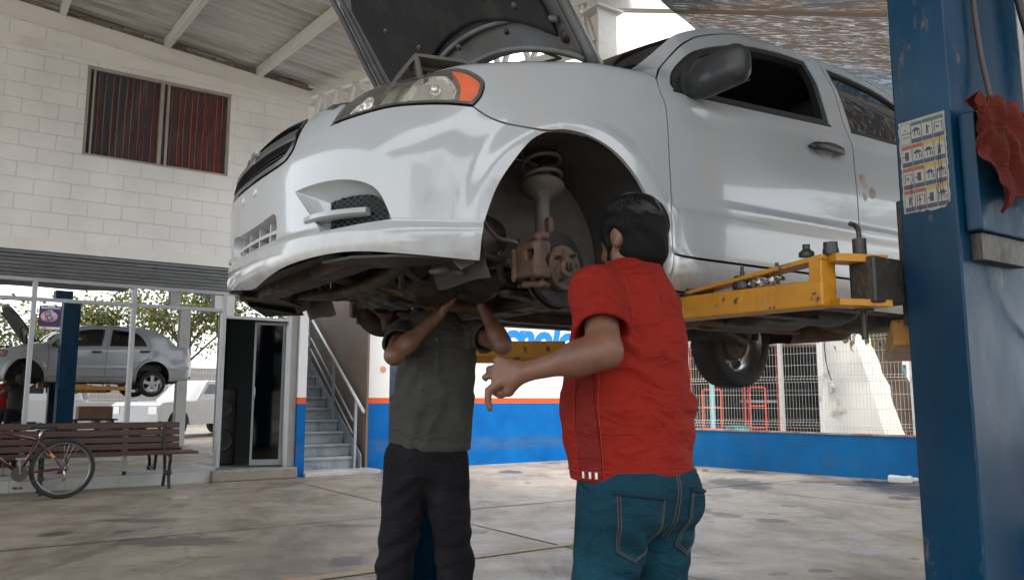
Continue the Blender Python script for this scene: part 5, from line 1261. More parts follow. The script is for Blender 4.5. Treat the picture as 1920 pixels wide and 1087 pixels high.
# ---- engine bay from below
def feng(P):
    d=sd_box(P,(.18,-.18,.40),(.17,.27,.20),None,.04)
    d=smin(d,sd_box(P,(.16,-.22,.225),(.12,.17,.055),None,.03),.02)
    d=smin(d,sd_cap(P,(.16,.22,.33),(.14,.40,.34),.15,.12),.03)
    d=smin(d,sd_cap(P,(.0,.16,.25),(.0,.34,.25),.10,.07),.03)
    d=smin(d,sd_cap(P,(.16,.08,.26),(.16,.12,.26),.12,.12),.02)
    return d+.006*np.sin(P[...,0]*70)*np.sin(P[...,1]*55)
eng=sdf_mesh('engine_block',feng,(-.12,-.50,.13),(.40,.56,.64),.012,M_UND2,car)
def fsub(P):
    x,y,z=P[...,0],P[...,1],P[...,2]
    d=sd_box(P,(-.22,0,.150),(.075,.44,.022),None,.014)
    d=smin(d,sd_cap(P,(-.22,.40,.150),(.02,.43,.165),.045,.035,((0,0,1),.45)),.03)
    d=smin(d,sd_cap(P,(-.22,-.40,.150),(.02,-.43,.165),.045,.035,((0,0,1),.45)),.03)
    d=smin(d,sd_cap(P,(-.20,-.03,.152),(.50,-.03,.235),.040,.032,((0,0,1),.5)),.03)
    for cx,cy,r_ in((-.22,-.3,.022),(-.22,-.12,.03),(-.22,.12,.03),(-.22,.3,.022),(0,-.03,.018),(.2,-.03,.018)):
        d=np.maximum(d,-(np.sqrt((x-cx)**2+(y-cy)**2)-r_))
    d=smax(d,-sd_box(P,(-.22,.0,.125),(.050,.38,.010),None,.008),.006)
    return d
sub=sdf_mesh('subframe',fsub,(-.34,-.52,.10),(.56,.52,.29),.009,M_UND,car)
bm=new(); rib=lambda p,w=.045,h=.02:tube(bm,p,1,4,prof=[(w,h),(-w,h),(-w,-h),(w,-h)])
rib([(.60,-.62,.225),(.655,-.3,.205),(.665,0,.20),(.655,.3,.205),(.60,.62,.225)],.040,.022); obj('lower_crossmember',bm,M_UND,car)
bm=new(); rib([(.70,-.52,.235),(.745,-.2,.225),(.745,.2,.225),(.70,.52,.235)],.030,.012); obj('splash_rail',bm,M_UBLK,car)
bm=new(); tube(bm,cr_path([(.52,-.5,.26),(.56,-.2,.235),(.56,.2,.235),(.50,.5,.26)],6),.030,12); obj('radiator_tank',bm,M_UBLK,car,True)
bm=new(); tube(bm,cr_path([(.46,-.60,.24),(.44,-.2,.20),(.44,.25,.20),(.46,.62,.26)],6),.024,12); obj('front_pipe',bm,M_UND,car,True)
bm=new(); box(bm,.47,.53,-.42,.42,.26,.72); obj('radiator',bm,M_UBLK,car)
for sd in(1,-1):
    bm=new(); prism(bm,[(.55,.50*1),(.74,.48),(.70,.62),(.60,.72),(.45,.78),(.40,.70)] if sd>0 else [(.55,-.50),(.74,-.48),(.70,-.62),(.60,-.72),(.45,-.78),(.40,-.70)],.198,.206)
    obj('splash_tray',bm,M_UBLK,car)
bm=new(); A=[(.70,-.60,.235),(.60,-.74,.23),(.40,-.80,.23),(.36,-.80,.17),(.55,-.76,.15),(.66,-.64,.18)]; bm.faces.new([bm.verts.new(p) for p in A]); o=obj('splash_flap',bm,M_UBLK,car); s=o.modifiers.new('t','SOLIDIFY'); s.thickness=.006
# belt pulleys low on the right, hoses
for (x,z,r_,y) in((.10,.24,.075,-.50),(.26,.30,.055,-.50),(.20,.42,.05,-.5),(.02,.38,.045,-.5)):
    bm=new(); lathe(bm,[(0,-.02),(r_*.3,-.02),(r_*.35,-.012),(r_*.8,-.012),(r_,-.018),(r_*.96,-.008),(r_*.96,.008),(r_,.018),(0,.018)],axisM((x,y,z),(0,-1,0)),32); obj('pulley',bm,M_UBLK,eng,autos=40)
hz=[[(.48,.35,.30),(.40,.38,.22),(.30,.30,.20),(.22,.20,.24)],[(.50,-.30,.28),(.40,-.32,.20),(.32,-.30,.22)],[(.10,.50,.30),(.05,.46,.20),(-.08,.40,.20),(-.2,.30,.22)],[(.30,.42,.42),(.22,.50,.30),(.05,.50,.26)],[(.30,.10,.22),(.34,.22,.19),(.40,.34,.21),(.47,.50,.24)]]
for h_ in hz:
    bm=new(); tube(bm,cr_path(h_,6),.013,10); obj('hose',bm,M_UBLK,eng,True)
bm=new(); box(bm,-.36,-.33,-.46,.46,.20,.96); obj('firewall',bm,M_UBLK,car)
for sd in(1,-1):
    # torn liner and clips hanging at the bumper corner
    bm=new(); P=[(.36,.70,.30),(.43,.71,.32),(.44,.74,.22),(.40,.76,.17),(.34,.75,.20)]; bm.faces.new([bm.verts.new((a,sd*b,c)) for a,b,c in P]); o=obj('arch_liner_flap',bm,M_INNER,car); s=o.modifiers.new('t','SOLIDIFY'); s.thickness=.006
rr=random.Random(5)
def fl_(P):
    d=None
    for i in range(9):
        c=(.30+.018*i,.66+.02*rr_[i][1],.175+.012*rr_[i][2]); q=sd_ell(P,c,(.016,.012,.010)); d=q if d is None else smin(d,q,.012)
    return d
rr_=[(rr.random(),rr.random(),rr.random()) for _ in range(9)]
sdf_mesh('loose_fasteners',fl_,(.26,.58,.14),(.50,.76,.24),.005,M_INNER,car)
# ---------------------------------------------------------------- two-post lift, in the car's own frame (z from the workshop floor)
FL=Vector((CAR0.x,CAR0.y,0)); ZC=CAR0.z
lift=thing('vehicle_lift','blue two-post vehicle lift with yellow arms holding up the white sedan','lift',FL,CYAW)
def lift_blue(nm,a):
    m=mat(nm,(.0004,.032,.072),.33,0,var=.3,vs=2.5,coat=.0,spec=.22,rv=.12,dirt=(.002,.022,.055),ds=2.2,dth=(.45,.75),dirt2=(.13,.10,.08),d2s=9,d2th=a,stretch=(1,1,.45),bump=.12,bs=12); return m
M_BLU=lift_blue('worn blue lift paint',(.63,.72))
M_YEL=mat('chipped yellow paint',(.44,.195,.007),.42,0,var=.14,vs=6,bump=.35,bs=30,dirt=(.05,.035,.025),ds=17,dth=(.595,.64),dirt2=(.30,.13,.03),d2s=6,d2th=(.55,.8),rv=.1)
M_GRE=mat('greasy steel',(.05,.045,.04),.45,.5,var=.35,vs=12,bump=.4,dirt=(.01,.06,.12),ds=6,dth=(.6,.68))
def post(side,y0,y1,x0,x1,H,lab):
    bm=new(); t=.012; s=side
    # C channel: front flange, outer web, rear flange with returns, open toward the car
    P=[(x0,y0),(x0,y1),(x1,y1),(x1,y0),(x1+.05,y0),(x1+.05,y0+t),(x1+t,y0+t),(x1+t,y1-t),(x0-t,y1-t),(x0-t,y0+t),(x0-.05,y0+t),(x0-.05,y0)]
    P=[(a,s*b) for a,b in P]; 
    if s<0: P=P[::-1]
    prism(bm,P[::-1],0.02,H); o=obj('post',bm,M_BLU,lift,label=lab); bevel(o,.008,3,50)
    bm=new(); box(bm,x1-.08,x0+.08,s*(y0-.07),s*(y1+.08),0.002,.022); obj('base_plate',bm,M_BLU,o)
    for a in(x1-.04,x0+.04):
        for b in(y0-.04,y1+.04):
            bm=new(); lathe(bm,[(0,.05),(.012,.05),(.012,.022)],Matrix.Translation((a,s*b,0)),6); obj('anchor_bolt',bm,M_GRE,o)
    return o
pL=post(1,1.437,1.620,-.851,-1.345,3.35,'near blue post with a torn warning sheet')
pR=post(-1,1.40,1.66,-.48,-.80,3.35,'far blue post behind the grey shirted man')
bm=new(); box(bm,-1.345,-.851,1.437,1.62,3.352,3.42); box(bm,-.80,-.48,-1.66,-1.40,3.352,3.42); 
# carriages
def carriage(s,xc,yf,z0,z1):
    bm=new(); box(bm,xc-.17,xc+.17,s*(yf-.045),s*(yf+.10),z0-.02,z1+.34); c=obj('carriage',bm,M_GRE,lift); bevel(c,.006); return c
cL=carriage(1,-1.10,1.42,ZC+.04,ZC+.10)
cR=carriage(-1,-.66,1.40,ZC+.00,ZC+.06)
# near front arm: box beam, upright, top strut, pivot ears and pin
A0=Vector((-.545,.72,0)); A1v=Vector((-.612,1.33,0)); zb=ZC+.066; zt_=ZC+.150
def beam(bm,a,b,z0,z1,w,M=None):
    a=Vector(a);b=Vector(b);d=(b-a); d.z=0; d.normalize(); n=Vector((-d.y,d.x,0))*w/2
    vs=[]
    for p in(a,b):
        for q in(-n,n):
            for z in(0,1): vs.append(bm.verts.new((p.x+q.x,p.y+q.y,(z0 if not z else z1) if not isinstance(z0,tuple) else ((z0,z1)[z])[0 if p is a else 1])))
    for f in((0,1,3,2),(4,6,7,5),(0,4,5,1),(2,3,7,6),(0,2,6,4),(1,5,7,3)): bm.faces.new([vs[i] for i in f])
bm=new(); beam(bm,A0,A1v,zb,zt_,.09); arm=obj('lift_arm',bm,M_YEL,lift,label='near front arm with a raised triangular strut'); bevel(arm,.007,2)
bm=new(); beam(bm,(-.545,.80,0),A1v,(zt_+.004,ZC+.215),(zt_+.016,ZC+.232),.075); o=obj('top_strut',bm,M_YEL,arm); bevel(o,.003)
bm=new(); beam(bm,(-.608,1.285,0),(-.612,1.330,0),zt_-.02,ZC+.214,.085); o=obj('upright',bm,M_YEL,arm); bevel(o,.004)
bm=new(); beam(bm,(-.612,1.331,0),(-.79,1.395,0),ZC+.208,ZC+.232,.075); obj('pivot_ear',bm,M_YEL,arm); bm=new(); beam(bm,(-.612,1.331,0),(-.79,1.395,0),zb+.002,zb+.022,.09); obj('pivot_ear',bm,M_YEL,arm)
bm=new(); box(bm,-.86,-.70,1.345,1.43,ZC+.078,ZC+.225); o=obj('pivot_block',bm,M_GRE,arm); bevel(o,.006)
bm=new(); lathe(bm,[(0,-.06),(.010,-.06),(.010,.03),(.033,.032),(.035,.09),(.035,.20),(.022,.202),(.022,.27),(0,.272)],Matrix.Translation((-.775,1.335,ZC+.03)),20); o=obj('pivot_pin',bm,M_GRE,arm,autos=35)
bm=new(); tube(bm,cr_path([(-.775,1.335,ZC+.29),(-.775,1.335,ZC+.325),(-.765,1.33,ZC+.345),(-.745,1.325,ZC+.35)],4),.008,8); obj('pin_hook',bm,M_GRE,arm,True)
# screw pads and loose adapters on the arm
def padset(x,y,z,h,r1,r2,nm='screw_pad',mt=None):
    bm=new(); lathe(bm,[(0,0),(r2,0),(r2*1.05,h*.3),(r1,h*.62),(r1,h),(0,h)],Matrix.Translation((x,y,z)),18); return obj(nm,bm,mt or M_TRIM,lift,autos=40)
padset(-.552,.80,zt_,.028,.028,.045,'screw_pad',M_GRE)
for y in(.835,.865): padset(-.585+.0,y,zt_,.020,.007,.010,'bolt_head',M_GRE)
padset(-.600,1.26,ZC+.235,.040,.012,.024); padset(-.62,1.335,ZC+.232,.040,.022,.024,'rubber_cap')
padset(-.570,1.02,zt_+.004,.045,.030,.034,'rubber_adapter'); padset(-.570,1.02,zt_+.049,.035,.006,.008,'adapter_stud',M_GRE)
padset(-.590,1.15,ZC+.195,.035,.006,.006,'strut_bolt',M_GRE); padset(-.585,1.11,ZC+.187,.015,.010,.010,'strut_nut',M_GRE); padset(-.595,1.20,ZC+.205,.015,.009,.009,'strut_nut',M_GRE)
# rear near arm
bm=new(); beam(bm,(-.99,1.36,0),(-1.95,.74,0),ZC-.045,ZC+.045,.11); ra=obj('lift_arm',bm,M_YEL,lift,label='near rear arm pointing back under the sill'); bevel(ra,.008,2)
bm=new(); beam(bm,(-1.90,.77,0),(-2.02,.70,0),ZC-.03,ZC+.06,.08); obj('arm_extension',bm,M_GRE,ra); padset(-1.97,.73,ZC+.061,.08,.045,.03)
# far arms
bm=new(); beam(bm,(-.55,-1.36,0),(-1.25,-.90,0),ZC+.030,ZC+.118,.10); fa_=obj('lift_arm',bm,M_YEL,lift,label='far arm seen beneath the car beyond the two men'); bevel(fa_,.006)
bm=new(); beam(bm,(-.80,-1.36,0),(-1.95,-.76,0),ZC+.0,ZC+.085,.10); fb_=obj('lift_arm',bm,M_YEL,lift,label='far rear arm seen beneath the car'); bevel(fb_,.006); padset(-1.93,-.77,ZC+.086,.06,.05,.03)
# bracket box, hoses on the near post
bm=new(); 
box(bm,-1.28,-.885,1.622,1.672,ZC+.285,ZC+.66); bx_=obj('control_box',bm,M_BLU,pL); bevel(bx_,.006)
bm=new(); box(bm,-1.20,-.91,1.622,1.655,ZC+.20,ZC+.282); obj('bracket',bm,M_GRE,bx_)
bm=new(); tube(bm,cr_path([(-1.008,1.64,ZC+2.0),(-1.010,1.64,ZC+1.3),(-1.008,1.64,ZC+1.08),(-1.015,1.645,ZC+.90),(-1.02,1.66,ZC+.75),(-1.02,1.67,ZC+.66)],6),.0085,8); obj('hose',bm,mat('brown rubber hose',(.06,.045,.04),.6),pL,True)
bm=new(); tube(bm,cr_path([(-1.22,1.66,ZC+2.0),(-1.25,1.66,ZC+1.4),(-1.275,1.66,ZC+1.15),(-1.31,1.67,ZC+1.0),(-1.34,1.68,ZC+.85),(-1.36,1.70,ZC+.7),(-1.2,1.74,ZC+.5)],6),.014,8); obj('hose',bm,M_TRIM,pL,True)
bm=new(); tube(bm,cr_path([(-1.10,1.70,ZC+.26),(-1.13,1.69,ZC+.15),(-1.19,1.67,ZC+.05),(-1.27,1.65,ZC-.02),(-1.34,1.64,ZC-.05)],6),.010,8); obj('hose',bm,M_TRIM,pL,True)
# red rag over the control box
def rag():
    n,m_=60,44; co=[];F_=[]
    hg=[(0,.14),(.10,.20),(.22,.30),(.30,.355),(.38,.33),(.50,.30),(.7,.28),(1,.30)]
    for i in range(n+1):
        for j in range(m_+1):
            u=i/n; v=j/m_; h=_smooth_tab(hg,u)
            wid=.30+.16*v if False else .44
            fan=.80+.20*_sm(0,.5,v)                       # gathered at the top, spread below
            x=-1.02+(.225-.47*u)*fan+.02*math.sin(v*6)
            top=ZC+.705-.045*abs(u-.45)**1.5*2+.006*math.sin(u*34)
            back=_sm(.10,0,v)
            s=max(0,v-.10)/.90*h*1.02
            f=(.016*math.sin(u*24+3.0*v)+.009*math.sin(u*51-5*v)+.006*math.sin(u*11+v*19))*_sm(.03,.3,v)
            y=1.712+.012*math.sin(min(1,v*4)*1.57)+f-.045*back
            z=top-s-.012*back+.010*math.sin(u*22+1)*(1-v)+.006*math.sin(u*61+v*13)
            co.append((x,y,z))
    for i in range(n):
        for j in range(m_): q=i*(m_+1)+j; F_.append((q,q+1,q+m_+2,q+m_+1))
    me=bpy.data.meshes.new('rag'); me.from_pydata(co,[],F_); return me
M_RAG=cloth('dirty red rag',(.095,.014,.009),.35,700,.95,dirt=(.06,.02,.014),sheen=0.)
rg=link('shop_rag',rag(),M_RAG,None,True); tag(rg,'crumpled dark red shop rag hung over the blue control box on the near post','rag'); rg.location=FL; rg.rotation_euler=(0,0,CYAW)
s=rg.modifiers.new('t','SOLIDIFY'); s.thickness=.004; s=rg.modifiers.new('s','SUBSURF'); s.levels=1; s.render_levels=1
# warning sheet: ragged sticker with rows of pictograms, on the front flange
XS=-.8495; Y0,Y1=1.452,1.604; Z0s,Z1s=ZC+.362,ZC+.672
M_STK=mat('aged sticker white',(.25,.25,.235),.55,var=.12,vs=20,dirt=(.20,.17,.14),ds=22,dth=(.58,.7))
bm=new(); rs=random.Random(11); P=[]
def lead(a,b,n,j): 
    for i in range(n): t=i/n; P.append((a[0]+(b[0]-a[0])*t+rs.uniform(-j,j),a[1]+(b[1]-a[1])*t+rs.uniform(-j,j)))
lead((Y0,Z0s+.008),(Y1-.012,Z0s+.004),16,.0030); lead((Y1-.002,Z0s+.02),(Y1,Z1s),24,.0016); lead((Y1,Z1s),(Y0,Z1s),2,0); lead((Y0,Z1s),(Y0,Z0s+.01),22,.0022)
prism(bm,P,0,.0008,Matrix(((0,0,1,XS),(1,0,0,0),(0,1,0,0),(0,0,0,1)))); stk=obj('warning_sheet',bm,M_STK,pL,label='torn sheet of lift safety pictograms')
cols={'g':mat('print green',(.035,.10,.055),.5),'o':mat('print orange red',(.27,.055,.025),.5),'y':mat('print yellow',(.34,.22,.02),.5),'k':mat('print black',(.03,.03,.035),.5),'d':mat('print dark band',(.045,.045,.06),.5),'w':mat('print cell white',(.27,.27,.255),.5)}
def sq(bm,y0,y1,z0,z1,h): box(bm,XS+.0008,XS+.0008+h,y0,y1,z0,z1)
rows=[['t','g','g','g'],['o','o','y','y'],['o','o','y','y'],['o','o','y','y']]
cw_,ch=(Y1-Y0-.010)/4,(Z1s-Z0s-.016)/4
for r_ in range(4):
    for c_ in range(4):
        y=Y0+.005+cw_*c_; z=Z1s-.005-ch*(r_+1); k=rows[r_][c_]
        bm=new(); sq(bm,y+.001,y+cw_-.001,z+.001,z+ch-.004,.0003); cell=obj('cell',bm,cols['k'],stk)
        bm=new(); sq(bm,y+.002,y+cw_-.002,z+.002,z+ch-.005,.0006); obj('cell_ground',bm,cols['w'],cell)
        if k=='t':
            continue
        bm=new(); sq(bm,y+.002,y+cw_-.002,z+ch-.016,z+ch-.005,.0009); obj('header',bm,cols[k],cell)
        bm=new(); sq(bm,y+.002,y+cw_-.002,z+.002,z+.015,.0009); obj('caption_band',bm,cols['d'],cell)
        # pictogram: car on a post, figure, arrow, in turn
        bm=new(); cy_=y+cw_/2; cz=z+.035; q=rs.random()
        t=(r_*4+c_)%5
        if t in(0,1): sq(bm,cy_-.012,cy_+.012,cz+.004,cz+.010,.0012); sq(bm,cy_-.007,cy_+.006,cz+.0101,cz+.015,.0012); sq(bm,cy_-.006,cy_-.004,cz-.014,cz+.0039,.0012); sq(bm,cy_+.004,cy_+.006,cz-.014,cz+.0039,.0012); sq(bm,cy_+.010,cy_+.013,cz-.014,cz-.001,.0012)
        elif t==2: sq(bm,cy_-.003,cy_+.003,cz-.002,cz+.010,.0012); sq(bm,cy_-.002,cy_+.002,cz+.0105,cz+.015,.0012); sq(bm,cy_-.004,cy_-.001,cz-.015,cz-.0021,.0012); sq(bm,cy_+.001,cy_+.004,cz-.015,cz-.0021,.0012); sq(bm,cy_+.0031,cy_+.010,cz+.005,cz+.008,.0012)
        elif t==3: sq(bm,cy_-.012,cy_-.010,cz-.014,cz+.014,.0012); sq(bm,cy_-.0099,cy_+.011,cz+.012,cz+.014,.0012); sq(bm,cy_+.0111,cy_+.013,cz-.014,cz+.014,.0012); sq(bm,cy_-.006,cy_+.002,cz-.004,cz+.002,.0012)
        else: sq(bm,cy_-.006,cy_+.006,cz-.014,cz+.014,.0012); sq(bm,cy_-.013,cy_-.0065,cz-.003,cz+.001,.0012)
        obj('pictogram',bm,cols['k'],cell)
for y,z0,z1 in((Y0+.030,.01,.10),(Y1-.028,.0,.20),(Y1-.022,.03,.23),(Y1-.036,.02,.12),(Y0+.055,.0,.05)):
    bm=new(); w=.0013; pts=[(XS+.0024,y+.0012*math.sin(k*1.7),ZC+.372+z0+(z1-z0)*k/9) for k in range(10)]; tube(bm,pts,1,4,prof=[(.0002,w),(-.0002,w),(-.0002,-w),(.0002,-w)]); obj('grime_run',bm,cols['d'],stk)
for i,tx in enumerate(('USE','THIS PRODUCT','PROPERLY')):
    me=text_mesh(tx,.0052,.0001,0,.0002); o=link('lettering',me,cols['k'],stk); o.matrix_local=Matrix(((0,0,1,XS+.0018),(1,0,0,Y0+.009+(.008,.0,.004)[i]),(0,1,0,Z1s-.032-.012*i),(0,0,0,1)))
# crushed clear plastic bag on the arm
def fb(P):
    c=np.array((-.590,1.095,ZC+.175)); q=P-c; d=sd_ell(P,c,(.040,.075,.022)); return d+.007*np.sin(q[...,0]*90+3*np.sin(q[...,1]*70))*np.sin(q[...,1]*75+2)+.004*np.sin(q[...,2]*190+q[...,1]*140)
bg_=sdf_mesh('plastic_bag',fb,(-.66,.99,ZC+.13),(-.52,1.21,ZC+.225),.0045,thin_glass('crinkled film',(.80,.84,.86),.18,.12)); tag(bg_,'crumpled clear plastic bag lying on the yellow near arm','bag'); bg_.location=FL; bg_.rotation_euler=(0,0,CYAW)
# ---------------------------------------------------------------- people: one continuous body each, clothes and hair as children
M_SKIN=mat('tanned skin',(.135,.060,.035),.5,0,var=.12,vs=18,bump=.12,bs=140,dirt=(.085,.038,.024),ds=16,dth=(.5,.75))
M_HAIR=mat('black hair',(.003,.0028,.0028),.6,spec=.12,bump=.5,bs=160,stretch=(1,1,.25))
def rotz(a): c,s=math.cos(a),math.sin(a); return np.array([[c,-s,0],[s,c,0],[0,0,1.]])
def rotx(a): c,s=math.cos(a),math.sin(a); return np.array([[1,0,0],[0,c,-s],[0,s,c.real]])
def march(fn,p,d,maxd=.8):
    """distance marching onto a body, p start, d direction"""
    p=np.array(p,float); d=np.array(d,float); d/=np.linalg.norm(d); t=0.
    for _ in range(40):
        s=float(fn((p+d*t)[None,None,None,:])[0,0,0]); 
        if abs(s)<3e-4: break
        t+=s*.8
        if t>maxd: break
    return p+d*t
def hand_parts(W,D,A,N,curl,L=.085,wd=.040,spread=1.,s=1.,thumb=1,twist=()):
    """W wrist, D along the palm, A across toward the thumb side, N out of the back. returns capsule list"""
    W=np.array(W,float); D,A,N=[np.array(v,float)/np.linalg.norm(v) for v in(D,A,N)]
    P=[('c',W,W+D*L*.35,.026*s,.024*s,(N,.62)),]
    for k,f in enumerate((.9,.3,-.3,-.9)): P.append(('c',W+D*.015+A*wd*.45*f,W+D*(L*(1.0,1.04,1.0,.92)[k])+A*wd*f*.92,.0135*s,.0108*s,(N,.85)))
    fl=[(.042,.026,.020),(.046,.030,.022),(.043,.028,.021),(.034,.021,.018)]
    for k,f in enumerate((.9,.3,-.3,-.9)):
        p=W+D*(L*(1.0,1.04,1.0,.92)[k])+A*wd*f*.92; d=D.copy(); r_=[.0098,.0102,.0096,.0084][k]*s; c=curl[k]
        for j,l in enumerate(fl[k]):
            a=c[j]; d=d*math.cos(a)-Nk(N,D,A)*math.sin(a); d/=np.linalg.norm(d); 
            # keep bending in the plane of (d,N)
            q=p+d*l*s; P.append(('f',p,q,r_,r_*.9)); p=q; r_*=.92
            D_=d
    t0=W+D*.018+A*wd*.55; t1=W+D*.048+A*wd*1.25-N*.012; t2=t1+D*.030+A*.006*thumb-N*.010; t3=t2+D*.024-N*.008-A*.004
    P+= [('c',t0,t1,.0165*s,.0125*s,None),('c',t1,t2,.0118*s,.0105*s,None),('c',t2,t3,.0105*s,.0088*s,None)]
    return P
def Nk(N,D,A): return N
def sd_parts(P,parts,k=.010,d=None):
    fing=None
    for q in parts:
        s=sd_cap(P,q[1],q[2],q[3],q[4],q[5] if len(q)>5 else None)
        if q[0]=='c': d=s if d is None else smin(d,s,k)
        else: fing=s if fing is None else np.minimum(fing,s)
    return smin(d,fing,.005)
def person_head(P,C,Rm,jaw=1.,r=1.):
    """C centre of the skull; Rm columns = right, forward, up of the head"""
    Q=(P-np.array(C))@Rm
    d=sd_ell(Q,(0,-.008,.022),(.077*r,.095*r,.098*r))
    d=smin(d,sd_ell(Q,(0,.030,-.045),(.057*r,.066*r,.072*r*jaw)),.035)
    d=smin(d,sd_ell(Q,(0,.062,-.085),(.032,.030,.026)),.025)           # chin
    d=smin(d,sd_cap(Q,(0,.086,.018),(0,.110,-.022),.009,.013),.012)    # nose
    for sx in(1,-1):
        d=smin(d,sd_ell(Q,(sx*.012,.100,-.024),(.009,.010,.008)),.008)
        d=smax(d,-sd_ell(Q,(sx*.031,.098,.012),(.016,.014,.012)),.012) # sockets
        d=smin(d,sd_ell(Q,(sx*.031,.074,.010),(.0135,.0135,.0125)),.004)
        e=sd_ell(Q,(sx*.079,-.008,-.004),(.011,.020,.033)); e=smax(e,-sd_ell(Q,(sx*.090,.000,.002),(.009,.011,.019)),.006)
        d=smin(d,e,.008)
    d=smin(d,sd_ell(Q,(0,.086,-.052),(.024,.014,.007)),.006); d=smin(d,sd_ell(Q,(0,.084,-.064),(.021,.014,.008)),.005)
    return d
# ================= man in the red shirt, seen from behind his left shoulder
RY=R(38); red=thing('person','man in a red t-shirt and jeans facing the brake disc, left arm held out','person',(.34,2.28,0),RY)
HR=rotz(R(4))@rotx(R(-8)); HC=np.array((.014,.004,1.560))
lsh=(-.165,-.028,1.392); elb=(-.238,-.135,1.222); wri=(-.368,.032,1.172)
rsh=(.132,.030,1.380); relb=(.125,.150,1.15); rwri=(.10,.30,1.05)
D1=np.array((-.40,.93,-.02)); D1/=np.linalg.norm(D1); Z3=np.array((0,0,1.)); N1=np.cross(D1,Z3)*-1; N1/=np.linalg.norm(N1)
N1=np.array((-.90,-.40,.12)); N1/=np.linalg.norm(N1); A1=np.cross(D1,N1); A1/=np.linalg.norm(A1)
if A1[2]>0: A1=-A1
lh=hand_parts(wri,D1*.97+np.array((0,0,.05)),A1,N1,[(.9,.9,.5),(.5,.8,.6),(.6,.9,.6),(.7,1.0,.7)])
ix=[i for i,q in enumerate(lh) if q[0]=='f'][:3]; k0=np.array(lh[ix[0]][1]); kp=[k0-np.array((-.004,.006,.002)),k0+np.array((-.010,.014,-.016)),k0+np.array((-.012,.014,-.042)),k0+np.array((-.008,.010,-.062))]   # index finger hanging down
for i,a_,b_,r1_ in zip(ix,kp,kp[1:],(.0125,.0112,.0104)): lh[i]=('f',a_,b_,r1_,r1_*.92)
D2=np.array((-.3,.9,.1)); lh2=hand_parts(rwri,D2,(-.6,-.2,.7),(.7,.3,.5),[(.4,.5,.3)]*4)
def legs(P,hipz,L,Rr,th=(.088,.060,.042)):
    """L,R: (hip, knee, ankle) ; returns skin distance"""
    d=None
    for h,k,a in(L,Rr):
        s=sd_cap(P,h,k,th[0],th[1]); s=smin(s,sd_cap(P,k,a,th[1]*.98,th[2]),.02)
        f=sd_cap(P,(a[0],a[1]-.02,.05),(a[0],a[1]+.16,.035),.036,.030,((0,0,1),.8)); s=smin(s,f,.03); d=s if d is None else smin(d,s,.03)
    return d
RL=((-.085,.0,.86),(-.125,.03,.48),(-.14,-.01,.09)); RRg=((.080,.0,.86),(.095,.01,.48),(.13,-.03,.09))
def f_red(P):
    d=person_head(P,HC,HR)
    d=smin(d,sd_cap(P,(.0,-.015,1.42),(.024,-.010,1.51),.062,.058),.03)
    d=smin(d,sd_ell(P,(0,0,1.28),(.165,.115,.20)),.05); d=smin(d,sd_ell(P,(0,.015,1.03),(.165,.135,.22)),.08)
    d=smin(d,sd_cap(P,(-.08,-.005,1.40),lsh,.05,.055),.04); d=smin(d,sd_cap(P,(.07,-.005,1.395),rsh,.05,.052),.04)
    for a,b,c in((lsh,elb,wri),(rsh,relb,rwri)):
        e=smin(sd_cap(P,a,b,.053,.041),sd_cap(P,b,c,.041,.0250,(N1,.92)),.025); m=np.array(b)*.68+np.array(c)*.32; e=smin(e,sd_ell(P,m,(.042,.042,.041)),.04); d=smin(d,e,.02)
    d=smin(d,sd_parts(P,lh),.012); d=smin(d,sd_parts(P,lh2),.012)
    d=smin(d,legs(P,.86,RL,RRg),.05); return d
body=sdf_mesh('body',f_red,(-.50,-.28,-.01),(.34,.34,1.74),.0066,M_SKIN,red)
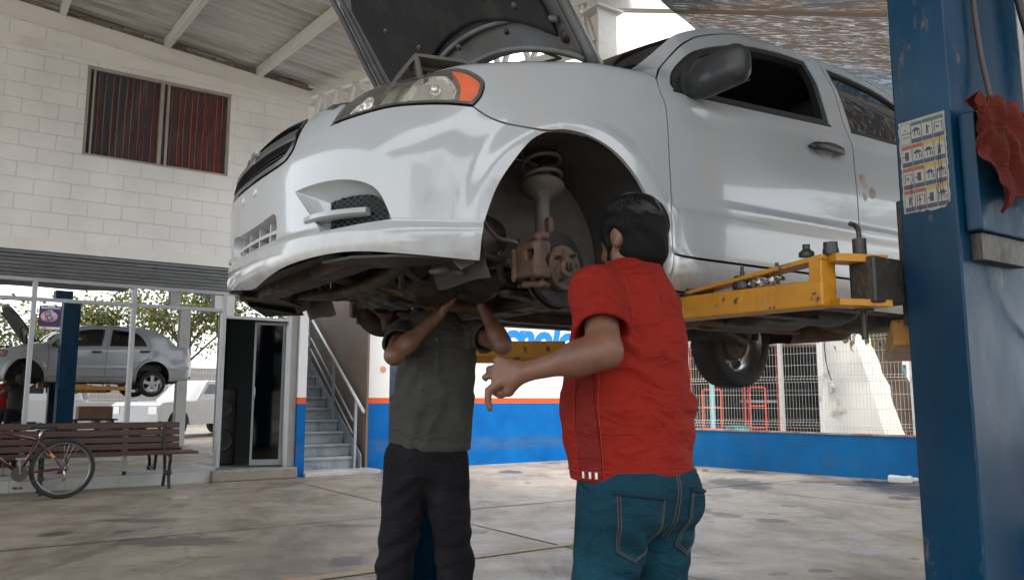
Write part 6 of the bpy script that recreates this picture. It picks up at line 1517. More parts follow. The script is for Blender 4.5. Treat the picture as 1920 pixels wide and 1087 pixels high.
# finer head and hand are laid in the same surface resolution: rebuild those zones denser
def wr(P,pts):     # folds: list of (centre,dir normal,freq,amp,falloff)
    s=0
    for c,n,fq,am,fa in pts:
        q=P-np.array(c); r2=(q**2).sum(-1); n=np.array(n,float); n/=np.linalg.norm(n)
        s=s+1.15*am*np.sin((q@n)*fq+1.5*np.sin(q[...,0]*23+q[...,2]*17))*np.exp(-r2/fa**2)
    return s
def f_shirt_r(P):
    x,y,z=P[...,0],P[...,1],P[...,2]
    d=sd_ell(P,(-.012,-.002,1.27),(.180,.142,.225)); d=smin(d,sd_ell(P,(-.005,.030,1.07),(.186,.168,.215)),.10)
    tq=np.sqrt((x/.183)**2+((y-.008)/.160)**2); d=smin(d,np.maximum((tq-1)*.15,np.abs(z-.97)-.13),.05)
    d=smin(d,sd_cap(P,(-.05,-.008,1.415),(-.168,-.028,1.385),.058,.068),.05); d=smin(d,sd_cap(P,(.045,-.008,1.415),(.135,.015,1.375),.056,.064),.05)
    d=smin(d,sd_cap(P,(.0,-.02,1.40),(.018,-.018,1.468),.088,.064),.04)
    e1=np.array(lsh)*.22+np.array(elb)*.78; e1=e1+np.array((.004,.004,0)); s=sd_cap(P,lsh,e1,.071,.078); ax=(np.array(elb)-np.array(lsh)); ax/=np.linalg.norm(ax)
    s=smax(s,(P-(np.array(lsh)+ax*.145))@ax,.006); s=smax(s,-(sd_cap(P,np.array(lsh)+ax*.10,np.array(elb),.060,.062)),.004); d=smin(d,s,.022)
    ax=(np.array(relb)-np.array(rsh)); ax/=np.linalg.norm(ax); s=sd_cap(P,rsh,np.array(rsh)+ax*.25,.064,.070); s=smax(s,(P-(np.array(rsh)+ax*.19))@ax,.006); d=smin(d,s,.025)
    # folds
    d=d+wr(P,[((-.10,-.10,1.13),(.35,.1,1),95,.0050,.11),((.04,-.13,1.10),(-.25,.1,1),80,.0048,.09),((-.13,-.04,1.27),(.9,.2,.5),85,.0050,.09),((.02,-.14,1.22),(.2,0,1),60,.0035,.13),((.12,-.08,1.02),(-.5,.1,1),60,.0018,.11),((-.17,-.06,1.33),(.3,.3,1),110,.0030,.06),((-.16,.05,1.02),(.2,.2,1),60,.0020,.13),((.05,-.12,.95),(.0,.2,1),45,.0030,.12),((-.02,-.1,1.38),(1,0,-.3),70,.0025,.08)])
    d=d+.0016*np.sin(x*31+z*22+1.2*np.sin(y*30))*np.sin(z*27-x*14)
    d=smax(d,.893-z+.008*np.sin(x*14+1)+.02*(y),.003)
    d=smax(d,-(sd_cap(P,(.015,-.016,1.43),(.045,-.012,1.60),.058,.066)),.004)
    return d
M_RED=cloth('red jersey',(.20,.009,.0035),.14,1400,.7,sheen=0.,spec=.18)
shirt=sdf_mesh('shirt',f_shirt_r,(-.33,-.28,.86),(.33,.30,1.50),.0058,M_RED,red)
def f_jeans_r(P):
    x,y,z=P[...,0],P[...,1],P[...,2]
    d=sd_ell(P,(0,-.005,.88),(.172,.150,.12)); d=smin(d,sd_ell(P,(-.075,-.062,.83),(.092,.088,.105)),.04); d=smin(d,sd_ell(P,(.075,-.062,.83),(.092,.088,.105)),.04)
    for h,k,a in(RL,RRg):
        s=sd_cap(P,(h[0],h[1]-.005,.82),k,.103,.076); s=smin(s,sd_cap(P,k,(a[0],a[1],.06),.076,.064),.03); d=smin(d,s,.028)
    d=d+wr(P,[((-.08,-.10,.74),(.55,.1,1),75,.0055,.10),((.09,-.10,.74),(-.55,.1,1),75,.0045,.09),((-.12,-.03,.62),(.4,.1,1),55,.0050,.12),((.10,-.04,.60),(-.4,.1,1),60,.0040,.12),((-.12,0,.45),(.2,.1,1),80,.006,.10),((.1,0,.45),(.2,.1,1),80,.006,.10),((-.13,0,.18),(.1,.1,1),90,.007,.12),((.13,0,.18),(.1,.1,1),90,.007,.12)])
    d=d-.006*np.exp(-((x-.002)/.006)**2)*(y<0)*(z>.74)*0
    d=smax(d,z-.955,.004); d=smax(d,.045-z,.004); return d
M_JEAN=cloth('blue denim',(.005,.034,.055),.32,1100,.9,spec=.15,dirt=(.012,.066,.092),sheen=0.)
jeans=sdf_mesh('jeans',f_jeans_r,(-.30,-.24,.03),(.30,.26,.97),.0078,M_JEAN,red)
M_STI=mat('tan stitching',(.11,.075,.05),.8); M_DEN2=cloth('dark denim edge',(.003,.018,.034),.15,sheen=0.)
def on(fn,frm,d,pts,off=0):
    out=[]
    d=np.array(d,float); d/=np.linalg.norm(d)
    for p in pts: out.append(tuple(march(fn,frm(p),d)-d*off))
    return out
# back pockets: outline in a vertical plane behind him pressed forward onto the denim
for cx,dr,nm in((-.088,(.22,1,0),'pocket'),(.083,(-.25,1,0),'pocket')):
    PO=[(-.066,.070,1),(.066,.056,1),(.060,-.03),(.050,-.090,1),(.006,-.118,1),(-.052,-.086,1),(-.060,-.02)]
    PO=poly_smooth(PO,3); d=np.array(dr,float); d/=np.linalg.norm(d); sx=np.array((d[1],-d[0],0.))
    def fp(u,v,off=.0035,cx=cx,d=d,sx=sx): 
        q=march(f_jeans_r,np.array((cx,-.03,.800))+sx*u+np.array((0,0,v))-d*.30,d); return tuple(q-d*off)
    pk=patch(nm,PO,M_JEAN,jeans,.016,gap=0,flange=.004,f=fp)
    for sh in(.003,.0085):
        Q=shrink(densify(PO,.012),sh); bm=new(); tube(bm,[fp(a,b,.0046) for a,b in Q]+[fp(*Q[0],.0046)],.0008,5); obj('stitching',bm,M_STI,pk)
    T=[(-.066+.132*i/8,.070-.014*i/8-.006) for i in range(9)]; bm=new(); tube(bm,[fp(a,b,.005) for a,b in T],.0042,6); obj('pocket_hem',bm,M_DEN2,pk,True)
fj=lambda p:p
for pts,nm in (([(.004+.02*t,-.4,.94-.20*t) for t in [i/10 for i in range(11)]],'seat_seam'),([(-.006+.02*t,-.4,.94-.20*t) for t in [i/10 for i in range(11)]],'seat_seam')):
    bm=new(); tube(bm,[tuple(q) for q in on(f_jeans_r,fj,(0,1,0),pts,.0008)],.0010,5); obj(nm,bm,M_STI,jeans)
bm=new(); tube(bm,on(f_jeans_r,fj,(1,.25,0),[(-.5,-.02-.0*t,.93-.70*t) for t in [i/22 for i in range(23)]],.0006),.0011,5); obj('side_seam',bm,M_STI,jeans)
bm=new(); tube(bm,on(f_jeans_r,fj,(1,-.15,0),[(-.5,.09-.055*t**2,.915-.05*math.sqrt(t)) for t in [i/8 for i in range(9)]],.0006),.0016,5); obj('pocket_edge',bm,M_DEN2,jeans)
# shirt details: side mesh insert, seams, hem, little label stripes
def fs(u,v,off=.0012): q=march(f_shirt_r,(-.5,.0+u-.1,v),(1,.20,0)); return (q[0]-off,q[1],q[2])
patch('side_panel',[(-.016,.898),(.058,.903),(.062,1.0),(.055,1.10),(.045,1.2),(.0,1.2),(-.008,1.10),(-.014,1.0)],cloth('dark red mesh',(.14,.007,.004),.10,500,.8,sheen=0.),shirt,.016,gap=0,flange=.002,f=fs)
for u in(-.018,.062):
    bm=new(); tube(bm,[fs(u,.90+.33*i/14,.0010) for i in range(15)],.0016,5); obj('seam',bm,mat('seam red',(.22,.015,.010),.8) if u<0 else bpy.data.materials['seam red'],shirt)
MW=mat('white transfer',(.62,.60,.60),.7)
for u in(.002,.022,.046):
    patch('hem_mark',[(u-.004,.897),(u+.004,.897),(u+.004,.914),(u-.004,.914)],MW,shirt,.006,gap=0,flange=0,f=lambda a,b:fs(a,b,.0022))
def ringseam(zf,name,m,n=60,off=.0009,r=.0011):
    pts=[]
    for i in range(n):
        a=2*math.pi*i/n; d=(-math.cos(a),-math.sin(a),0); pts.append(tuple(march(f_shirt_r,(.6*math.cos(a),.6*math.sin(a),zf(a)),d)-np.array(d)*off))
    bm=new(); tube(bm,pts,r,5,closed=True); obj(name,bm,m,shirt)
ringseam(lambda a:.915,'hem_stitch',bpy.data.materials['seam red'])
bm=new(); pts=[]
for i in range(14):
    t=i/13; p=np.array((-.118-.055*math.sin(t*math.pi)*0,-.30,1.43-.16*t)); pts.append(tuple(march(f_shirt_r,p+np.array((-.0,0,0)),(0,1,0))-np.array((0,.0008,0))))
tube(bm,pts,.0014,5); obj('armhole_seam',bm,bpy.data.materials['seam red'],shirt)
# hair
def f_hair(P):
    Q=(P-HC)@HR
    d=smin(sd_ell(Q,(0,-.013,.030),(.089,.106,.107)),sd_ell(Q,(0,-.040,-.045),(.066,.062,.060)),.03)
    n=.0022*np.sin(Q[...,0]*160+8*np.sin(Q[...,2]*18))*np.sin(Q[...,1]*55+Q[...,2]*20)+.002*np.sin(Q[...,2]*60+Q[...,0]*45)
    cut=np.minimum(-(Q[...,2]+.098-.45*np.maximum(0,Q[...,1]+.05)*1.6),9)
    d=smax(d,cut,.02); d=smax(d,-(sd_ell(Q,(0,.125,-.005),(.075,.075,.075))),.01)
    for sx in(1,-1): d=smax(d,-sd_ell(Q,(sx*.092,.0,-.010),(.026,.026,.038)),.010)
    for sx in(1,-1): d=smin(d,sd_cap(Q,(sx*.074,.030,.02),(sx*.070,.038,-.055),.009,.007),.01)
    b=sd_ell(Q,(0,.050,-.072),(.058,.055,.044)); b=smax(b,Q[...,2]+.040-.18*np.abs(Q[...,0]),.01); b=smax(b,-(sd_ell(Q,(0,.094,-.050),(.026,.03,.012))),.004)
    d=smin(d,b,.01)
    return d+n
hair=sdf_mesh('hair',f_hair,HC-.17,HC+.19,.0042,M_HAIR,red)
rh=random.Random(3); crown=Vector((-.005,-.075,.075))
bm=new()
for i in range(900):
    # strand starts near the crown whorl and runs over the skull
    a=rh.uniform(0,2*math.pi); r0=rh.uniform(.004,.085); up=Vector((0,-.35,.94)).normalized(); e1=up.orthogonal().normalized(); e2=up.cross(e1)
    pts=[]; ang=a; rr=r0; ln=rh.uniform(.03,.07)
    for k in range(6):
        q=Vector((0,-.013,.030))+(up*.06+e1*math.cos(ang)*rr+e2*math.sin(ang)*rr); rr+=ln/5; ang+=.10
        dirv=(q-Vector((0,-.013,.030))).normalized(); t=1/math.sqrt((dirv.x/.0865)**2+(dirv.y/.1035)**2+(dirv.z/.1055)**2); p=Vector((0,-.013,.030))+dirv*(t+.0012+.0022*math.sin(k*.7)*rh.random())
        pts.append(p)
    if pts[-1].y>.03 or pts[-1].z<-.03: continue
    w_=[tuple(HC+HR@np.array(p)) for p in pts]; tube(bm,w_,[.0009,.0010,.0010,.0009,.0007,.0003],3,caps=False)
for i in range(14):      # stray curls standing off the crown
    a=rh.uniform(-.6,.9); b0=Vector((.02+.045*math.sin(a),-.075+.02*rh.random(),.095)); L_=rh.uniform(.02,.035); pts=[]
    for k in range(8):
        t=k/7; p=b0+Vector((.030*t+.010*math.sin(t*5+a),-.020*t*math.cos(a),.012*math.sin(t*3.1)-.014*t)); pts.append(tuple(HC+HR@np.array(p)))
    tube(bm,pts,.0006,3,caps=False)
o=obj('hair_strands',bm,mat('hair strand',(.008,.007,.007),.28,spec=.7),hair,True)
def shoe(P,a,toe=.15):
    d=sd_cap(P,(a[0],a[1]-.05,.050),(a[0],a[1]+toe,.038),.045,.040,((0,0,1),.85)); return smax(d,-P[...,2]+.002,.004)
M_SHOE=mat('dark leather shoe',(.03,.024,.020),.55,var=.2)
for a in(RL[2],RRg[2]): sdf_mesh('shoe',lambda P,a=a:shoe(P,a),(a[0]-.08,a[1]-.13,0),(a[0]+.08,a[1]+.24,.12),.008,M_SHOE,red)
# ================= man in the grey shirt under the engine, facing the camera
gr_=thing('person','man in a dark grey polo and black trousers reaching up under the engine','person',(-.355,3.35,0),R(180))
g_ls=(.105,.0,1.375); g_le=(.100,.245,1.272); g_lh=(-.075,.190,1.440)
g_rs=(-.205,.0,1.378); g_re=(-.318,.215,1.315); g_rh=(-.235,.16,1.470)
GLL=((.075,.0,.84),(.115,.0,.45),(.145,-.01,.09)); GRL=((-.085,.0,.84),(-.125,.0,.45),(-.155,-.01,.09))
gC=np.array((-.07,-.06,1.565)); gR=rotx(R(30))
hA=hand_parts(g_lh,(-.45,-.05,.9),(-.2,.7,.1),(.8,.4,.3),[(.5,.6,.4)]*4); hB=hand_parts(g_rh,(.2,-.05,.95),(.2,.7,.1),(-.8,.5,.2),[(.4,.6,.5)]*4)
def f_grn(P):
    d=person_head(P,gC,gR)
    d=smin(d,sd_cap(P,(-.052,-.01,1.40),(-.065,-.045,1.51),.056,.052),.03)
    d=smin(d,sd_ell(P,(-.04,0,1.26),(.145,.095,.19)),.05); d=smin(d,sd_ell(P,(-.015,.0,1.0),(.130,.092,.22)),.08)
    for a,b,c in((g_ls,g_le,g_lh),(g_rs,g_re,g_rh)):
        e=smin(sd_cap(P,a,b,.042,.035),sd_cap(P,b,c,.035,.022),.025); m=np.array(b)*.7+np.array(c)*.3; e=smin(e,sd_ell(P,m,(.035,.035,.034)),.03); d=smin(d,e,.02)
    d=smin(d,sd_parts(P,hA),.012); d=smin(d,sd_parts(P,hB),.012); d=smin(d,legs(P,.84,GLL,GRL,(.075,.052,.038)),.05); return d
sdf_mesh('body',f_grn,(-.42,-.24,-.01),(.30,.36,1.75),.009,M_SKIN,gr_)
def f_polo(P):
    x,y,z=P[...,0],P[...,1],P[...,2]
    cx=-.050+.14*(1.38-z)*.28
    d=smin(sd_ell(P,(-.045,.0,1.27),(.162,.112,.21)),sd_ell(P,(-.025,.004,1.05),(.152,.112,.21)),.10)
    tq=np.sqrt(((x+.022)/(.158+.04*np.clip(1.05-z,0,.2)))**2+(y/.116)**2); d=smin(d,np.maximum((tq-1)*.11,np.abs(z-.985)-.12),.05)
    for a,b,l in((g_ls,g_le,.135),(g_rs,g_re,.115)):
        a=np.array(a); b=np.array(b); ax=(b-a)/np.linalg.norm(b-a); s=sd_cap(P,a,a+ax*.22,.060,.070); s=smax(s,(P-(a+ax*l))@ax,.005); s=smax(s,-sd_cap(P,a+ax*(l-.04),b,.052,.056),.004); d=smin(d,s,.03)
    d=smin(d,sd_cap(P,(-.05,-.01,1.385),(-.055,-.02,1.435),.085,.066),.03)
    d=d+wr(P,[((.07,.08,1.18),(.9,0,.5),75,.0050,.12),((-.12,.08,1.15),(-.9,0,.35),70,.0040,.13),((-.02,.11,1.0),(1,0,.15),62,.0045,.15),((.10,.05,1.30),(.5,0,1),85,.0040,.08),((-.2,.05,1.28),(.8,0,.8),80,.0045,.08),((-.05,.1,1.12),(.2,0,1),50,.003,.12)])
    d=smax(d,.898-z+.01*np.sin(x*12)-.12*(x+.02)*.5,.003); d=smax(d,-sd_cap(P,(-.055,-.012,1.41),(-.06,-.03,1.55),.060,.066),.004); return d
M_POLO=cloth('dark grey green polo',(.052,.052,.047),.12,1100,.9,spec=.15,sheen=0.,dirt=(.062,.066,.052))
polo=sdf_mesh('shirt',f_polo,(-.36,-.16,.86),(.26,.28,1.47),.0065,M_POLO,gr_)
fpq=lambda u,v,off=.0016: (lambda q:(q[0],q[1]+off,q[2]))(march(f_polo,(u,.5,v),(0,-1,0)))
patch('placket',[(-.064,1.20),(-.040,1.20),(-.040,1.385),(-.064,1.385)],cloth('placket cloth',(.048,.053,.042),.08),polo,.012,gap=0,flange=.003,f=fpq)
for z in(1.23,1.29,1.345):
    bm=new(); lathe(bm,[(0,.0018),(.0045,.0018),(.0055,.0)],axisM(fpq(-.052,z,.003),(0,1,0)),12); obj('button',bm,M_TRIM,polo)
for pz in(1.40,):
    pts=[]; 
    for i in range(17):
        a=math.pi*(-.15+1.3*i/16); pts.append((-.052+.066*math.cos(a),-.012+.062*math.sin(a),1.415+.010*math.cos(a)-.012*math.sin(a)))
    bm=new(); tube(bm,pts,1,4,prof=[(.020,.003),(-.020,.003),(-.020,-.003),(.020,-.003)]); obj('collar',bm,M_POLO,polo,True)
def f_trs(P):
    x,y,z=P[...,0],P[...,1],P[...,2]
    d=sd_ell(P,(-.004,.0,.87),(.172,.122,.12)); 
    for h,k,a in(GLL,GRL):
        s=sd_cap(P,(h[0],h[1],.81),k,.096,.070); s=smin(s,sd_cap(P,k,(a[0],a[1],.06),.072,.066),.03); d=smin(d,s,.022)
    d=d+wr(P,[((.07,.09,.72),(.7,.1,1),70,.0055,.10),((-.09,.09,.72),(-.7,.1,1),70,.0055,.10),((.12,.05,.5),(.3,.1,1),60,.007,.14),((-.12,.05,.5),(-.3,.1,1),60,.007,.14),((0,.1,.82),(.1,0,1),60,.003,.1),((.14,0,.2),(0,.1,1),75,.008,.12),((-.15,0,.2),(0,.1,1),75,.008,.12)])
    d=smax(d,z-.95,.004); d=smax(d,.045-z,.004); return d
M_TRS=cloth('black work trousers',(.012,.011,.013),.22,900,.92,spec=.12,sheen=0.,dirt=(.022,.021,.024))
trs=sdf_mesh('trousers',f_trs,(-.30,-.18,.03),(.28,.20,.965),.0085,M_TRS,gr_)
tq=lambda u,v,off=.0010:(lambda q:(q[0],q[1]+off,q[2]))(march(f_trs,(u,.5,v),(0,-1,0)))
bm=new(); tube(bm,[tq(-.004+.004*i/8,.90-.13*i/8) for i in range(9)],.0014,5); obj('fly_seam',bm,mat('trouser seam',(.012,.011,.013),.9),trs)
for s_ in(1,-1):
    bm=new(); tube(bm,[tq(-.004+s_*(.10+.05*i/8),.905-.10*(i/8)**1.5) for i in range(9)],.0016,5); obj('pocket_edge',bm,bpy.data.materials['trouser seam'],trs)
def f_gh(P):
    Q=(P-gC)@gR; d=sd_ell(Q,(0,-.013,.030),(.084,.101,.104)); d=smax(d,-(Q[...,2]+.03-.5*np.maximum(0,Q[...,1]+.02)),.02); return smax(d,-sd_ell(Q,(0,.125,-.005),(.075,.075,.075)),.01)
sdf_mesh('hair',f_gh,gC-.16,gC+.17,.007,M_HAIR,gr_)
for a in(GLL[2],GRL[2]): sdf_mesh('shoe',lambda P,a=a:shoe(P,a),(a[0]-.08,a[1]-.13,0),(a[0]+.08,a[1]+.24,.12),.009,M_SHOE,gr_)
# ---------------------------------------------------------------- boundary wall with wire fence
FA=Vector((1.60,15.62,0)); FBp=Vector((6.65,9.98,0)); fd=(FBp-FA).normalized(); fang=math.atan2(fd.y,fd.x); FLN=(FBp-FA).length
def low_blue():
    m=mat('blue block paint',(.002,.115,.32),.6,0,spec=.2,var=.12,vs=3,dirt=(.02,.11,.25),ds=3,dth=(.5,.75),dirt2=(.10,.11,.11),d2s=7,d2th=(.66,.8)); nt=m.node_tree; L=nt.links.new; b=nt.nodes[m['bsdf']]
    tc=nd(nt,'ShaderNodeTexCoord'); sx=nd(nt,'ShaderNodeSeparateXYZ'); L(tc.outputs['Object'],sx.inputs[0]); cx=nd(nt,'ShaderNodeCombineXYZ'); L(sx.outputs[0],cx.inputs[0]); L(sx.outputs[2],cx.inputs[1])
    br=nd(nt,'ShaderNodeTexBrick'); br.inputs['Brick Width'].default_value=.41; br.inputs['Row Height'].default_value=.205; br.inputs['Mortar Size'].default_value=.006; br.inputs['Scale'].default_value=1; L(cx.outputs[0],br.inputs[0])
    bp=nd(nt,'ShaderNodeBump'); bp.invert=True; bp.inputs['Strength'].default_value=.7; bp.inputs['Distance'].default_value=.006; L(br.outputs['Fac'],bp.inputs['Height']); L(bp.outputs[0],b.inputs['Normal']); return m
yw=thing('yard_wall','low blue painted block wall under the white wire fence','wall',FA,fang)
bm=new(); box(bm,-.2,FLN,0,.15,0,.60); obj('wall',bm,low_blue(),yw)
bm=new(); box(bm,-.2,FLN,-.012,.162,.602,.625); obj('coping',bm,mat('worn red coping',(.30,.12,.08),.8,var=.3,vs=9,dirt=(.35,.33,.30),ds=5,dth=(.45,.6)),yw)
M_WIRE=mat('white coated wire',(.60,.58,.53),.5,0,var=.08)
fn_=thing('wire_fence','white welded wire fence with folded ribs standing on the low blue wall','fence',FA+Vector((0,0,.626)),fang)
def fence_panel(x0,x1,H,ribs,sp,par,r=.0026,y=.075):
    bm=new(); prof=[(0.,0.)]
    for z in ribs: prof+=[(z-.045,0),(z,.035),(z+.045,0)]
    prof.append((H,0)); prof=sorted(prof)
    n=int((x1-x0)/sp)
    for i in range(n+1):
        x=x0+(x1-x0)*i/n; tube(bm,[(x,y-q,z) for z,q in prof],r,4,caps=False)
    hz=[]
    for z in ribs: hz+=[(z-.045,0),(z+.045,0),(z,.035)]
    for a,b in zip(ribs,ribs[1:]): k=b-a; hz+=[(a+k*.36,0),(a+k*.66,0)]
    for z,q in hz: tube(bm,[(x0,y-q-.003,z),(x1,y-q-.003,z)],r*1.05,4,caps=False)
    return obj('wire_panel',bm,M_WIRE,par)
rb=[.10,.80,1.40,2.0]
posts=[.12,2.10,3.89,5.9,FLN-.05]
for a,b in zip(posts,posts[1:]): fence_panel(a+.03,b-.03,2.1,rb,.052,fn_)
for x in posts:
    bm=new(); box(bm,x-.03,x+.03,.045,.105,0,2.16); p_=obj('post',bm,MA['steelw'],fn_)
    for z in(.2,.8,1.4,2.0):
        bm=new(); box(bm,x-.012,x+.012,.028,.044,z-.02,z+.02); obj('clamp',bm,M_WIRE,p_)
# ---------------------------------------------------------------- beyond the fence
bm=new(); quad(bm,[(1.9,15.9,.006),(7.3,9.9,.006),(60,20,.006),(40,90,.006),(-10,80,.006)]); g2=obj('street_ground',bm,mat('dusty street',(.36,.31,.25),.95,var=.2,vs=1.2,bump=.4)); g2['kind']='structure'
def whitewall_mat():
    return mat('limewashed wall',(.72,.71,.68),.85,0,var=.06,vs=1,bump=.4,bs=14,dirt=(.30,.26,.20),ds=1.3,dth=(.60,.72))
bw2=thing('leaning_wall','white limewashed wall with a slanted end beyond the wire fence','wall',(6.55,17,0),R(4))
bm=new(); prism(bm,[(0,0),(1.36,0),(1.14,.9),(.95,1.6),(.78,2.2),(.55,2.55),(0,2.62)],0,.25,Matrix(((1,0,0,0),(0,0,1,0),(0,1,0,0),(0,0,0,1)))); obj('wall',bm,whitewall_mat(),bw2)
bm=new(); box(bm,-.02,.10,-.10,-.002,1.36,1.60); mt_=obj('meter_box',bm,mat('grey meter',(.42,.48,.48),.5),bw2); mt_.location=(.12,0,-.1); bevel(mt_,.02)
bm=new(); lathe(bm,[(0,.05),(.05,.045),(.055,0)],axisM((.16,-.10,1.40),(0,-1,0)),18); obj('meter_dial',bm,mat('meter glass',(.55,.6,.6),.2),bw2)
bm=new(); tube(bm,cr_path([(.05,-.05,2.6),(.03,-.06,2.2),(.06,-.07,1.8),(.14,-.06,1.52)],6),.012,6); obj('cable',bm,M_TRIM,bw2,True)
bw3=thing('far_house','white house with a small blue framed window behind the tree','house',(8.2,19.2,0),R(-3))
bm=new(); box(bm,0,.74,0,.2,0,4); box(bm,.74,1.16,0,.2,0,1.33); box(bm,.74,1.16,0,.2,1.94,4); box(bm,1.16,6,0,.2,0,4); obj('wall',bm,mat('pale plaster',(.62,.60,.57),.85,var=.05),bw3)
bm=new(); box(bm,.74,1.16,.05,.10,1.33,1.94); w_=obj('window',bm,mat('blue window paint',(.09,.33,.45),.5,var=.2),bw3)
for i in range(1,4): bm=new(); x=.74+.42*i/4; box(bm,x-.006,x+.006,.03,.049,1.34,1.93); obj('window_bar',bm,MA['steelw'],w_)
# workshop shed: dark opening with red frames
sh=thing('open_shed','dark open workshop shed with red steel frames beyond the wire fence','shed',(1.2,19,0),0)
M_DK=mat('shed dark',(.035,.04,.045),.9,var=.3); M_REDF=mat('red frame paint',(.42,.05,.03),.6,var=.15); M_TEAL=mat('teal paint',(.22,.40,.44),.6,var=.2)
bm=new(); box(bm,-4,6.3,4,4.2,0,5); box(bm,6.2,6.3,0,4,0,5); box(bm,-4,6.3,-.2,4,3.4,3.6); obj('wall',bm,M_DK,sh)
bm=new(); box(bm,-4,6.2,-.9,-.0,2.35,2.5); obj('awning',bm,mat('shed awning',(.20,.17,.14),.9,var=.3,vs=3),sh)
for x in(3.0,4.25,5.05): bm=new(); box(bm,x-.03,x+.03,-.03,.03,0,2.35); obj('frame_post',bm,M_REDF,sh)
for (x0,x1,z) in((3.5,6.2,.62),(3.5,6.2,1.32)): bm=new(); box(bm,x0,x1,.5,1.0,z,z+.04); obj('shelf',bm,mat('shelf grey',(.10,.12,.13),.7) if z<1 else bpy.data.materials['shelf grey'],sh)
def cage(nm,lab,x,y,w,h,z0=0):
    t=thing(nm,lab,'rack',(x,y,z0),0)
    for a in(0,w): bm=new(); box(bm,a-.02,a+.02,-.02,.02,0,h); obj('upright',bm,M_REDF,t)
    for k in(0,.35,.7,1): bm=new(); box(bm,.021,w-.021,-.015,.015,max(.0,h*k-.02),h*k+.02); obj('rail',bm,M_REDF,t)
    return t
cage('steel_rack','wide red steel rack low in the shed beside the reel',4.35,18.5,.42,1.35); cage('steel_rack','smaller red steel rack nearest the white leaning wall',5.45,18.6,.36,1.4)
rl_=thing('cable_reel','orange reel on the ground in front of the red rack','reel',(3.75,18.2,0),0)
bm=new(); lathe(bm,[(0,-.06),(.33,-.06),(.33,-.04),(.12,-.04),(.12,.04),(.33,.04),(.33,.06),(0,.06)],axisM((0,0,.34),(.3,-1,0)),32); obj('drum',bm,mat('reel orange',(.55,.14,.07),.6,var=.2),rl_,autos=40)
bm=new(); lathe(bm,[(.13,-.04),(.22,-.035),(.22,.035),(.13,.04)],axisM((0,0,.34),(.3,-1,0)),28); obj('coil',bm,mat('coil grey',(.35,.33,.30),.8,var=.3),rl_,True)
tb=thing('work_table','pale table top on legs inside the dark shed','table',(5.6,19.4,0),0)
bm=new(); lathe(bm,[(0,.0),(.42,0),(.42,.06),(0,.06)],Matrix.Translation((.3,0,1.05)),28); obj('tabletop',bm,mat('table pale',(.35,.38,.36),.5),tb)
for a in(-.02,.6): bm=new(); tube(bm,[(a,0,0),(.3+(a-.3)*.3,0,1.04)],.02,8); obj('leg',bm,M_TRIM,tb,True)
for i,(x,w,h,c) in enumerate(((2.3,.35,1.1,(.30,.28,.30)),(2.9,.3,.8,(.42,.38,.33)),(5.1,.4,.5,(.05,.30,.34)))):
    t=thing('crate',('tall grey crate standing behind the left fence post','low tan crate between the fence posts beneath the rear wheel','teal crate at the foot of the small red rack')[i],'crate',(x,18.0+.6*(i==2),0),.2*i)
    bm=new(); box(bm,0,w,0,w,0,h); bx=obj('box',bm,mat('crate paint %d'%i,c,.8,var=.3,vs=6),t); bevel(bx,.01); bm=new(); box(bm,-.01,w+.01,-.01,w+.01,h+.001,h+.03); obj('lid',bm,mat('crate lid %d'%i,tuple(q*.7 for q in c),.8),t)
for i,(x,y,mt) in enumerate(((2.15,16.6,M_TEAL),(2.55,16.6,MA['steelw']),(3.05,16.7,mat('cream paint',(.55,.50,.36),.6,var=.2)),(4.12,16.7,M_TEAL))):
    t=thing('fence_post',('leftmost thin teal post of the far chain fence','white post of the far chain fence next to the teal one','cream post of the far chain fence below the rear wheel','teal and white post of the far chain fence right of the rear wheel')[i],'post',(x,y,0)); bm=new(); box(bm,-.04,.04,-.04,.04,0,(2.2,2.0,1.7,1.5)[i]); obj('shaft',bm,mt,t); bm=new(); box(bm,-.05,.05,-.05,.05,(2.2,2.0,1.7,1.5)[i]+.001,(2.2,2.0,1.7,1.5)[i]+.03); obj('cap',bm,MA['steelw'],t)
bm=new()
for i in range(44):
    x=2.1+2.1*i/44
    for s_ in(1,-1):
        pts=[(x+s_*.05*k*.5,16.75,.05+.1*k*.5) for k in range(0,24)]
        pts=[p for p in pts if 2.1<p[0]<4.2]
        if len(pts)>1: tube(bm,[pts[0],pts[-1]],.0022,3,caps=False)
cl=obj('chain_link_fence',bm,mat('chain wire',(.35,.32,.28),.6)); tag(cl,'fine diamond chain link mesh between the far thin posts','fence')
# ---------------------------------------------------------------- trees
M_BARK=mat('tree bark',(.15,.105,.075),.95,var=.35,vs=4,bump=.9,bs=22,stretch=(1,1,.35))
def leafmat(n,c): 
    m=mat(n,c,.55,0,var=.35,vs=1.3); nt=m.node_tree; b=nt.nodes[m['bsdf']]; out=nt.nodes['Material Output']; t=nd(nt,'ShaderNodeBsdfTranslucent'); t.inputs[0].default_value=(c[0]*1.6,c[1]*1.5,c[2],1); mx=nd(nt,'ShaderNodeMixShader'); mx.inputs[0].default_value=.35
    nt.links.new(b.outputs[0],mx.inputs[1]); nt.links.new(t.outputs[0],mx.inputs[2]); nt.links.new(mx.outputs[0],out.inputs[0]); return m
M_LF=[leafmat('leaf green',(.075,.105,.025)),leafmat('leaf dark green',(.035,.06,.018)),leafmat('leaf yellowing',(.22,.17,.04))]
def leaf(bm,p,d,s,mi,rnd):
    d=Vector(d).normalized(); a,b=frame_of(d); th=rnd.uniform(0,6.28); a=a*math.cos(th)+b*math.sin(th); w=s*.32; c=d.cross(a)*s*.08
    v=[p,p+d*s*.45+a*w,p+d*s,p+d*s*.45-a*w]; m_=bm.verts.new(p+d*s*.5+c); q=[bm.verts.new(x) for x in v]
    for i in range(4): f=bm.faces.new((q[i],q[(i+1)%4],m_)); f.material_index=mi; f.smooth=True
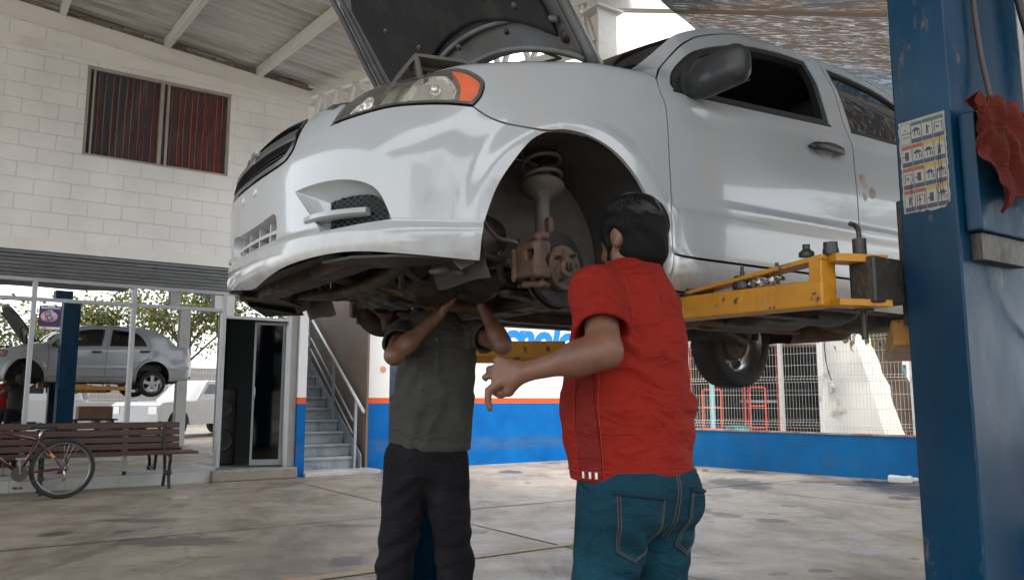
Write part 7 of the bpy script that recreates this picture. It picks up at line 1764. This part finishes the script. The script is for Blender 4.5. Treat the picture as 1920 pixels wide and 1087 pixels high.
def tree(x,y,h,rc,n,label,seed,ls=.14,cz=.72,lean=(0,0),tr=.16,wts=(.55,.3,.15),group=None):
    rnd=random.Random(seed); t=thing('tree',label,'tree',(x,y,0),0,group)
    bm=new(); top=Vector((lean[0],lean[1],h*.62)); pts=cr_path([(0,0,0),(lean[0]*.3+.05,lean[1]*.3,h*.2),(lean[0]*.7-.05,lean[1]*.7,h*.42),tuple(top)],5); tube(bm,pts,[tr*(1.25-.75*i/(len(pts)-1)) for i in range(len(pts))],12)
    ends=[]
    for k in range(9):
        a=k*2.4+rnd.random(); r_=rc*rnd.uniform(.45,.85); e=Vector((lean[0]+r_*math.cos(a),lean[1]+r_*math.sin(a),h*rnd.uniform(cz-.12,cz+.22))); st_=Vector(pts[rnd.randint(len(pts)//2,len(pts)-1)]); mid=(st_+e)/2+Vector((0,0,.12*h*rnd.random())); tube(bm,cr_path([tuple(st_),tuple(mid),tuple(e)],4),[tr*.45*(1-.8*i/8) for i in range(9)],6); ends+=[e,mid]
    obj('trunk',bm,M_BARK,t,True)
    bm=new(); cl=[]
    for e in ends:
        for _ in range(3): cl.append((e+Vector((rnd.gauss(0,1),rnd.gauss(0,1),rnd.gauss(0,.7)))*rc*.22,rc*rnd.uniform(.10,.24)))
    for i in range(n):
        c,r_=cl[rnd.randrange(len(cl))]; v=Vector((rnd.gauss(0,1),rnd.gauss(0,1),rnd.gauss(0,.8))); p=c+v*r_*.75; d=v.normalized()+Vector((rnd.uniform(-.6,.6),rnd.uniform(-.6,.6),-.5+rnd.uniform(-.4,.4))); u=rnd.random(); mi=0 if u<wts[0] else(1 if u<wts[0]+wts[1] else 2); leaf(bm,p,d,ls*rnd.uniform(.6,1.3),mi,rnd)
    obj('crown',bm,M_LF,t); return t
# tree by the fence: leaning bare trunk with a few drooping leaf sprays in view
rnd=random.Random(4)
t=thing('tree','leaning brown tree trunk with yellowing leaves between two white walls','tree',(7.75,15.9,0),0)
bm=new(); pts=cr_path([(.25,0,-.1),(.10,0,.6),(-.12,.05,1.4),(-.38,.1,2.3),(-.6,.2,3.2),(-.9,.1,4.4)],6); tube(bm,[Vector(p)+Vector((.02*math.sin(i*1.7),.02*math.cos(i*2.3),0)) for i,p in enumerate(pts)],[.24-.0035*i+.02*math.sin(i*.9) for i in range(len(pts))],16)
tube(bm,cr_path([(-.40,.1,2.35),(-1.2,-.5,3.2),(-2.2,-1.5,3.3),(-3.2,-2.0,2.9)],6),[.08-.0035*i for i in range(19)],8); tube(bm,cr_path([(-.55,.2,3.0),(.1,-1.2,3.6),(-.2,-2.6,3.3),(-.9,-3.4,2.8)],6),[.08-.0035*i for i in range(19)],8); tube(bm,cr_path([(-.6,.2,3.2),(.9,.3,4.0),(1.8,0,4.5)],6),[.09-.005*i for i in range(13)],8)
obj('trunk',bm,M_BARK,t,True)
bm=new(); tw=new()
for (cx,cy,cz,rx,rz_,n) in ((-2.55,-3.3,2.25,.75,.28,90),(-1.7,-3.1,2.2,.5,.30,90),(-1.3,-3.6,1.98,.35,.22,60),(-3.2,-2.4,2.6,.8,.3,90),(-.9,-3.0,2.5,.8,.35,120),(.6,0,4.2,1.6,.6,500),(-1.2,.2,4.6,1.7,.7,600)):
    for i in range(n):
        p=Vector((cx+rnd.gauss(0,rx*.5),cy+rnd.gauss(0,.25),cz+rnd.gauss(0,rz_*.5))); leaf(bm,p,(rnd.uniform(-.5,.5),rnd.uniform(-.5,.5),-1),rnd.uniform(.08,.16),rnd.choice((0,0,2,2,1)),rnd)
    for i in range(5):
        p=Vector((cx+rnd.gauss(0,rx*.3),cy,cz+.3)); tube(tw,cr_path([tuple(p+Vector((0,0,.4))),tuple(p),tuple(p+Vector((rnd.uniform(-.15,.15),0,-.25)))],3),.006,4)
obj('crown',bm,M_LF,t); obj('twigs',tw,M_BARK,t,True)
# ---------------------------------------------------------------- shade cloths
def net_mat():
    m=bpy.data.materials.new('woven shade net'); m.use_nodes=True; nt=m.node_tree; L=nt.links.new; b=nt.nodes['Principled BSDF']; out=nt.nodes['Material Output']
    tc=nd(nt,'ShaderNodeTexCoord'); mp=nd(nt,'ShaderNodeMapping'); mp.inputs['Scale'].default_value=(1.5,9,1); mp.inputs['Rotation'].default_value=(0,0,R(-20)); L(tc.outputs['Object'],mp.inputs[0])
    n=nd(nt,'ShaderNodeTexNoise'); n.inputs['Scale'].default_value=4.5; n.inputs['Detail'].default_value=10; n.inputs['Roughness'].default_value=.82; L(mp.outputs[0],n.inputs[0])
    n2=nd(nt,'ShaderNodeTexNoise'); n2.inputs['Scale'].default_value=.6; n2.inputs['Detail'].default_value=3; L(tc.outputs['Object'],n2.inputs[0])
    cr=nd(nt,'ShaderNodeValToRGB'); L(n2.outputs[0],cr.inputs[0]); cr.color_ramp.elements[0].position=.4; cr.color_ramp.elements[0].color=(.018,.050,.075,1); cr.color_ramp.elements[1].position=.55; cr.color_ramp.elements[1].color=(.060,.042,.030,1)
    L(cr.outputs[0],b.inputs['Base Color']); b.inputs['Roughness'].default_value=.8
    tl=nd(nt,'ShaderNodeBsdfTranslucent'); L(cr.outputs[0],tl.inputs[0]); m1=nd(nt,'ShaderNodeMixShader'); m1.inputs[0].default_value=.35; L(b.outputs[0],m1.inputs[1]); L(tl.outputs[0],m1.inputs[2])
    r=nd(nt,'ShaderNodeMapRange'); r.inputs[1].default_value=.50; r.inputs[2].default_value=.72; r.inputs[3].default_value=.01; r.inputs[4].default_value=.34; L(n.outputs[0],r.inputs[0])
    tr_=nd(nt,'ShaderNodeBsdfTransparent'); m2=nd(nt,'ShaderNodeMixShader'); L(r.outputs[0],m2.inputs[0]); L(m1.outputs[0],m2.inputs[1]); L(tr_.outputs[0],m2.inputs[2]); L(m2.outputs[0],out.inputs[0]); return m
M_NET=net_mat()
def sail(label,P,z,sag,n=30,seed=0,m=M_NET):
    """P four corners (x,y); sheet sagging between them"""
    co=[];F_=[]
    for i in range(n+1):
        for j in range(n+1):
            u=i/n; v=j/n; x=(P[0][0]*(1-u)+P[1][0]*u)*(1-v)+(P[3][0]*(1-u)+P[2][0]*u)*v; y=(P[0][1]*(1-u)+P[1][1]*u)*(1-v)+(P[3][1]*(1-u)+P[2][1]*u)*v
            zz=(z[0]*(1-u)+z[1]*u)*(1-v)+(z[3]*(1-u)+z[2]*u)*v
            zz-=sag*math.sin(u*math.pi)**.8*math.sin(v*math.pi)**.8; zz+=.03*math.sin(u*23+seed)+.03*math.sin(v*19+u*6+seed)
            co.append((x,y,zz))
    for i in range(n):
        for j in range(n): q=i*(n+1)+j; F_.append((q,q+1,q+n+2,q+n+1))
    me=bpy.data.meshes.new('shade_net'); me.from_pydata(co,[],F_); o=link('shade_net',me,m,None,True); tag(o,label,'shade cloth'); return o
sail('brown woven shade net stretched over the yard to the right of the car roof',[(-.2,4.75),(3.3,9.4),(12,9.6),(9.5,.8)],(4.8,4.55,4.4,4.5),.12,40,1)
sail('second woven shade net further along the yard, beyond the first net',[(3.5,9.9),(5.5,15),(14,15.5),(12.4,9.9)],(4.6,4.6,4.4,4.4),.25,20,2)
M_NET2=mat('black shade net',(.03,.04,.05),.9,var=.2)
sail('dark shade net behind the camera, seen as a band in the shop glass',[bs(-7,-4.2),bs(6,-3.6),bs(6,-6.0),bs(-7,-7)],(5.1,4.9,4.7,4.9),.3,20,3,M_NET2)
sail('narrow dark shade net over the parked trucks behind the camera',[bs(6.3,-.2),bs(13,.6),bs(13,-1.9),bs(6.3,-2.4)],(4.7,4.5,4.5,4.7),.15,16,4,M_NET2)
# wires against the sky
bm=new(); tube(bm,[(.5,13,8.1),(7,16,8.9)],.010,5); w1_=obj('overhead_wire',bm,M_TRIM); tag(w1_,'thin overhead wire crossing the white sky above the car roof','wire')
# ---------------------------------------------------------------- bench and bicycle by the glass
WOOD=mat('dark varnished slats',(.060,.030,.020),.5,0,var=.3,vs=3,stretch=(1,8,8),dirt=(.05,.03,.02),ds=4,dth=(.5,.75),dirt2=(.38,.36,.33),d2s=26,d2th=(.70,.74),bump=.2,bs=40)
IRON=mat('cast iron black',(.03,.033,.033),.5,.4,var=.2,bump=.2)
bn=bthing('bench','long dark wooden slat bench with cast iron legs below the shop glass','bench',.10,11.36)
LB=2.43
for i,(y,z,th) in enumerate(((.085,.515,-8),(.10,.60,-10),(.117,.69,-12),(.136,.78,-12))):
    bm=new(); box(bm,-1.0,LB-.045+.0,-.014,.014,-.036,.036,Matrix.Translation((0,y,z))@Matrix.Rotation(R(th),4,'X')); o=obj('slat',bm,WOOD,bn); bevel(o,.005)
for i,y in enumerate((-.33,-.245,-.16,-.075,.005)):
    bm=new(); box(bm,-1.0,LB+.10,-.038,.038,-.015,.015,Matrix.Translation((0,y,.440+.002*i-.004*(i==2)))); o=obj('seat_slat',bm,WOOD,bn); bevel(o,.005)
for x in(-.9,.79,2.2):
    lg=bpy.data.objects.new('leg',None); bpy.data.objects.remove(lg)
    bm=new(); w=.022
    pf=[(w,.012),(-w,.012),(-w,-.012),(w,-.012)]
    def ip(pts): tube(bm,[(x,a,b) for a,b in cr_path(pts,5)],1,4,prof=[(.016,.020),(-.016,.020),(-.016,-.020),(.016,-.020)])
    ip([(-.34,.0),(-.30,.06),(-.27,.16),(-.29,.28),(-.33,.36),(-.30,.42)]); ip([(.06,.0),(.02,.07),(-.02,.17),(.0,.28),(.03,.36),(.04,.42)]); ip([(-.34,.415),(-.15,.418),(.04,.415)]); ip([(.04,.42),(.075,.53),(.10,.66),(.15,.82)]); ip([(-.27,.18),(-.15,.20),(-.02,.18)])
    ip([(-.36,.012),(-.34,.0)]); obj('leg',bm,IRON,bn,autos=50)
    bm=new(); lathe(bm,[(.02,-.03),(.035,-.02),(.035,.02),(.02,.03)],axisM((x,-.275,.19),(0,0,1)),12); obj('leg_boss',bm,IRON,bn,True)
# bicycle
bk=bthing('bicycle','maroon mountain bike leaning in front of the wooden bench','bicycle',1.06,10.62,0)
bk.rotation_euler=(0,0,FR+R(4))
BR=mat('maroon bike frame',(.085,.012,.022),.3,.2,coat=.6,var=.1); TY=bpy.data.materials['tyre rubber']; CHR=mat('bike chrome',(.6,.6,.58),.25,.9,var=.1)
def lean(M): return M
def bwheel(xc,nm):
    C=(xc,0,.335); M=axisM(C,(0,1,0))
    bm=new(); n=180; rings=[]
    prof=[(.290,-.012),(.300,-.022),(.318,-.024),(.330,-.014),(.334,0),(.330,.014),(.318,.024),(.300,.022),(.290,.012)]
    for i,(r_,h) in enumerate(prof): rings.append([bm.verts.new(M@Vector(((r_+(.005 if (k+i)%3==0 and r_>.31 else 0))*math.cos(2*math.pi*k/n),(r_+(.005 if (k+i)%3==0 and r_>.31 else 0))*math.sin(2*math.pi*k/n),h))) for k in range(n)])
    for A,B in zip(rings,rings[1:]):
        for k in range(n): bm.faces.new((A[k],A[(k+1)%n],B[(k+1)%n],B[k]))
    w=obj('wheel',bm,TY,bk,True)
    bm=new(); lathe(bm,[(.291,-.011),(.278,-.011),(.272,-.006),(.272,.006),(.278,.011),(.291,.011)],M,64); obj('rim',bm,mat('dark alloy rim',(.22,.22,.22),.35,.8) if nm==0 else bpy.data.materials['dark alloy rim'],w,autos=40)
    bm=new()
    for k in range(32):
        a=2*math.pi*k/32; b=a+(.42 if k%2 else -.42)*(1 if (k//2)%2 else -1); h=.028 if k%2 else -.028; tube(bm,[M@Vector((.024*math.cos(b),.024*math.sin(b),h)),M@Vector((.274*math.cos(a),.274*math.sin(a),0))],.0011,3,caps=False)
    obj('spokes',bm,CHR,w)
    bm=new(); lathe(bm,[(0,-.05),(.012,-.05),(.012,-.03),(.026,-.029),(.020,0),(.026,.029),(.012,.03),(.012,.05),(0,.05)],M,20); obj('hub',bm,CHR,w,True); return w
bwheel(.0,0); bwheel(-1.06,1)
RA_=(0,0,.335); BB=(-.435,0,.30); STt=(-.285,0,.70) ; 
BB=(-.43,0,.30); ST=(-.265,0,.66); HD=(-.83,0,.80); HL2=(-.87,0,.68)
# seat tube leans back toward the rear wheel (rear wheel on the right)
bm=new(); tube(bm,[BB,ST],.017,12); tube(bm,[ST,HD],.016,12); tube(bm,[BB,HL2],.019,12); tube(bm,[(-.815,0,.84),(-.885,0,.64)],.020,12)
for y in(.055,-.055): tube(bm,cr_path([(BB[0],y*.5,BB[2]),(-.2,y*.8,.315),(0,y,.335)],4),.009,8); tube(bm,cr_path([(ST[0],y*.4,ST[2]-.02),(-.13,y*.9,.50),(0,y,.335)],4),.0085,8)
fr=obj('frame',bm,BR,bk,True)
for s_ in(1,-1):
    bm=new(); tube(bm,cr_path([(-.89,s_*.05,.64),(-1.0,s_*.052,.48),(-1.06,s_*.052,.335)],4),.012,8); obj('fork_blade',bm,BR,fr,True)
bm=new(); tube(bm,[(-.80,0,.86),(-.77,0,.96)],.013,10); tube(bm,[(-.80,-.29,.975),(-.79,-.05,.96),(-.77,0,.96),(-.79,.05,.96),(-.80,.29,.975)],.011,10); hb=obj('handlebar',bm,M_TRIM,bk,True)
for s_ in(1,-1): bm=new(); tube(bm,[(-.80,s_*.18,.970),(-.80,s_*.295,.976)],.017,10); obj('grip',bm,M_TRIM,hb,True)
bm=new(); tube(bm,[ST,(-.235,0,.775)],.0125,10); obj('seat_post',bm,CHR,bk,True)
def fsad(P):
    q=P-np.array((-.22,0,.80)); x=q[...,0]; w=.020+.060*np.clip((x+.10)/.20,0,1)**1.4
    d=np.sqrt((q[...,1]/w)**2+(q[...,2]/.020)**2)-1; d=d*.02; return np.maximum(d,np.abs(x-.0)-.14+.02*np.abs(q[...,1])*6)
sdl=sdf_mesh('saddle',fsad,(-.40,-.11,.75),(-.05,.11,.85),.006,M_TRIM,bk)
bm=new(); tube(bm,[(-.33,0,.785),(-.24,.02,.775),(-.12,.02,.785)],.004,6); tube(bm,[(-.33,0,.785),(-.24,-.02,.775),(-.12,-.02,.785)],.004,6); obj('saddle_rail',bm,CHR,sdl,True)
cr_=None
for r_,yy in((.082,-.060),(.062,-.052)):
    bm=new(); n=66; M=axisM((BB[0],yy,BB[2]),(0,1,0)); P=[((r_+(.004 if k%2 else -.003))*math.cos(2*math.pi*k/n),(r_+(.004 if k%2 else -.003))*math.sin(2*math.pi*k/n)) for k in range(n)]; prism(bm,P,-.0015,.0015,M); o=obj('chainring',bm,mat('steel ring',(.12,.11,.10),.4,.8) if cr_ is None else bpy.data.materials['steel ring'],bk); cr_=o
for s_,dx,dz in((-1,-.015,.17),(1,.015,-.17)):
    y=s_*.085; bm=new(); tube(bm,[(BB[0],y,BB[2]),(BB[0]+dx,y,BB[2]+dz)],1,4,prof=[(.013,.006),(-.013,.006),(-.013,-.006),(.013,-.006)]); ca=obj('crank',bm,CHR,bk)
    bm=new(); box(bm,BB[0]+dx-.045,BB[0]+dx+.045,min(y,y+s_*.09)+.012*s_,max(y,y+s_*.09)+.012*s_,BB[2]+dz-.010,BB[2]+dz+.010); o=obj('pedal',bm,M_TRIM if s_>0 else CHR,ca); bevel(o,.004)
bm=new()
for k in range(6): r_=.026+.005*k; lathe(bm,[(r_-.004,-.001),(r_,0),(r_-.004,.001)],axisM((0,-.022-.0045*(6-k),.335),(0,1,0)),24)
obj('cassette',bm,bpy.data.materials['steel ring'],bk)
bm=new(); tube(bm,[(BB[0],-.058,BB[2]+.082),(-.0,-.042,.375)],.0035,5); tube(bm,cr_path([(BB[0],-.058,BB[2]-.082),(-.2,-.05,.22),(.0,-.045,.245)],4),.0035,5); obj('chain',bm,bpy.data.materials['steel ring'],bk,True)
bm=new(); tube(bm,[(.0,-.055,.32),(.015,-.055,.27),(.005,-.05,.205)],.009,8); dr=obj('derailleur',bm,CHR,bk,True)
for z in(.265,.21): bm=new(); lathe(bm,[(0,-.004),(.022,-.004),(.022,.004),(0,.004)],axisM((.008,-.045,z),(0,1,0)),16); obj('jockey_wheel',bm,mat('brass',(.30,.20,.08),.5,.5) if z>.25 else bpy.data.materials['brass'],dr)
for z,x in((.50,-.135),(.475,-.115)): bm=new(); lathe(bm,[(0,.0),(.014,0),(.014,.012),(0,.012)],axisM((x,-.062,z),(0,-1,0)),12); obj('reflector',bm,mat('amber reflector',(.8,.35,.03),.3) if z>.48 else bpy.data.materials['amber reflector'],bk)
# ---------------------------------------------------------------- litter, spills
bt=thing('plastic_jug','crushed white plastic jug lying at the foot of the low blue wall','jug',(5.22,11.05,0),R(-25))
def fj_(P):
    d=sd_box(P,(0,0,.05),(.15,.075,.05),None,.03); d=d+.007*np.sin(P[...,0]*22+P[...,1]*20); d=smin(d,sd_cap(P,(.14,.0,.05),(.20,.01,.055),.030,.028),.02); return smax(d,-(P[...,2]-.003),.003)
sdf_mesh('shell',fj_,(-.2,-.12,-.01),(.26,.13,.14),.008,mat('milky plastic',(.68,.70,.70),.35,var=.06),bt)
bm=new(); lathe(bm,[(0,.03),(.024,.03),(.024,0)],axisM((.225,.012,.056),(1,.1,.1)),14); obj('cap',bm,M_TEAL,bt)
for i,(x,y) in enumerate(((2.8,12.9),(2.95,12.8),(5.6,11.0))):
    bm=new(); leaf(bm,Vector((0,0,.012)),(1,.3,.05),.14,0,random.Random(i)); o=obj('fallen_leaf',bm,M_LF[2]); o.location=(x,y,0); tag(o,('dry leaf on the floor near the foot of the blue wall behind the red shirt','curled dry leaf just right of another leaf by the blue wall','dry leaf between the white jug and the near post')[i],'leaf')
# ---------------------------------------------------------------- behind the camera: what the shop glass and the car paint mirror
M_PKW=mat('white truck paint',(.66,.67,.67),.25,0,coat=.7,var=.03,dirt=(.45,.41,.36),ds=4,dth=(.6,.85)); M_PTY=TY
def pickup(loc,rot,label):
    t=thing('pickup_truck',label,'pickup',loc,rot)     # x forward
    bm=new(); P=[(-2.75,.50),(-2.72,1.02),(-.95,1.06),(-.95,1.08),(1.1,1.10),(2.45,1.05),(2.62,.95),(2.68,.45),(2.35,.42)]
    def arch(cx,r): return [(cx+r*math.cos(R(a)),.40+r*math.sin(R(a))) for a in range(0,181,15)]
    P+= arch(1.85,.44)+[(1.38,.38),(-1.1,.38)]+arch(-1.60,.44)+[(-2.1,.42)]
    prism(bm,P,-.90,.90,Matrix(((1,0,0,0),(0,0,1,0),(0,1,0,0),(0,0,0,1)))); b=obj('body',bm,M_PKW,t); bevel(b,.04,3)
    bm=new(); vs=[]
    for (x0,x1,y,z) in((-.90,1.12,.86,1.081),(-.72,.45,.66,1.74)):
        vs+= [bm.verts.new(p) for p in((x0,-y,z),(x1,-y,z),(x1,y,z),(x0,y,z))]
    for f in((0,1,2,3),(4,5,6,7),(0,1,5,4),(1,2,6,5),(2,3,7,6),(3,0,4,7)): bm.faces.new([vs[i] for i in f])
    c=obj('cab',bm,M_PKW,t); bevel(c,.05,3)
    for s_ in(1,-1):
        bm=new(); e=.006; A=[(-.76,.815,1.16),(.10,.815,1.16),(.10,.685,1.62),(-.66,.685,1.62)]; bm.faces.new([bm.verts.new((a,s_*(b+.018),z)) for a,b,z in A]); obj('side_window',bm,M_GLASSP,c)
        bm=new(); A=[(.17,.815,1.16),(.93,.815,1.16),(.42,.685,1.62),(.17,.685,1.62)]; bm.faces.new([bm.verts.new((a,s_*(b+.018),z)) for a,b,z in A]); obj('side_window',bm,M_GLASSP,c)
        bm=new(); box(bm,-2.775,-2.752,s_*.80-.075,s_*.80+.075,.62,.98); o=obj('tail_lamp',bm,bpy.data.materials['red tail lamp'],t)
        bm=new(); box(bm,2.55,2.66,s_*.68-.16,s_*.68+.16,.70,.92); obj('headlight',bm,M_CHROME,t)
        for x in(1.85,-1.60):
            bm=new(); M=axisM((x,s_*.80,.38),(0,s_,0)); lathe(bm,[(.21,-.12),(.33,-.13),(.38,-.09),(.38,.07),(.34,.10),(.23,.10)],M,40); w=obj('wheel',bm,M_PTY,t,autos=40)
            bm=new(); lathe(bm,[(0,.05),(.08,.06),(.10,.04),(.20,.03),(.235,.09)],M,30); obj('rim',bm,M_SILV,w,autos=30)
    bm=new(); bm.faces.new([bm.verts.new(p) for p in((-.90,-.72,1.14),(-.90,.72,1.14),(-.765,.60,1.64),(-.765,-.60,1.64))]); o=obj('rear_window',bm,M_GLASSP,c); o.location=(-.035,0,0)
    bm=new(); box(bm,-2.79,-2.7,-.86,.86,.36,.56); o=obj('bumper',bm,M_SILV,t); bevel(o,.02)
    bm=new(); box(bm,-2.762,-2.752,-.70,.70,.60,1.0); tg=obj('tailgate',bm,M_PKW,t); bm=new(); box(bm,-2.775,-2.763,-.12,.12,.82,.90); obj('handle',bm,M_TRIM,tg)
    bm=new(); box(bm,-2.80,-2.791,-.16,.16,.40,.52); obj('plate',bm,mat('plate white',(.6,.6,.6),.4) if 'plate white' not in bpy.data.materials else bpy.data.materials['plate white'],t)
    return t
M_GLASSP=mat('dark truck glass',(.02,.025,.03),.05,spec=.8)
p=B2W(7.6,-4.0); pickup((p.x,p.y,0),FR+R(150),'white pickup truck parked in the yard, seen mirrored right of the doorway glass pillar')
p=B2W(3.6,-5.2); pickup((p.x,p.y,0),FR+R(195),'white pickup truck with its tail lamp beneath the mirrored car, seen in the shop glass')
# tyres / cartons on a trestle beside the far post (mirrored)
tr_=bthing('trestle','dark steel tool trestle standing on the camera side of the lift','trestle',3.1,1.2); 
for x in(0,.8): bm=new(); box(bm,x-.03,x+.03,-.25,.25,0,.62); obj('leg',bm,M_GRE,tr_)
bm=new(); box(bm,-.1,.9,-.3,.3,.621,.66); obj('top',bm,M_GRE,tr_)
cb=bthing('cardboard_box','flattened brown cardboard box lying on the tool trestle','box',3.15,1.0,.661); bm=new(); box(bm,0,.75,0,.4,0,.30); o=obj('carton',bm,mat('cardboard',(.30,.19,.11),.85,var=.15),cb); bevel(o,.01); bm=new(); box(bm,.0,.75,.18,.22,.301,.304); obj('tape',bm,mat('parcel tape',(.40,.30,.18),.4),cb)
# yard fence and trees behind
yf=bthing('yard_fence','tall white wire fence along the far side of the yard behind the camera','fence',-6,-13,0)
fence_panel(0,26,2.6,[.2,.9,1.6,2.3],.13,yf,.004)
for x in range(0,27,3): bm=new(); box(bm,x-.04,x+.04,.04,.11,0,2.7); obj('post',bm,MA['steelw'],yf)
spec=[(-5,-17,6.5,3.2),(0.5,-18,7.5,3.6),(6,-17.5,6.2,3.2),(11.5,-19,8,4.0),(17,-16,6.5,3.3),(19,-6,6.8,3.2)]
lab=['broad green tree behind the yard fence, furthest left behind the camera','taller green tree standing behind the second bay of the yard fence','rounded green tree behind the middle of the yard fence','largest green tree behind the right part of the yard fence','green tree past the right end of the yard fence','lone green tree at the right side of the yard']
for i,(s_,d_,h_,rc_) in enumerate(spec):
    q=B2W(s_,d_); tree(q.x,q.y,h_,rc_,4800,lab[i],20+i,ls=.21,group='trees behind the yard fence',cz=.62,wts=(.5,.25,.25))
q=B2W(6,-24); hg=bthing('far_wall','long grey wall far behind the yard trees','wall',-20,-26,0); bm=new(); box(bm,0,60,0,.3,0,3); obj('wall',bm,mat('grey wall',(.35,.34,.32),.9,var=.1),hg)
